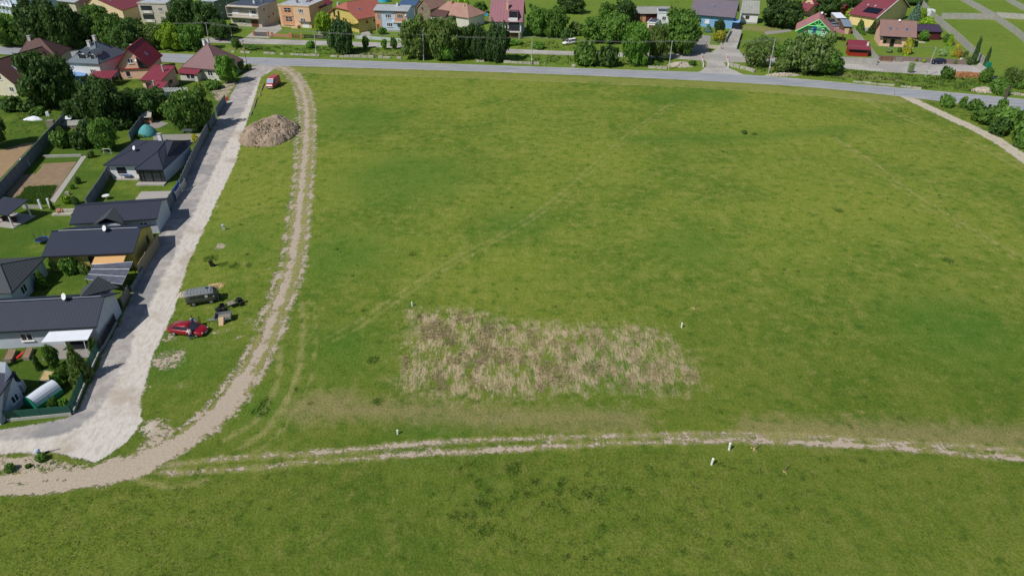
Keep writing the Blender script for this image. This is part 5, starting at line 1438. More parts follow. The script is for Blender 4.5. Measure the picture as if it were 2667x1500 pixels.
def crown_mesh(seed, n=4200, size=.075, lobes=18, dense=1.0, kind='round'):
    rs = random.Random(seed); cs = []; rr = []
    if kind == 'round':
        lop = [rs.uniform(-.16, .16) for _ in range(8)]
        for i in range(lobes * 2):
            a = rs.uniform(0, 6.28); z = rs.uniform(.16, .9); m = (1 - ((z - .48) / .54) ** 2); m = max(.06, m) ** .5
            d = rs.uniform(.5, .84) * m * (1 + lop[int(a / 6.3 * 8)])
            r = rs.uniform(.11, .24)
            cs.append((d * math.cos(a), d * math.sin(a), z)); rr.append((r, r, r * .6))
        for k in range(4):
            cs.append((rs.uniform(-.15, .15), rs.uniform(-.15, .15), .5)); rr.append((.66 - k * .05, .66 - k * .05, .37))
    elif kind == 'cone':
        for i in range(lobes):
            t = i / lobes; a = i * 2.4; w = (1 - t) * .62 + .04
            cs.append((w * math.cos(a), w * math.sin(a), .05 + t * .9)); rr.append((.3 * (1 - t) + .1, .3 * (1 - t) + .1, .07))
        for t in (.1, .3, .5, .7): cs.append((0, 0, t)); rr.append(((1 - t) * .6,) * 2 + (.14,))
    elif kind == 'column':
        for i in range(lobes):
            t = i / lobes; cs.append((rs.uniform(-.2, .2), rs.uniform(-.2, .2), .04 + t * .9)); w = .75 * (1 - t) ** .6 + .12; rr.append((w, w, .09))
    elif kind == 'bush':
        for i in range(lobes):
            a = rs.uniform(0, 6.28); d = rs.uniform(.2, .68)
            cs.append((d * math.cos(a), d * math.sin(a), rs.uniform(.2, .62))); r = rs.uniform(.22, .4); rr.append((r, r, r))
        cs.append((0, 0, .4)); rr.append((.6, .6, .42))
    elif kind == 'weep':
        for i in range(lobes):
            a = rs.uniform(0, 6.28); d = rs.uniform(.3, .75); z = rs.uniform(.15, .8)
            cs.append((d * math.cos(a), d * math.sin(a), z)); rr.append((.16, .16, .24))
        cs.append((0, 0, .5)); rr.append((.6, .6, .42))
    co = leaves(cs, rr, n, size, seed, up=.2)
    # uneven outline, thin places
    rs2 = np.random.RandomState(seed + 5)
    co[:, 2] = np.clip(co[:, 2], .02, None)
    return leafmesh('crown_' + kind, co)
CR = {'big': [crown_mesh(i, 6500, .055, 22) for i in (1, 2, 3, 4)], 'mid': [crown_mesh(i, 2600, .085, 15) for i in (11, 12, 13)],
      'sparse': [crown_mesh(i, 1500, .06, 26) for i in (21, 22)], 'cone': [crown_mesh(31, 2400, .07, 40, kind='cone')],
      'column': [crown_mesh(41, 1500, .13, 14, kind='column')], 'bush': [crown_mesh(i, 1300, .12, 9, kind='bush') for i in (51, 52, 53)],
      'weep': [crown_mesh(61, 5500, .06, 26, kind='weep')]}
def trunk_mesh(seed, hb=.62):
    rs = random.Random(seed); mb = MB()
    mb.tube((0, 0, -.02), (rs.uniform(-.03, .03), rs.uniform(-.03, .03), .35), .05, .036, n=8).tube((0, 0, .34), (0, 0, hb), .036, .02, n=6)
    for i in range(6):
        a = i * 1.05 + rs.uniform(0, .5); z = rs.uniform(.22, .45)
        mb.tube((0, 0, z), (math.cos(a) * .42, math.sin(a) * .42, z + rs.uniform(.15, .3)), .024, .008, n=5)
    me = bpy.data.meshes.new('trunk'); me.from_pydata(mb.v, [], mb.f); me.materials.append(M['bark']); me.update(); return me
TR = [trunk_mesh(i) for i in (1, 2, 3)]
LM = {
 'dark': leafmat('dark_green_leaves', (0.047, 0.102, 0.023, 1), (0.097, 0.186, 0.039, 1)),
 'mid': leafmat('green_leaves', (0.075, 0.171, 0.026, 1), (0.162, 0.296, 0.048, 1)),
 'bright': leafmat('fresh_green_leaves', (0.097, 0.239, 0.029, 1), (0.195, 0.388, 0.055, 1)),
 'lime': leafmat('yellow_green_leaves', (0.173, 0.319, 0.023, 1), (0.367, 0.546, 0.042, 1)),
 'olive': leafmat('olive_leaves', (0.092, 0.166, 0.032, 1), (0.185, 0.290, 0.060, 1), (0.185, 0.248, 0.072, 1)),
 'blue': leafmat('blue_green_needles', (0.109, 0.205, 0.145, 1), (0.238, 0.388, 0.290, 1)),
 'conif': leafmat('conifer_needles', (0.040, 0.091, 0.026, 1), (0.092, 0.172, 0.048, 1)),
 'yellow': leafmat('golden_leaves', (0.345, 0.365, 0.039, 1), (0.583, 0.568, 0.067, 1)),
 'rust': leafmat('orange_leaves', (0.431, 0.274, 0.039, 1), (0.600, 0.455, 0.078, 1)),
 'flower': leafmat('flowering_leaves', (0.092, 0.172, 0.036, 1), (0.185, 0.290, 0.066, 1), (0.271, 0.345, 0.145, 1)),
 'pale': leafmat('pale_green_leaves', (0.195, 0.319, 0.116, 1), (0.410, 0.546, 0.232, 1)),
}
cnt = [0]
def tree(label, b, wpx, top, kind='big', lm='mid', group=None, name='tree', ksq=1.0):
    B = P(*b); h = max(.4, hz(B.x, B.y, top)); r = wpx / 2 / pxm((B.x, B.y, h / 2))
    cnt[0] += 1; i = cnt[0]
    rz = (i * 1.7) % 6.28
    names = {'cone': 'conifer', 'column': 'cypress', 'bush': 'bush'}
    nm = names.get(kind, name)
    h_eff = h / (1.02 if kind != 'bush' else .95)
    if h < 1.4 or kind == 'bush':
        c = bpy.data.objects.new(nm, CR[kind][i % len(CR[kind])]); C.objects.link(c)
        c.location = B; c.rotation_euler.z = rz; c.scale = (r * 1.05, r * 1.05 * ksq, h_eff)
        c.material_slots[0].link = 'OBJECT'; c.material_slots[0].material = LM[lm]
        return tag(c, label, 'bush' if kind == 'bush' else ('cypress' if kind == 'column' else 'tree'), group)
    o = thing(nm, label, {'cone': 'conifer', 'column': 'cypress'}.get(kind, 'tree'), B, rz, group)
    c = bpy.data.objects.new('crown', CR[kind][i % len(CR[kind])]); C.objects.link(c); c.parent = o
    c.scale = (r * 1.04, r * 1.04 * ksq, h_eff)
    c.material_slots[0].link = 'OBJECT'; c.material_slots[0].material = LM[lm]
    t = bpy.data.objects.new('trunk', TR[i % 3]); C.objects.link(t); t.parent = o
    t.scale = (r * .9 + .6, r * .9 + .6, h * .95)
    if kind in ('cone', 'column'): t.scale = (.8, .8, h * .8)
    return o
TG = 'dark trees behind the left houses'
tree('leftmost dark roadside tree behind the brown wing roof', (38, 118), 105, 38, lm='mid', group=TG)
tree('tall dark tree left of centre in the top left tree row', (118, 124), 120, -2, lm='dark', group=TG)
tree('tall dark tree under the beige house with grey roof', (182, 126), 95, 6, lm='dark', group=TG)
tree('dark tree behind the slate roof on its left', (232, 118), 75, 30, lm='dark', group=TG)
tree('lighter green tree in front of the brown gable house at the top', (262, 92), 74, 10, lm='mid', group=TG)
tree('green tree right behind the slate roof ridge', (300, 124), 88, 34, lm='mid', group=TG)
tree('dark olive tree left of the salmon house ridge', (350, 132), 100, 48, lm='dark', group=TG)
tree('olive tree above the salmon house roof, below the beige cube house', (398, 128), 80, 58, lm='olive', group=TG)
tree('low dark tree at the far left edge of the tree row', (-8, 112), 70, 55, lm='dark', group=TG)
tree('bush at the foot of the beige cube house', (440, 76), 30, 48, 'bush', 'olive')
tree('yellow-green tree beside the red-roofed salmon house', (452, 130), 76, 60, lm='lime')
tree('fresh green tree between the yellow-green tree and the concrete pole', (506, 132), 72, 58, lm='bright')
tree('tall dark tree left of the grey-green house', (488, 88), 74, -8, lm='dark', group='tall dark trees before the grey-green house')
tree('tall dark tree hiding the grey-green house front', (546, 92), 80, 2, lm='dark', group='tall dark trees before the grey-green house')
tree('dark tree in the shade between the tall trees and the grey-beige house', (575, 104), 60, 50, lm='dark')
tree('small bush by the cottage chimneys', (512, 136), 24, 118, 'bush', 'mid')
tree('round bush at the foot of the grey-beige house', (610, 80), 28, 60, 'bush', 'olive')
tree('round dark bush on the verge left of the access road start', (614, 124), 28, 102, 'bush', 'mid')
tree('small bush beside the light concrete pole', (808, 126), 26, 106, 'bush', 'bright')
tree('ball-shaped lime tree between the peach and the yellow house', (845, 92), 54, 27, 'mid', 'lime')
tree('dark drooping willow-like tree before the yellow house', (894, 140), 80, 48, 'weep', 'conif')
tree('leftmost small round street tree before the blue-white house', (953, 127), 21, 94, 'mid', 'mid', 'three small round street trees')
tree('middle small round street tree before the blue-white house', (1002, 129.5), 17, 100, 'mid', 'bright', 'three small round street trees')
tree('rightmost small round street tree before the blue-white house', (1027, 128.5), 20, 98, 'mid', 'mid', 'three small round street trees')
tree('low dark bush at the corner of the blue-white house', (998, 90), 30, 71, 'bush', 'mid')
tree('small bush beside the drive with the dark car', (967, 88), 9, 75, 'bush', 'olive')
RG = 'big trees along the road'
tree('big olive tree right behind the concrete pole by the blue-white house', (1086, 152), 98, 44, lm='olive', group=RG)
tree('big olive tree below the rose tiled roof', (1160, 154), 104, 38, lm='olive', group=RG)
tree('brighter green lower tree in front of the big olive trees', (1162, 158), 62, 96, 'mid', 'bright', RG)
tree('dark tree left of the conifers under the thin pole', (1218, 152), 58, 62, lm='dark', group=RG)
tree('large dark conifer-like tree in front of the mauve-roofed house', (1296, 160), 80, 58, 'weep', 'conif', RG)
tree('dark tree left of the conifer-like tree, below the green garden', (1252, 158), 50, 66, 'weep', 'conif', RG)
tree('dark green tree behind the garden with blue tarps', (1250, 36), 40, 4, 'mid', 'mid')
tree('yellow-green tree right of the rose tiled roof', (1205, 26), 44, -8, 'mid', 'lime')
BG = 'trees and bushes behind the white wrecked car'
tree('green tree right of the mauve-roofed house', (1402, 94), 62, 16, lm='mid', group=BG)
tree('tree in the middle of the thicket above the wrecked car', (1446, 96), 70, 14, lm='mid', group=BG)
tree('dark bush left of the white wrecked car', (1474, 106), 42, 72, 'bush', 'dark', BG)
tree('low dark bush at the edge of the mauve house garden', (1412, 96), 26, 74, 'bush', 'dark', BG)
tree('upper dark tree at the top edge above the thicket', (1492, 34), 76, -14, lm='dark', group=BG)
tree('small tree alone on the meadow at the top edge', (1382, 20), 12, 10, 'bush', 'dark')
tree('green tree right above the wrecked car', (1548, 108), 78, 44, lm='mid', group=BG)
tree('wide tree right of the thicket', (1598, 110), 88, 34, lm='mid', group=BG)
tree('olive bush in the thicket above the wrecked car', (1505, 92), 50, 58, 'bush', 'olive', BG)
tree('dark tree at the top edge left of the grey shed', (1624, 60), 66, -2, lm='dark', group=BG)
tree('upper meadow tree left of the grey shed', (1580, 52), 50, 6, lm='mid', group=BG)
tree('left one of the two wide dark roadside bushes', (1528, 170), 84, 110, 'bush', 'mid')
tree('right one of the two wide dark roadside bushes', (1588, 173), 66, 112, 'bush', 'dark')
tree('bright green rounded roadside tree left of the olive one', (1650, 168), 84, 54, lm='bright', group=RG)
tree('olive roadside tree between the bright tree and the big tree', (1710, 156), 58, 62, lm='olive', group=RG)
tree('biggest green tree left of the light blue house', (1766, 138), 108, 22, lm='mid', group=RG)
tree('blue spruce in front of the light blue house', (1843, 84), 26, 62, 'cone', 'blue')
tree('drooping conifer in front of the light blue house', (1872, 88), 30, 50, 'weep', 'conif')
tree('golden round tree at the gate of the light blue house', (1872, 110), 38, 78, 'mid', 'yellow')
tree('huge dark tree right of the small white house', (2028, 70), 116, -8, lm='dark', group=RG)
tree('sparse olive tree right of the bridge', (1966, 170), 88, 104, 'sparse', 'olive')
tree('second sparse bush above the concrete pole near the bridge', (1990, 130), 70, 92, 'sparse', 'olive')
tree('large flowering tree covering the mint chalet front', (2100, 190), 124, 82, lm='flower', group=RG)
tree('green bushy tree left of the concrete wall', (2152, 194), 72, 130, 'mid', 'mid', RG)
tree('low bush beside the leaning concrete pole', (2038, 188), 56, 146, 'mid', 'olive')
tree('green tree filling the gap left of the large flowering tree', (2048, 172), 76, 108, 'mid', 'mid')
tree('bushy tree at the right end of the flowering tree by the concrete wall', (2176, 180), 50, 146, 'bush', 'mid')
tree('tree behind the mint chalet roof', (2150, 42), 88, -12, lm='dark')
tree('dark hedge tree left at the top edge above the paved drive', (2222, 24), 80, -22, lm='dark', group='dark hedge trees at the top edge')
tree('dark hedge tree right at the top edge above the paved drive', (2276, 22), 70, -18, lm='dark', group='dark hedge trees at the top edge')
tree('dark hedge tree behind the cream house', (2380, 12), 70, -14, lm='dark', group='dark hedge trees at the top edge')
tree('yellow-green bush right of the woodsheds', (2218, 60), 40, 28, 'bush', 'lime')
tree('small round bush beside the paved drive', (2240, 52), 20, 34, 'bush', 'mid')
tree('dark columnar cypress beside the concrete garden wall', (2237, 86), 21, 50, 'column', 'mid')
tree('conifer at the left wall of the pale pink house', (2270, 88), 26, 54, 'cone', 'conif')
tree('tiny round bush by the white garden box', (2249, 92), 11, 82, 'bush', 'mid')
tree('climbing plant on the left eave of the cream house', (2278, 52), 14, 22, 'bush', 'lime')
tree('tall blue-green spruce beside the cream house', (2380, 54), 30, 4, 'cone', 'blue')
tree('round topiary tree behind the pink house', (2399, 52), 23, 22, 'mid', 'lime')
tree('wide yellow-green bush above the plum roofed garage', (2411, 66), 40, 43, 'bush', 'lime')
tree('flat-topped bright ball tree on the round bed before the dark red garage', (2403, 108), 27, 80, 'mid', 'bright')
tree('yellow-green bush at the right corner of the pale pink house', (2362, 142), 26, 101, 'bush', 'yellow')
tree('small round bush just behind the brick wall', (2358, 156), 14, 138, 'bush', 'lime')
tree('whitish flowering bush left of the pink house door', (2316, 138), 20, 125, 'bush', 'pale')
tree('round dark bush in front of the pink house right window', (2342, 137), 14, 124, 'bush', 'mid')
tree('whitish flowering bush below the pink house corner', (2351, 136), 11, 123, 'bush', 'pale')
tree('dark bush at the right end of the dark red garage', (2468, 112), 24, 92, 'bush', 'mid')
tree('yellow-green cypress beside the long concrete fence', (2472, 119), 16, 88, 'column', 'lime')
tree('yellow bush on the slope by the concrete fence', (2492, 130), 16, 112, 'bush', 'yellow')
tree('orange-leaved bush near the concrete fence', (2494, 150), 18, 132, 'bush', 'rust')
tree('olive bush beside the orange-leaved bush', (2478, 148), 12, 128, 'bush', 'yellow')
tree('pale feathery bush behind the brick wall', (2450, 146), 24, 126, 'bush', 'pale')
tree('dark green bush at the fence end', (2512, 150), 12, 134, 'bush', 'mid')
tree('spreading dark shrub at the end of the brick wall', (2520, 168), 26, 150, 'bush', 'dark')
tree('tallest dark cypress at the end of the concrete fence', (2532, 168), 15, 94, 'column', 'conif', 'two slim cypresses')
tree('shorter cypress outside the concrete fence', (2565, 172), 11, 122, 'column', 'conif', 'two slim cypresses')
for k, (px, w_) in enumerate(((2387, 9), (2405, 10), (2426, 7), (2487, 11))):
    tree(['small shrub left in front of the brick wall', 'small golden shrub in front of the brick wall', 'small shrub beside the leaning pole base', 'small shrub right of the navy car'][k], (px, 162 + k * 2.0), w_, 151 + k * 1.6, 'bush', ['mid', 'lime', 'mid', 'mid'][k])
tree('bare-looking little willow on the verge', (2370, 190), 20, 160, 'sparse', 'pale')
tree('leafy bush left of the firewood pile', (2466, 206), 34, 176, 'bush', 'mid')
tree('leafy bush right of the firewood pile', (2562, 214), 40, 178, 'bush', 'mid')
tree('olive tree at the right edge on the meadow', (2632, 226), 62, 172, 'sparse', 'olive')
tree('dark ditch bush near the ivy-covered post', (2600, 246), 54, 208, 'bush', 'mid')
tree('small ditch bush at the right edge', (2652, 232), 26, 208, 'bush', 'mid')
HG = 'bushes between the road and the gravel track'
for k, (px, py, w_, t, kd, lmn, lab) in enumerate([(2460, 278, 42, 246, 'bush', 'mid', 'leftmost roadside bush at the gravel track mouth'), (2502, 281, 22, 254, 'bush', 'mid', 'small pointed ivy bush beside the road'), (2535, 288, 50, 258, 'bush', 'mid', 'wide ivy-covered roadside bush'), (2605, 283, 30, 256, 'bush', 'mid', 'ivy bush around the foot of the old post'),
        (2570, 318, 84, 276, 'bush', 'mid', 'left one of the big bushes above the gravel track'), (2628, 338, 96, 280, 'bush', 'mid', 'middle one of the big bushes above the gravel track'), (2680, 368, 100, 290, 'bush', 'mid', 'big bush at the right edge above the gravel track'), (2600, 350, 50, 306, 'bush', 'dark', 'low dark bush below the big bushes'), (2660, 385, 44, 345, 'bush', 'mid', 'lowest bush at the right edge')]):
    tree(lab, (px, py), w_, t, kd, lmn, HG)
o = thing('old_post', 'thick weathered wooden post with ivy at its foot near the right edge', 'post', P(2612, 280))
T = P(2624, 225, hz(P(2612, 280).x, P(2612, 280).y, 225)) - P(2612, 280)
MB().tube((0, 0, 0), (T.x * .6, T.y, T.z), .38, .28, n=9).build('shaft', M['bark'], o)

# trees left of the lane
YG = 'big garden trees left of the lane'
tree('largest dark tree in front of the long brown roof', (142, 278), 150, 134, lm='dark', group=YG)
tree('second big dark tree below the salmon house', (274, 324), 142, 200, lm='dark', group=YG)
tree('dark tree beside the concrete slab below the red annex', (394, 308), 100, 226, lm='dark', group=YG)
tree('round green tree beside the lane fence', (508, 338), 112, 230, lm='mid', group=YG)
tree('small round tree at the cottage corner by the lane', (596, 216), 62, 143, 'mid', 'bright')
tree('lower tree between the cottage and the wooden pole', (624, 186), 34, 152, 'mid', 'mid')
tree('shrub row along the cottage front wall', (552, 232), 50, 208, 'bush', 'mid')
tree('brown-green bush at the wooden pole base', (647, 183), 18, 168, 'bush', 'olive')
tree('pale green garden bush near the shed roofs', (165, 380), 66, 338, 'bush', 'mid')
tree('dark garden bush right of the pale one', (215, 384), 60, 330, 'bush', 'dark')
tree('mid green garden tree above the white bungalow roof', (284, 392), 74, 304, lm='mid', group=YG)
tree('garden tree left of the mid green one', (238, 372), 60, 310, 'mid', 'dark')
tree('dark tree filling the gap between the two biggest garden trees', (204, 318), 66, 256, lm='dark', group=YG)
tree('dark tree in the shade below the red lean-to carport', (330, 300), 84, 236, lm='dark', group=YG)
tree('mid green tree left of the round green lane tree', (452, 312), 60, 262, 'mid', 'mid', YG)
tree('undergrowth bush at the foot of the largest dark tree', (88, 286), 70, 258, 'bush', 'dark')
tree('undergrowth bush below the second big dark tree', (318, 336), 60, 308, 'bush', 'dark')
tree('garden bush on the lawn left of the mid green tree', (150, 356), 40, 334, 'bush', 'mid')
tree('narrow shrub by the dark garden fence', (118, 372), 26, 352, 'bush', 'bright')
tree('tree at the left edge of the upper lawn', (-12, 385), 84, 268, lm='dark')
tree('dark bush at the left edge below the beige gable', (30, 290), 60, 250, 'bush', 'dark')
tree('bush between the beige gable and the big dark tree', (60, 250), 40, 225, 'bush', 'mid')
tree('orange-green shrub by the white tarp', (96, 300), 44, 282, 'bush', 'mid')
tree('golden bush beside the white bungalow drive', (510, 370), 24, 348, 'bush', 'yellow')
tree('low shrubs under the turquoise cone', (372, 354), 42, 342, 'bush', 'mid')
tree('thin dark shrub in the garden above the flower lawn', (236, 410), 22, 392, 'bush', 'olive')
tree('reddish shrub on the flower lawn', (206, 478), 20, 458, 'bush', 'olive')
tree('small shrub on the flower lawn', (190, 492), 14, 478, 'bush', 'mid')
tree('yellow flowering bed bush on the flower lawn', (178, 528), 30, 508, 'bush', 'lime')
tree('dark bed bush beside the yellow flowering one', (200, 532), 24, 512, 'bush', 'dark')
tree('dark narrow cypress at the pink rock garden', (138, 546), 10, 522, 'column', 'dark')
tree('dark rounded bush behind the tan fence', (386, 618), 22, 592, 'bush', 'dark')
tree('leafy bush left under the yellow house eave', (150, 700), 42, 664, 'bush', 'bright')
tree('dark leafy bush under the yellow house eave', (190, 712), 54, 668, 'bush', 'mid')
tree('rust-tinged bush beside the pergola', (225, 714), 30, 688, 'bush', 'olive')
tree('small bright pointed tree beside the grey worn roof', (114, 748), 38, 702, 'cone', 'bright')
tree('golden-green conifer beside the green mesh fence', (216, 986), 62, 892, 'cone', 'olive')
tree('rust-coloured bush by the nearest bungalow terrace corner', (246, 918), 26, 886, 'bush', 'olive')
tree('small garden tree with pale trunk in the lower garden', (145, 958), 38, 900, 'mid', 'mid', 'small fruit trees in the lower garden')
tree('small fruit tree near the raised bed', (174, 990), 34, 950, 'mid', 'mid', 'small fruit trees in the lower garden')
tree('small fruit tree below the raised bed', (154, 1008), 30, 974, 'mid', 'bright', 'small fruit trees in the lower garden')
tree('dark columnar shrub in the lower garden', (104, 962), 18, 924, 'column', 'dark')
tree('bush beside the white plastic tunnel', (144, 1068), 30, 1034, 'bush', 'mid')
tree('bright bush in the corner of the lower garden', (174, 1062), 28, 1036, 'bush', 'bright')
tree('dark foliage at the left edge of the lower garden', (-4, 960), 24, 905, 'bush', 'dark')
tree('weed clump around the pale pillar by the gravel', (112, 1196), 32, 1180, 'bush', 'mid')
tree('small weed clump left of the pale pillar', (76, 1216), 16, 1209, 'bush', 'mid')
tree('weed clump near the left edge below the gravel lane', (28, 1226), 34, 1212, 'bush', 'mid')
tree('dark weed bush in the upper middle of the field', (1940, 349), 14, 342, 'bush', 'dark')
for k, (px, py, w_, t, lab) in enumerate([(1320, 118, 90, 104, 'low green hedge patch left of the wrecked car'), (1400, 126, 70, 112, 'ivy patch beside the access road'), (1240, 128, 40, 110, 'low bush between the dark trees'), (1710, 172, 17, 160, 'small round bush on the rubble slope'), (1800, 172, 34, 158, 'green growth left of the red-white railing'), (650, 128, 60, 118, 'grassy bank bush left of the verge'), (1190, 108, 40, 92, 'shrub under the olive tree crowns')]):
    tree(lab, (px, py), w_, t, 'bush', 'bright' if k < 2 else 'mid', ksq=.6)

# ------------------------------------------------------------ tufts: dry reeds, field grass and weeds (nobody could count them)
def in_poly(poly, x, y):
    c = False; n = len(poly)
    for i in range(n):
        a, b = poly[i], poly[(i + 1) % n]
        if (a[1] > y) != (b[1] > y) and x < (b[0] - a[0]) * (y - a[1]) / (b[1] - a[1]) + a[0]: c = not c
    return c
def tufts(name, m, pts, hgt, wid, per, label_seed, lean=.5, leandir=None):
    rs = np.random.RandomState(label_seed)
    pts = np.array(pts); n = len(pts) * per
    base = np.repeat(pts, per, 0) + np.c_[rs.normal(0, wid * 3.0, (n, 2)), np.zeros(n)]
    a = rs.uniform(0, 6.28, n); h = hgt * rs.uniform(.45, 1.25, n); wv = wid * rs.uniform(.5, 1.2, n)
    sx = np.c_[np.cos(a), np.sin(a), np.zeros(n)]
    ln = np.c_[rs.normal(0, lean, n), rs.normal(0, lean, n), np.ones(n)]
    if leandir: ln[:, 0] += leandir[0]; ln[:, 1] += leandir[1]
    ln *= h[:, None]
    q_ = np.stack([base - sx * wv[:, None], base + sx * wv[:, None], base + sx * wv[:, None] * .5 + ln * .6, base + ln], 1)
    me = leafmesh(name, q_.reshape(-1, 3)); me.materials.clear(); me.materials.append(m)
    o = bpy.data.objects.new(name, me); C.objects.link(o); o['kind'] = 'stuff'
    return o
straws = leafmat('dry_reed_blades', srgb(184, 160, 132), srgb(208, 186, 160), srgb(150, 150, 96))
dp = [D_(*p) for p in [(1035, 778), (1180, 783), (1260, 803), (1440, 818), (1630, 825), (1700, 865), (1750, 925), (1755, 968), (1680, 988), (1500, 983), (1250, 1006), (1100, 987), (1005, 968), (1018, 880)]]
xs = [p.x for p in dp]; ys = [p.y for p in dp]; pts = []
def edges(x, y):
    for a, b in zip(dp, dp[1:] + dp[:1]):
        d = b - a; yield a, b, max(0, min(1, ((x - a.x) * d.x + (y - a.y) * d.y) / d.length_squared))
from mathutils import noise as mn
while len(pts) < 4200:
    x, y = rnd.uniform(min(xs), max(xs)), rnd.uniform(min(ys), max(ys))
    if in_poly(dp, x, y) and mn.noise(Vector((x * .42, y * .22, 3))) + .6 * mn.noise(Vector((x * 1.2, y * .6, 8))) > .04 + max(0, .35 - .12 * min(math.hypot(x - (a_.x + (b_.x - a_.x) * t_), y - (a_.y + (b_.y - a_.y) * t_)) for a_, b_, t_ in edges(x, y))): pts.append((x, y, 0))
tufts('dry_reeds', straws, pts, .16, .03, 5, 3, 1.3, (.3, -.9)); tag(C.objects['dry_reeds'], 'tall dry straw-coloured reeds flattened in a large patch in the field', 'reeds')
gb = leafmat('field_grass_blades', srgb(88, 110, 38), srgb(122, 138, 56), srgb(142, 146, 84))
fa = [D_(*p) for p in [(0, 1260), (330, 1225), (800, 1180), (1500, 1140), (2000, 1135), (2576, 1180), (2800, 1500), (-200, 1500)]]
xs = [p.x for p in fa]; ys = [p.y for p in fa]; pts = []
while len(pts) < 14000:
    x, y = rnd.uniform(min(xs), max(xs)), rnd.uniform(max(33, min(ys)), max(ys))
    if in_poly(fa, x, y) and mn.noise(Vector((x * .4, y * .4, 0))) > -.25: pts.append((x, y, 0))
tufts('field_grass', gb, pts, .13, .03, 4, 5, .6); tag(C.objects['field_grass'], 'short meadow grass in the foreground below the field track', 'grass')
wb = leafmat('weed_leaves', srgb(62, 98, 32), srgb(96, 128, 46))
pts = []
for cx, cy, r in bl:
    c = D_(cx, cy)
    for k in range(int(70 * max(.1, r) ** 1.3)):
        a = rnd.uniform(0, 6.28); q_ = r * 1.1 * math.sqrt(rnd.random()) + .05; pts.append((c.x + math.cos(a) * q_, c.y + math.sin(a) * q_, 0))
tufts('weed_tufts', wb, pts, .13, .05, 5, 8, .6); tag(C.objects['weed_tufts'], 'darker leafy weed tufts scattered over the field', 'weeds')
bw = leafmat('bank_weed_leaves', srgb(58, 92, 30), srgb(98, 128, 48), srgb(120, 128, 62))
def scatter(polys, n):
    out = []
    for pl_ in polys:
        w_ = [P(*p) for p in pl_]; x0, x1 = min(p.x for p in w_), max(p.x for p in w_); y0, y1 = min(p.y for p in w_), max(p.y for p in w_); k = 0; t_ = 0
        m_ = int(n * (x1 - x0) * (y1 - y0)); m_ = min(m_, 2600)
        while k < m_ and t_ < m_ * 12:
            t_ += 1; x, y = rnd.uniform(x0, x1), rnd.uniform(y0, y1)
            if in_poly(w_, x, y):
                k += 1
                if mn.noise(Vector((x * .5, y * .5, 2))) > -.15: out.append((x, y, 0))
    return out
tufts('bank_weeds', bw, scatter([[(640, 120), (850, 124), (1040, 130), (1050, 150), (880, 146), (600, 134)], [(1050, 130), (1330, 143), (1320, 163), (1050, 154)], [(1345, 143), (1490, 148), (1740, 157), (1740, 176), (1480, 170), (1345, 163)], [(1940, 168), (2170, 182), (2440, 201), (2560, 208), (2667, 215), (2667, 250), (2400, 231), (2160, 205), (1960, 186)], [(1360, 112), (1450, 108), (1500, 125), (1480, 132), (1345, 126)]], .55), .5, .12, 5, 12, .5)
tag(C.objects['bank_weeds'], 'rough weeds and tall grass on the bank between the road and the access road', 'weeds')
tufts('rough_grass', bw, scatter([[(2400, 266), (2470, 272), (2667, 300), (2667, 375), (2580, 335), (2470, 292)], [(40, 280), (180, 300), (150, 345), (30, 350)], [(540, 205), (600, 215), (580, 262), (470, 270), (440, 255)], [(0, 1205), (120, 1190), (240, 1212), (100, 1228), (0, 1235)]], .5), .35, .08, 5, 14, .6)
tag(C.objects['rough_grass'], 'unmown rough grass and weeds in neglected corners beside the lanes', 'grass')
# potato rows
pp = [(73, 490), (150, 486), (131, 520), (118, 532), (100, 530), (52, 528), (44, 518)]
pl = [P(*p) for p in pp]; xs = [p.x for p in pl]; ys = [p.y for p in pl]; pts = []
d0 = (P(143, 529) - P(214, 406)).normalized()
nrm = Vector((-d0.y, d0.x, 0))
for _ in range(30000):
    x, y = rnd.uniform(min(xs), max(xs)), rnd.uniform(min(ys), max(ys))
    s_ = (x * nrm.x + y * nrm.y) / 1.0
    if in_poly(pl, x, y) and abs(s_ - round(s_)) < .22 and len(pts) < 3000: pts.append((x, y, .03))
tufts('potato_rows', wb, pts, .35, .07, 5, 9, .6); tag(C.objects['potato_rows'], 'rows of leafy potato plants at the end of the vegetable plot', 'crops')

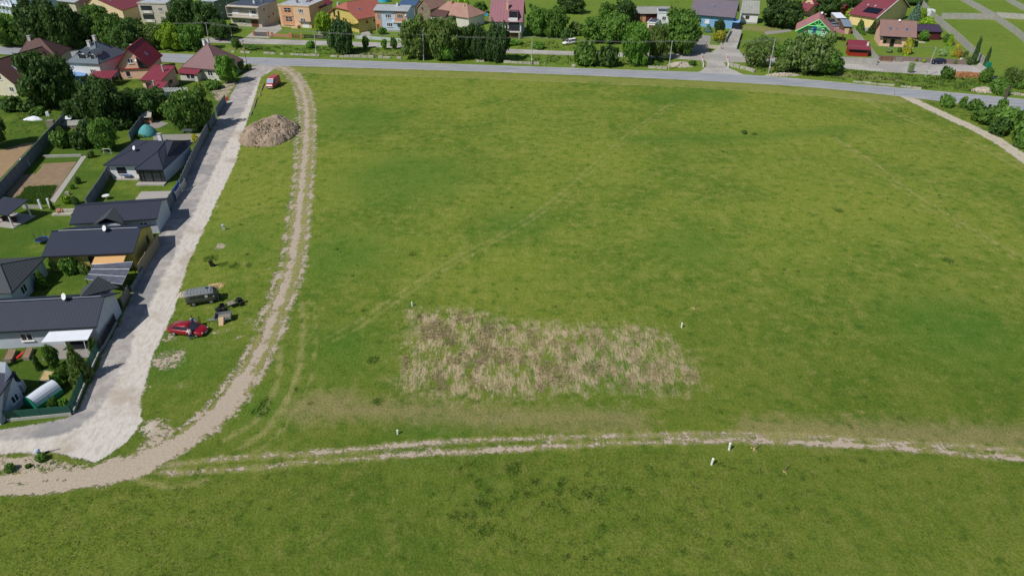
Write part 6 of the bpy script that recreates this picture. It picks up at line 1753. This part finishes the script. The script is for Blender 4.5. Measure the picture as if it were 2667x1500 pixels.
# ------------------------------------------------------------ vehicles
def wheel(parent, x, y, r=.33, w_=.2, rim='rim'):
    s = 1 if y > 0 else -1
    t = MB().tube((x, y - s * w_, r), (x, y, r), r, n=16).build('wheel', M['rubber'], parent)
    MB().tube((x, y - s * .05, r), (x, y + s * .012, r), r * .66, r * .6, n=14).build('rim', M[rim], t)
    return t
def loft(secs, n=None):
    return MB().rings(secs)
def carbody(prof, hw_low, hw_top, tum=.78):
    """side profile as stations (x, z_low, z_belt, half width at belt)"""
    rings = []
    for x, zl, zb, hw in prof:
        rings.append([(x, -hw * .94, zl), (x, -hw, zl + (zb - zl) * .45), (x, -hw * .97, zb - .06), (x, -hw * .8, zb), (x, 0, zb + .035), (x, hw * .8, zb), (x, hw * .97, zb - .06), (x, hw, zl + (zb - zl) * .45), (x, hw * .94, zl)])
    return MB().rings(rings)
def make_car(label, loc, rz, paint, L=4.7, W_=1.85, H_=1.45, kind='sedan', group=None, door=False, name='car', red_low=False):
    o = thing(name, label, 'car', loc, rz, group)
    hw = W_ / 2; h0, h1 = .3, L / 2
    bz = .92
    prof = [(-h1, .42, .72, hw * .78), (-h1 + .12, .3, .95, hw * .9), (-h1 + .7, .22, 1.0, hw), (-.6, .2, .96, hw), (.6, .2, .93, hw), (h1 - 1.35, .2, .9, hw), (h1 - .5, .22, .8, hw * .97), (h1 - .12, .28, .68, hw * .86), (h1, .36, .58, hw * .68)]
    if kind == 'hatch': prof[0] = (-h1, .4, .9, hw * .82); prof[1] = (-h1 + .1, .3, 1.0, hw * .92)
    body = carbody(prof, hw, hw).build('body', paint, o, smooth=True)
    if kind == 'sedan': st = [(-h1 + .42, .98, .99), (-h1 + .9, .96, 1.24), (-.75, .95, H_ - .06), (.05, .93, H_), (.45, .92, H_ - .06), (1.28, .9, .95)]
    elif kind == 'wreck': st = [(-h1 + .2, .98, 1.75), (-h1 + .4, .98, H_), (-.4, .96, H_ + .02), (.2, .93, H_ - .1), (1.0, .9, .98)]
    else: st = [(-h1 + .1, .98, 1.02), (-h1 + .4, .98, 1.38), (-.6, .96, H_), (.2, .93, H_ - .02), (1.2, .9, .96)]
    rings = []
    for x, zl, zt in st:
        k = (zt - .95) / (H_ - .95); wb = hw * .93; wt = hw * (.93 - .23 * max(0, k))
        rings.append([(x, -wb, zl - .06), (x, -wt, zt - .04 * max(0, k)), (x, 0, zt + .01), (x, wt, zt - .04 * max(0, k)), (x, wb, zl - .06)])
    gl = MB().rings(rings).build('windows', M['darkglass'], o, smooth=False)
    mb = MB()
    rs_ = []
    for x, zl, zt in st[1:-1] if kind != 'wreck' else st[:-1]:
        k = max(0, (zt - .95) / (H_ - .95)); wt = hw * (.93 - .23 * k)
        rs_.append([(x, -wt - .012, zt - .10), (x, -wt * .93, zt + .005), (x, 0, zt + .035), (x, wt * .93, zt + .005), (x, wt + .012, zt - .10)])
    MB().rings(rs_).build('roof', paint, o, smooth=True)
    mb = MB()
    a0, a1 = st[-1], st[-2]
    for s in (-1, 1):
        wt = hw * .72
        mb.tube((a0[0], s * hw * .92, a0[2] - .05), (a1[0], s * wt, a1[2] - .03), .045, n=5)
        mb.tube((-.35, s * hw * .94, .92), (-.3, s * wt * 1.02, H_ - .08), .045, n=5)
        mb.tube((st[0][0], s * hw * .9, st[0][2] - .05), (st[1][0] + .1, s * wt * 1.02, st[1][2] - .03), .06, n=5)
    mb.build('pillars', paint, o)
    for s in (-1, 1):
        for x in (-h1 + .92, h1 - .92): wheel(o, x, s * (hw + .005))
        MB().ball((h1 - .2, s * hw * .66, .63), .13, 8, 5, (1.2, 1, .6)).build('headlight', M['lamp'], o)
        MB().box(-h1 - .01, -h1 + .1, s * hw * .6 - .14, s * hw * .6 + .14, .66, .8).build('tail_light', M['redplastic'], o)
        MB().ball((.78, s * (hw + .1), .98), .1, 8, 5, (.7, 1.2, .8)).build('mirror', paint, o)
        MB().box(-.42, -.28, s * (hw + .008) - .01, s * (hw + .008) + .012, .78, .81).build('door_handle', M['metal'], o)
    MB().box(h1 - .02, h1 + .02, -.26, .26, .36, .46).build('number_plate', M['whitepl'], o)
    if door:
        dr = MB()
        dr.prism([(0, -.03, .3), (-1.0, -.03, .3), (-1.0, .03, .3), (0, .03, .3)], [(0, -.03, .92), (-1.0, -.03, .95), (-1.0, .03, .95), (0, .03, .92)])
        d_ = dr.build('open_door', paint, o, (.95, hw + .01, 0), math.radians(-68))
        MB().tube((-.05, 0, .93), (-.5, 0, 1.36), .03).tube((-.5, 0, 1.36), (-.98, 0, 1.34), .03).tube((-.98, 0, 1.34), (-.99, 0, .95), .03).build('window_frame', M['dark'], d_)
    return o
# red saloon: its nose points to the right and slightly towards the camera
ca = P(446, 866); cb = P(546, 878)
cen = P(493, 866)
make_car('dark red saloon car with an open far door parked on the grass', cen, math.radians(-9), M['redpaint'], 4.85, 1.88, 1.42, 'sedan', door=True)
c = P(2441, 166.5)
make_car('navy hatchback parked on the access road by the brick wall', c, math.radians(188), M['navy'], 4.1, 1.75, 1.5, 'hatch')
make_car('dark car parked in the drive between the yellow and the blue-white house', P(961, 76), math.radians(262), M['blackpaint'], 4.4, 1.8, 1.6, 'hatch')
make_car('silver-blue car parked farther back in the drive beside the yellow house', P(962, 50), math.radians(250), M['silver'], 4.4, 1.8, 1.6, 'hatch')
make_car('silver estate car under the lean-to beside the mint chalet', P(2176, 71), math.radians(350), M['silver'], 4.3, 1.75, 1.5, 'hatch')
make_car('black car behind the silver estate car near the mint chalet', P(2168, 62), math.radians(350), M['blackpaint'], 4.3, 1.75, 1.5, 'hatch')
make_car('white wrecked car half hidden under the thicket', P(1482, 116), math.radians(207), M['whitepaint'], 4.3, 1.7, 1.6, 'wreck')

# grey-green box van (rounded, rib-lined roof)
a, b = P(488, 792), P(566, 776)
rzv = math.radians(17)
o = thing('van', 'old grey-green windowed van with pale ribbed roof beside the straw heap', 'van', P(529, 789) + Vector((0, .3, 0)), rzv); o.scale = (.93,) * 3
L, Wd = 4.35, 1.95
def vsec(x, hw, z0, z1, rr=.32):
    pts = []
    for y, z in ((-hw * .96, z0), (-hw, z0 + .35), (-hw, z1 - .95), (-hw * .95, z1 - rr), (-hw * .82, z1 - .1), (-hw * .45, z1 - .01), (hw * .45, z1 - .01), (hw * .82, z1 - .1), (hw * .95, z1 - rr), (hw, z1 - .95), (hw, z0 + .35), (hw * .96, z0)):
        pts.append((x, y, z))
    return pts
def sect(lo):
    R_ = []
    for x, k, zt in ((-L / 2, .88, 1.9), (-L / 2 + .12, .97, 2.02), (-L / 2 + .5, 1, 2.07), (0, 1, 2.1), (L / 2 - .9, 1, 2.07), (L / 2 - .45, .97, 1.98), (L / 2 - .15, .92, 1.6), (L / 2, .85, 1.15)):
        R_.append(vsec(x, Wd / 2 * k, .42, zt))
    return R_
MB().rings(sect(0)).build('body', M['olive'], o, smooth=True)
R_ = []
for x, k, zt in ((-L / 2 - .02, .84, 1.9), (-L / 2 + .12, .92, 2.04), (-L / 2 + .5, .97, 2.09), (0, .97, 2.12), (L / 2 - .9, .97, 2.09), (L / 2 - .5, .93, 2.0)):
    hw = Wd / 2 * k
    R_.append([(x, -hw * 1.0, zt - .28), (x, -hw * .84, zt - .07), (x, -hw * .45, zt + .02), (x, hw * .45, zt + .02), (x, hw * .84, zt - .07), (x, hw, zt - .28)])
rf = MB().rings(R_).build('roof', M['olivetop'], o, smooth=False)
for x in np.arange(-1.8, 1.4, .45): MB().box(x, x + .05, -.8, .8, 2.1, 2.15).build('roof_rib', M['olivetop'], rf)
MB().tube((.85, .1, 2.1), (.85, .1, 2.25), .2, .18, n=12).build('roof_vent', M['blackpaint'], rf)
MB().box(1.55, 1.8, -.1, .1, 2.05, 2.12).build('roof_flap', M['blackpaint'], rf)
for s in (-1, 1):
    for x0, x1 in ((-1.5, -.65), (-.5, .45), (.95, 1.6)):
        MB().box(x0, x1, s * Wd / 2 * .965 - .03, s * Wd / 2 * .965 + .03, 1.25, 1.66).build('side_window', M['darkglass'], o)
    for x in (-1.25, 1.15): wheel(o, x, s * (Wd / 2 + .0), .37, .22, 'olivetop')
    MB().tube((L / 2 - .06, s * .62, .85), (L / 2 + .03, s * .62, .85), .12, n=12).build('headlight', M['lamp'], o)
em = MB().tube((.7, -Wd / 2 - .01, 1.42), (.7, -Wd / 2 - .045, 1.42), .2, n=16).build('round_emblem', M['whitepl'], o)
MB().box(.66, .74, -Wd / 2 - .055, -Wd / 2 - .047, 1.3, 1.54).box(.6, .8, -Wd / 2 - .055, -Wd / 2 - .047, 1.38, 1.46).build('emblem_mark', M['greywood'], em)
MB().box(L / 2 - .32, L / 2 - .1, -.75, .75, 1.22, 1.62).build('windscreen', M['darkglass'], o)
MB().box(L / 2 - .02, L / 2 + .1, -.9, .9, .4, .52).build('bumper', M['dark'], o)
MB().ball((1.7, -1.12, 1.35), .12, 8, 5).build('mirror', M['metal'], o)

# red panel van
o = thing('van', 'red high-roof panel van parked on the grass by the lane junction', 'van', P(713, 226), math.radians(-97))
L, Wd = 5.0, 2.0
R_ = []
for x, k, zt in ((-2.5, .96, 2.35), (-2.4, 1, 2.42), (.7, 1, 2.45), (1.05, .97, 2.32), (1.85, .96, 1.35), (2.3, .92, 1.12), (2.5, .84, .85)):
    hw = k
    R_.append([(x, -hw * .97, .3), (x, -hw, 1.0 if zt > 1.4 else zt * .75), (x, -hw * .9, zt - .12), (x, -hw * .8, zt), (x, hw * .8, zt), (x, hw * .9, zt - .12), (x, hw, 1.0 if zt > 1.4 else zt * .75), (x, hw * .97, .3)])
MB().rings(R_).build('body', M['vanred'], o)
MB().prism([(1.1, -.86, 2.2), (1.84, -.9, 1.4), (1.84, .9, 1.4), (1.1, .86, 2.2)], [(1.16, -.84, 2.27), (1.92, -.88, 1.42), (1.92, .88, 1.42), (1.16, .84, 2.27)]).build('windscreen', M['skyglass'], o)
for s in (-1, 1):
    MB().prism([(.3, s * .985, 1.3), (1.5, s * .97, 1.3), (1.05, s * .92, 1.95), (.3, s * .93, 1.95)], [(.3, s * 1.01, 1.3), (1.5, s * 1.0, 1.3), (1.05, s * .95, 1.95), (.3, s * .96, 1.95)]).build('side_window', M['darkglass'], o)
    for x in (-1.55, 1.6): wheel(o, x, s * 1.01, .34, .22)
    MB().ball((2.32, s * .72, .86), .18, 8, 5, (.8, 1, .8)).build('headlight', M['lamp'], o)
    MB().box(1.25, 1.4, s * 1.12 - .1, s * 1.12 + .1, 1.3, 1.55).build('mirror', M['dark'], o)
MB().box(2.42, 2.56, -.9, .9, .3, .6).build('bumper', M['greywood'], o)
MB().box(2.562, 2.58, -.26, .26, .38, .48).build('number_plate', M['whitepl'], o)
MB().box(2.44, 2.52, -.5, .5, .66, .78).build('grille', M['dark'], o)

# trailer
o = thing('trailer', 'small silver box trailer with leaning plywood board', 'trailer', P(584, 834), math.radians(14))
MB().box(-.95, .95, -.6, .6, .45, .52).build('floor', M['greywood'], o)
MB().box(-1, 1, .6, .64, .45, .95).box(-1, 1, -.64, -.6, .45, .8).box(-1.0, -.96, -.6, .6, .45, .95).box(.96, 1.0, -.6, .6, .45, .95).build('side_board', M['metal'], o)
MB().tube((-1, 0, .45), (-2.1, -.02, .35), .045).tube((-1, .4, .45), (-1.9, 0, .36), .035).tube((-1, -.4, .45), (-1.9, 0, .36), .035).build('drawbar', M['metal'], o)
for s in (-1, 1):
    wheel(o, .1, s * .84, .28, .16); MB().box(-.25, .45, s * .76 - .12, s * .76 + .12, .6, .64).build('mudguard', M['metal'], o)
o = MB().prism([(-.25, -.25, 0), (.3, -.25, 0), (.3, -.2, 0), (-.25, -.2, 0)], [(-.2, .28, .98), (.45, .28, .98), (.45, .33, .98), (-.2, .33, .98)]).build('plywood_board', M['plywood'], None, P(576, 846), math.radians(10))
tag(o, 'light plywood board leaning against the small trailer', 'board')

# stripped vehicle chassis
o = thing('chassis', 'stripped black vehicle chassis with four wheels and a seat panel', 'vehicle chassis', P(602, 800), math.radians(38))
mb = MB()
for s in (-.38, .38): mb.box(-1.6, 1.5, s - .04, s + .04, .38, .48)
for x in (-1.5, -.7, .3, 1.3): mb.box(x, x + .08, -.34, .34, .39, .46)
mb.build('frame', M['dark'], o)
for x in (-.95, 1.3):
    MB().tube((x, -.66, .33), (x, .66, .33), .05).build('axle', M['dark'], o)
    for s in (-1, 1): wheel(o, x, s * .78, .34, .2, 'dark')
MB().box(.95, 1.6, -.25, .25, .45, .85).tube((1.3, 0, .85), (1.1, 0, 1.1), .06).build('engine', M['dark'], o)
MB().box(-.35, .55, -.48, .48, .62, .68).build('seat_panel', M['greywood'], o)
MB().prism([(-2.0, -.5, .1), (-1.2, -.5, .1), (-1.2, .5, .1), (-2.0, .5, .1)], [(-1.95, -.42, .36), (-1.3, -.42, .4), (-1.3, .42, .4), (-1.95, .42, .36)]).build('radiator_frame', M['blackpaint'], o)

# ------------------------------------------------------------ people
def skin(name, verts, edges, radii, m, parent, sub=1, loc=None):
    me = bpy.data.meshes.new(name); me.from_pydata(verts, edges, []); me.materials.append(m)
    o = bpy.data.objects.new(name, me); C.objects.link(o); o.parent = parent
    if loc: o.location = loc
    md = o.modifiers.new('skin', 'SKIN'); md.use_smooth_shade = True
    for v, r in zip(me.skin_vertices[0].data, radii): v.radius = (r, r) if not isinstance(r, tuple) else r
    me.skin_vertices[0].data[0].use_root = True
    s = o.modifiers.new('sub', 'SUBSURF'); s.levels = sub; s.render_levels = sub
    return o
def person(label, loc, rz, shirt, trousers, lean=.35, arms=None):
    o = thing('person', label, 'person', loc, rz)
    # local: faces +x; pelvis at 0.92 m
    sx = math.sin(lean); cx = math.cos(lean)
    def up(h, y=0, f=0): return (sx * h + f * cx, y, .92 + cx * h - f * sx)
    arms = arms or [(.45, -.05), (.55, -.1)]
    V = [(0, 0, .92), up(.25), up(.45), up(.52), up(.62, 0, .02), up(.74, 0, .03), up(.82, 0, .02)]
    Rr = [(.15, .12), (.14, .11), (.17, .11), .06, .062, .1, .075]
    E_ = [(0, 1), (1, 2), (2, 3), (3, 4), (4, 5), (5, 6)]
    def chain(start, pts, rs_):
        k = start
        for p, r in zip(pts, rs_):
            V.append(p); Rr.append(r); E_.append((k, len(V) - 1)); k = len(V) - 1
        return k
    for s, (f, dz) in zip((-1, 1), arms):
        sh = up(.44, s * .2); el = up(.2, s * .27, f * .45); wr = up(.12 + dz, s * .2, f)
        k = chain(2, [sh, el, wr], [.055, .042, .03])
        hd = (wr[0] + .07, wr[1], wr[2] - .03)
        k = chain(k, [hd], [.032])
        for j, a in enumerate((-.03, -.01, .01, .03)):
            chain(k, [(hd[0] + .045, hd[1] + a, hd[2] - .01), (hd[0] + .08 - abs(a) * .3, hd[1] + a * 1.2, hd[2] - .035)], [.01, .008])
        chain(k, [(hd[0] + .02, hd[1] - s * .045, hd[2] - .02)], [.011])
    for s in (-1, 1):
        chain(0, [(0, s * .09, .86), (.03, s * .11, .48), (-.02, s * .12, .09), (.13, s * .13, .04)], [.085, .055, .04, .035])
    b = skin('body', V, E_, Rr, M['skin'], o)
    # shirt over torso and arms
    Vs = [up(.02), up(.25), up(.46)]; Es = [(0, 1), (1, 2)]; Rs = [(.18, .145), (.165, .135), (.185, .13)]
    for s, (f, dz) in zip((-1, 1), arms):
        n = len(Vs); Vs += [up(.44, s * .2), up(.2, s * .27, f * .45), up(.12 + dz, s * .2, f)]; Es += [(2, n), (n, n + 1), (n + 1, n + 2)]; Rs += [.075, .06, .045]
    skin('shirt', Vs, Es, Rs, shirt, o)
    Vt = [(0, 0, .93)]; Et = []; Rt = [(.18, .145)]
    for s in (-1, 1):
        n = len(Vt); Vt += [(0, s * .1, .82), (.03, s * .11, .48), (-.02, s * .12, .12)]; Et += [(0, n), (n, n + 1), (n + 1, n + 2)]; Rt += [.105, .075, .062]
    skin('trousers', Vt, Et, Rt, trousers, o)
    hd = Vector(up(.75, 0, .02))
    MB().ball((hd.x - .02, 0, hd.z + .045), .112, 12, 8, (1, .92, 1)).build('hair', M['hair'], o, smooth=True)
    MB().ball((hd.x + .105, .035, hd.z + .01), .016, 6, 4).ball((hd.x + .105, -.035, hd.z + .01), .016, 6, 4).build('eyes', M['dark'], o)
    MB().tube((hd.x + .1, 0, hd.z + .0), (hd.x + .125, 0, hd.z - .03), .012, .018, n=6).build('nose', M['skin'], o)
    MB().box(hd.x + .092, hd.x + .108, -.025, .025, hd.z - .06, hd.z - .052).build('mouth', M['redplastic'], o)
    for s in (-1, 1):
        MB().box(-.1, .17, s * .125 - .05, s * .125 + .05, 0, .09).build('shoe', M['dark'], o)
    return o
person('person in white shirt and blue trousers leaning on the near side of the red car', P(499, 884) , math.radians(128), M['shirtw'], M['jeans'], .5, [(.45, .12), (.5, .12)])
person('person in light blue shirt standing behind the far side of the red car', P(505, 851), math.radians(-40), M['shirtb'], M['jeans'], .2)

# ------------------------------------------------------------ garden things on the left
o = thing('poly_tunnel', 'white covered plastic tunnel with green end wall in the lower left garden', 'greenhouse', P(84, 1064), math.radians(68)); o.scale = (.92,) * 3
def arch(x, r, h, n=12):
    return [(x, -r, 0)] + [(x, -r * math.cos(math.pi * i / n), h * math.sin(math.pi * i / n) ** .8 + .1) for i in range(n + 1)] + [(x, r, 0)]
MB().rings([arch(0, 1.1, 1.7), arch(3.4, 1.1, 1.7)]).build('cover', M['whitesheet'], o, smooth=False)
MB().rings([arch(-.06, 1.14, 1.74), arch(-.005, 1.14, 1.74)]).build('end_wall', M['greenplastic'], o)
MB().box(0, 3.4, -1.18, -1.1, 0, .7).build('side_strip', M['greenplastic'], o)
o = thing('water_tank', 'white cube water tank in a metal cage beside the plastic tunnel', 'tank', P(54, 1018), .3)
MB().box(-.5, .5, -.5, .5, .15, 1.15).build('tank', M['whitepl'], o)
mb = MB()
for z in (.16, .5, .85, 1.17):
    for p, q_ in (((-.53, -.53), (.53, -.53)), ((.53, -.53), (.53, .53)), ((.53, .53), (-.53, .53)), ((-.53, .53), (-.53, -.53))): mb.tube((p[0], p[1], z), (q_[0], q_[1], z), .02, n=4)
for x in (-.53, 0, .53):
    for y in (-.53, .53): mb.tube((x, y, .1), (x, y, 1.18), .02, n=4)
mb.build('cage', M['metal'], o); MB().box(-.55, .55, -.55, .55, 0, .14).build('pallet', M['greywood'], o)
def raised(label, pts, h=.45, wood='greywood', soil='soil'):
    w_ = [P(*p) for p in pts]; c = sum(w_, Vector()) / len(w_); l = [p - c for p in w_]
    o = thing('raised_bed', label, 'raised bed', c, 0, 'raised garden beds')
    MB().prism([p * .93 for p in l], [p * .93 + Vector((0, 0, h - .06)) for p in l]).build('soil', M[soil], o)
    mb = MB(); n = len(l)
    for i in range(n):
        a, b = l[i], l[(i + 1) % n]; ai, bi = a * .94, b * .94; z = Vector((0, 0, h))
        mb.prism([a, b, bi, ai], [a + z, b + z, bi + z, ai + z])
    mb.build('frame', M[wood], o); return o
raised('raised bed with leafy plants left in the lower garden', [(10, 943), (34, 943), (46, 917), (24, 915)])
raised('raised bed with pale frame right of the red water slide', [(59, 938), (78, 939), (89, 912), (70, 911)])
raised('low sandy raised bed near the fruit trees', [(102, 995), (134, 992), (142, 972), (116, 968)], .25, 'stone', 'straw')
o = tag(MB().prism([(-.2, -.7, 0), (.2, -.7, 0), (.2, .7, 0), (-.2, .7, 0)], [(-.15, -.65, .1), (.15, -.65, .1), (.15, .65, .4), (-.15, .65, .4)]).build('toy_slide', M['redplastic'], None, P(54, 928), -.5), 'red plastic slide lying between the raised beds', 'slide')
o = thing('trampoline', 'blue rimmed trampoline with dark net by the yellow house', 'trampoline', P(112, 632)); o.scale = (.62, .62, .8)
ring = MB(); nn = 20
for i in range(nn):
    a0, a1 = 2 * math.pi * i / nn, 2 * math.pi * (i + 1) / nn
    ring.tube((1.4 * math.cos(a0), 1.4 * math.sin(a0), .75), (1.4 * math.cos(a1), 1.4 * math.sin(a1), .75), .09, n=5)
ring.build('rim', M['blueplastic'], o); MB().tube((0, 0, .74), (0, 0, .76), 1.3, n=20).build('mat', M['dark'], o)
for i in range(6):
    a0 = 2 * math.pi * i / 6; MB().tube((1.45 * math.cos(a0), 1.45 * math.sin(a0), 0), (1.45 * math.cos(a0), 1.45 * math.sin(a0), 2.4), .03, n=5).build('pole', M['dark'], o)
o = thing('garden_cone', 'turquoise netted cone-shaped cover behind the white bungalow', 'garden cover', P(386, 352), .4)
R_ = []
for k in range(9):
    t = k / 8; r_ = 1.75 * math.cos(t * math.pi / 2 * .97) ** .7; R_.append([(r_ * math.cos(a * .4) * 1.1, r_ * math.sin(a * .4), 2.3 * t) for a in [i * 2 * math.pi / 16 / .4 for i in range(16)]])
MB().rings(R_).build('cover', M['turquoise'], o, smooth=True)
o = thing('well_house', 'little wooden well house with grey roof in the shaded garden', 'hut', P(388, 320), .1)
MB().box(-.8, .8, -.6, .6, 0, 1.6).build('wall', M['orange'], o); MB().slab([(-1.2, -1, 1.55), (1.2, -1, 1.55), (1.0, .9, 2.5), (-1.0, .9, 2.5)], .08).build('roof', M['concrete'], o); MB().box(-.5, .5, -.65, -.61, .9, 1.3).build('opening', M['dark'], o)
o = thing('storage_box', 'long white bench-like box on the lawn beside the round green lane tree', 'box', P(490, 343), 0)
MB().box(-1.05, 1.05, -.3, .3, .05, .62).build('box', M['whitepl'], o); MB().box(-1.08, 1.08, -.33, .33, .63, .7).build('lid', M['whitepl'], o)
o = thing('football_goal', 'small white goal frame in the garden left of the white bungalow', 'goal', P(281, 402), 0)
mb = MB()
for p, q_ in (((-.7, 0, 0), (-.7, 0, 1.1)), ((.7, 0, 0), (.7, 0, 1.1)), ((-.7, 0, 1.1), (.7, 0, 1.1)), ((-.7, .6, 0), (-.7, 0, 1.1)), ((.7, .6, 0), (.7, 0, 1.1)), ((-.7, .6, 0), (.7, .6, 0))): mb.tube(p, q_, .045, n=6)
mb.build('frame', M['whitepl'], o)
o = thing('tarpaulin', 'white crumpled sheet over a long heap on the upper left lawn', 'tarpaulin', P(87, 312)); 
hp = heap('sheet', None, None, (0, 0, 0), 2.3, .8, .8, M['whitesheet'], 31, 18, .2); hp.parent = o
for k in ('label', 'category'): 
    if k in hp: del hp[k]
for lab, cat, nm, p, rz, bx, m in [
    ('white sack on the fence line in the upper left garden', 'sack', 'sack', (126, 303), .2, (-.35, .35, -.25, .25, 0, .9), 'whitesheet'),
    ('blue plastic bin with pale lid by the dark garden fence', 'bin', 'bin', (168, 326), .2, (-.6, .6, -.5, .5, 0, 1.2), 'tarpblue'),
    ('pale blue water barrel leaning on the dark fence by the vegetable plot', 'barrel', 'barrel', (68, 432), .5, (-.7, .7, -.6, .6, 0, 1.3), 'paleblue'),
    ('grey crate roofed box beside the dark fence on the lawn', 'box', 'crate', (136, 330), .1, (-.8, .8, -.5, .5, 0, 1.4), 'greywood'),
    ('white garden box behind the concrete wall near the cypress', 'box', 'storage_box', (2251, 84), 0, (-.9, .9, -.5, .5, 0, 1.3), 'offwhite'),
    ('green compost bin outside the concrete fence', 'bin', 'compost_bin', (2572, 176), 0, (-.6, .6, -.5, .5, 0, 1.3), 'greenplastic'),
    ('cyan tarpaulin covered pile in the garden left of the mauve-roofed house', 'pile', 'covered_pile', (1262, 42), .2, (-1.2, 1.2, -.5, .5, 0, .8), 'cyan'),
    ('white garden furniture stack left of the mauve-roofed house', 'furniture', 'furniture_stack', (1248, 40), .1, (-1.0, 1.0, -.5, .5, 0, 1.1), 'whitepl'),
    ('grey stone block on the flower lawn', 'stone', 'stone_block', (177, 508), .2, (-.35, .35, -.25, .25, 0, .5), 'stone'),
    ('white marker stone beside the brick wall right of the navy car', 'stone', 'boundary_stone', (2500, 164), .2, (-.3, .3, -.2, .2, 0, 1.2), 'whitepl'),
    ('red fire hydrant-like box at the end of the panel fence', 'box', 'hydrant', (592, 262), 0, (-.22, .22, -.22, .22, 0, .7), 'redplastic')]:
    o = thing(nm, lab, cat, P(*p), rz)
    x0, x1, y0, y1, z0, z1 = bx
    MB().prism([(x0, y0, z0), (x1, y0, z0), (x1, y1, z0), (x0, y1, z0)], [(x0 * .92, y0 * .92, z1), (x1 * .92, y0 * .92, z1), (x1 * .92, y1 * .92, z1), (x0 * .92, y1 * .92, z1)]).build('body', M[m], o)
    MB().prism([(x0 * .97, y0 * .97, z1 + .003), (x1 * .97, y0 * .97, z1 + .003), (x1 * .97, y1 * .97, z1 + .003), (x0 * .97, y1 * .97, z1 + .003)], [(x0 * .8, y0 * .8, z1 + .1), (x1 * .8, y0 * .8, z1 + .1), (x1 * .8, y1 * .8, z1 + .1), (x0 * .8, y1 * .8, z1 + .1)]).build('top', M[m], o)
o = thing('greenhouse', 'low ribbed glass frame covered with netting by the blue bin', 'greenhouse', P(190, 332), .1)
MB().slab([(-2.2, -.9, .7), (2.2, -.9, .7), (2.2, .9, 1.3), (-2.2, .9, 1.3)], .06).build('roof', R['fibre'], o); MB().box(-2.1, 2.1, -.8, .8, 0, .62).build('frame', M['greywood'], o)
h = House('shed', 'small shed with white and maroon roof deep in the shade between the trees', 'shed', (168, 300), (192, 300), 2.0, 3, .2); h.kind = 'gx'
h.gable_x(2.8, R['redx'], M['darkred']); MB().slab([(0, -1.6, 1.6), (h.L, -1.6, 1.6), (h.L, -.1, 1.95), (0, -.1, 1.95)], .06).build('porch_roof', M['whitesheet'], h.root)
o = thing('pergola', 'white lattice pergola with dark panels behind the round green lane tree', 'pergola', P(458, 258), .05)
mb = MB()
for x in np.arange(-2.8, 2.9, .7): mb.box(x - .05, x + .05, -1.3, 1.3, 2.3, 2.4)
for y in (-1.3, -.45, .45, 1.3): mb.box(-2.9, 2.9, y - .05, y + .05, 2.2, 2.295)
mb.build('lattice', M['whitepl'], o)
for x in (-2.8, 2.8):
    for y in (-1.2, 1.2): MB().box(x - .07, x + .07, y - .07, y + .07, 0, 2.19).build('post', M['whitepl'], o)
MB().box(-2.7, 2.7, -1.1, 1.1, .02, .5).build('storage', M['blackpaint'], o)
o = thing('rock_garden', 'pink and grey stepped rock garden against the dark roof', 'rock garden', P(160, 560), .05)
MB().box(-1.4, 1.8, -.4, .5, 0, .25).build('lower_step', M['stone'], o); MB().box(-1.0, 1.8, .5, 1.4, 0, .5).build('upper_step', M['stone'], o)
mb = MB()
for i in range(16): mb.ball((rnd.uniform(-1, .1), rnd.uniform(.2, 1.2), .5), rnd.uniform(.12, .3), 7, 4)
mb.build('rocks', M['brick'], o)
o = thing('round_table', 'round white table on the bungalow lawn', 'table', P(278, 519))
MB().tube((0, 0, .66), (0, 0, .72), .6, n=18).build('tabletop', M['whitepl'], o); MB().tube((0, 0, 0), (0, 0, .655), .06, n=8).build('leg', M['whitepl'], o)
o = thing('garden_table', 'glass table with dark legs on the white bungalow terrace', 'table', P(331, 466), -.1)
MB().box(-.9, .9, -.35, .35, .7, .74).build('tabletop', M['skyglass'], o)
for x in (-.8, .8):
    for y in (-.3, .3): MB().tube((x, y, 0), (x, y, .695), .03).build('leg', M['dark'], o)
o = thing('garden_swing', 'light green swing frame behind the brick garden wall', 'swing', P(2462, 142), .1)
mb = MB()
for x in (-1, 1): mb.tube((x, -.7, 0), (x, 0, 2), .06, n=5).tube((x, .7, 0), (x, 0, 2), .06, n=5)
mb.tube((-1, 0, 2), (1, 0, 2), .06, n=5); mb.build('frame', M['greenline'], o); MB().box(-.5, .5, -.2, .2, .5, .55).build('seat', M['greenline'], o)
o = thing('flower_bed_ring', 'round pale flower bed ring around the ball tree', 'flower bed', P(2400, 111)); MB().tube((0, 0, 0), (0, 0, .12), 1.2, 1.15, n=18).build('ring', M['stone'], o)  # stone edging of the flower bed around the ball tree
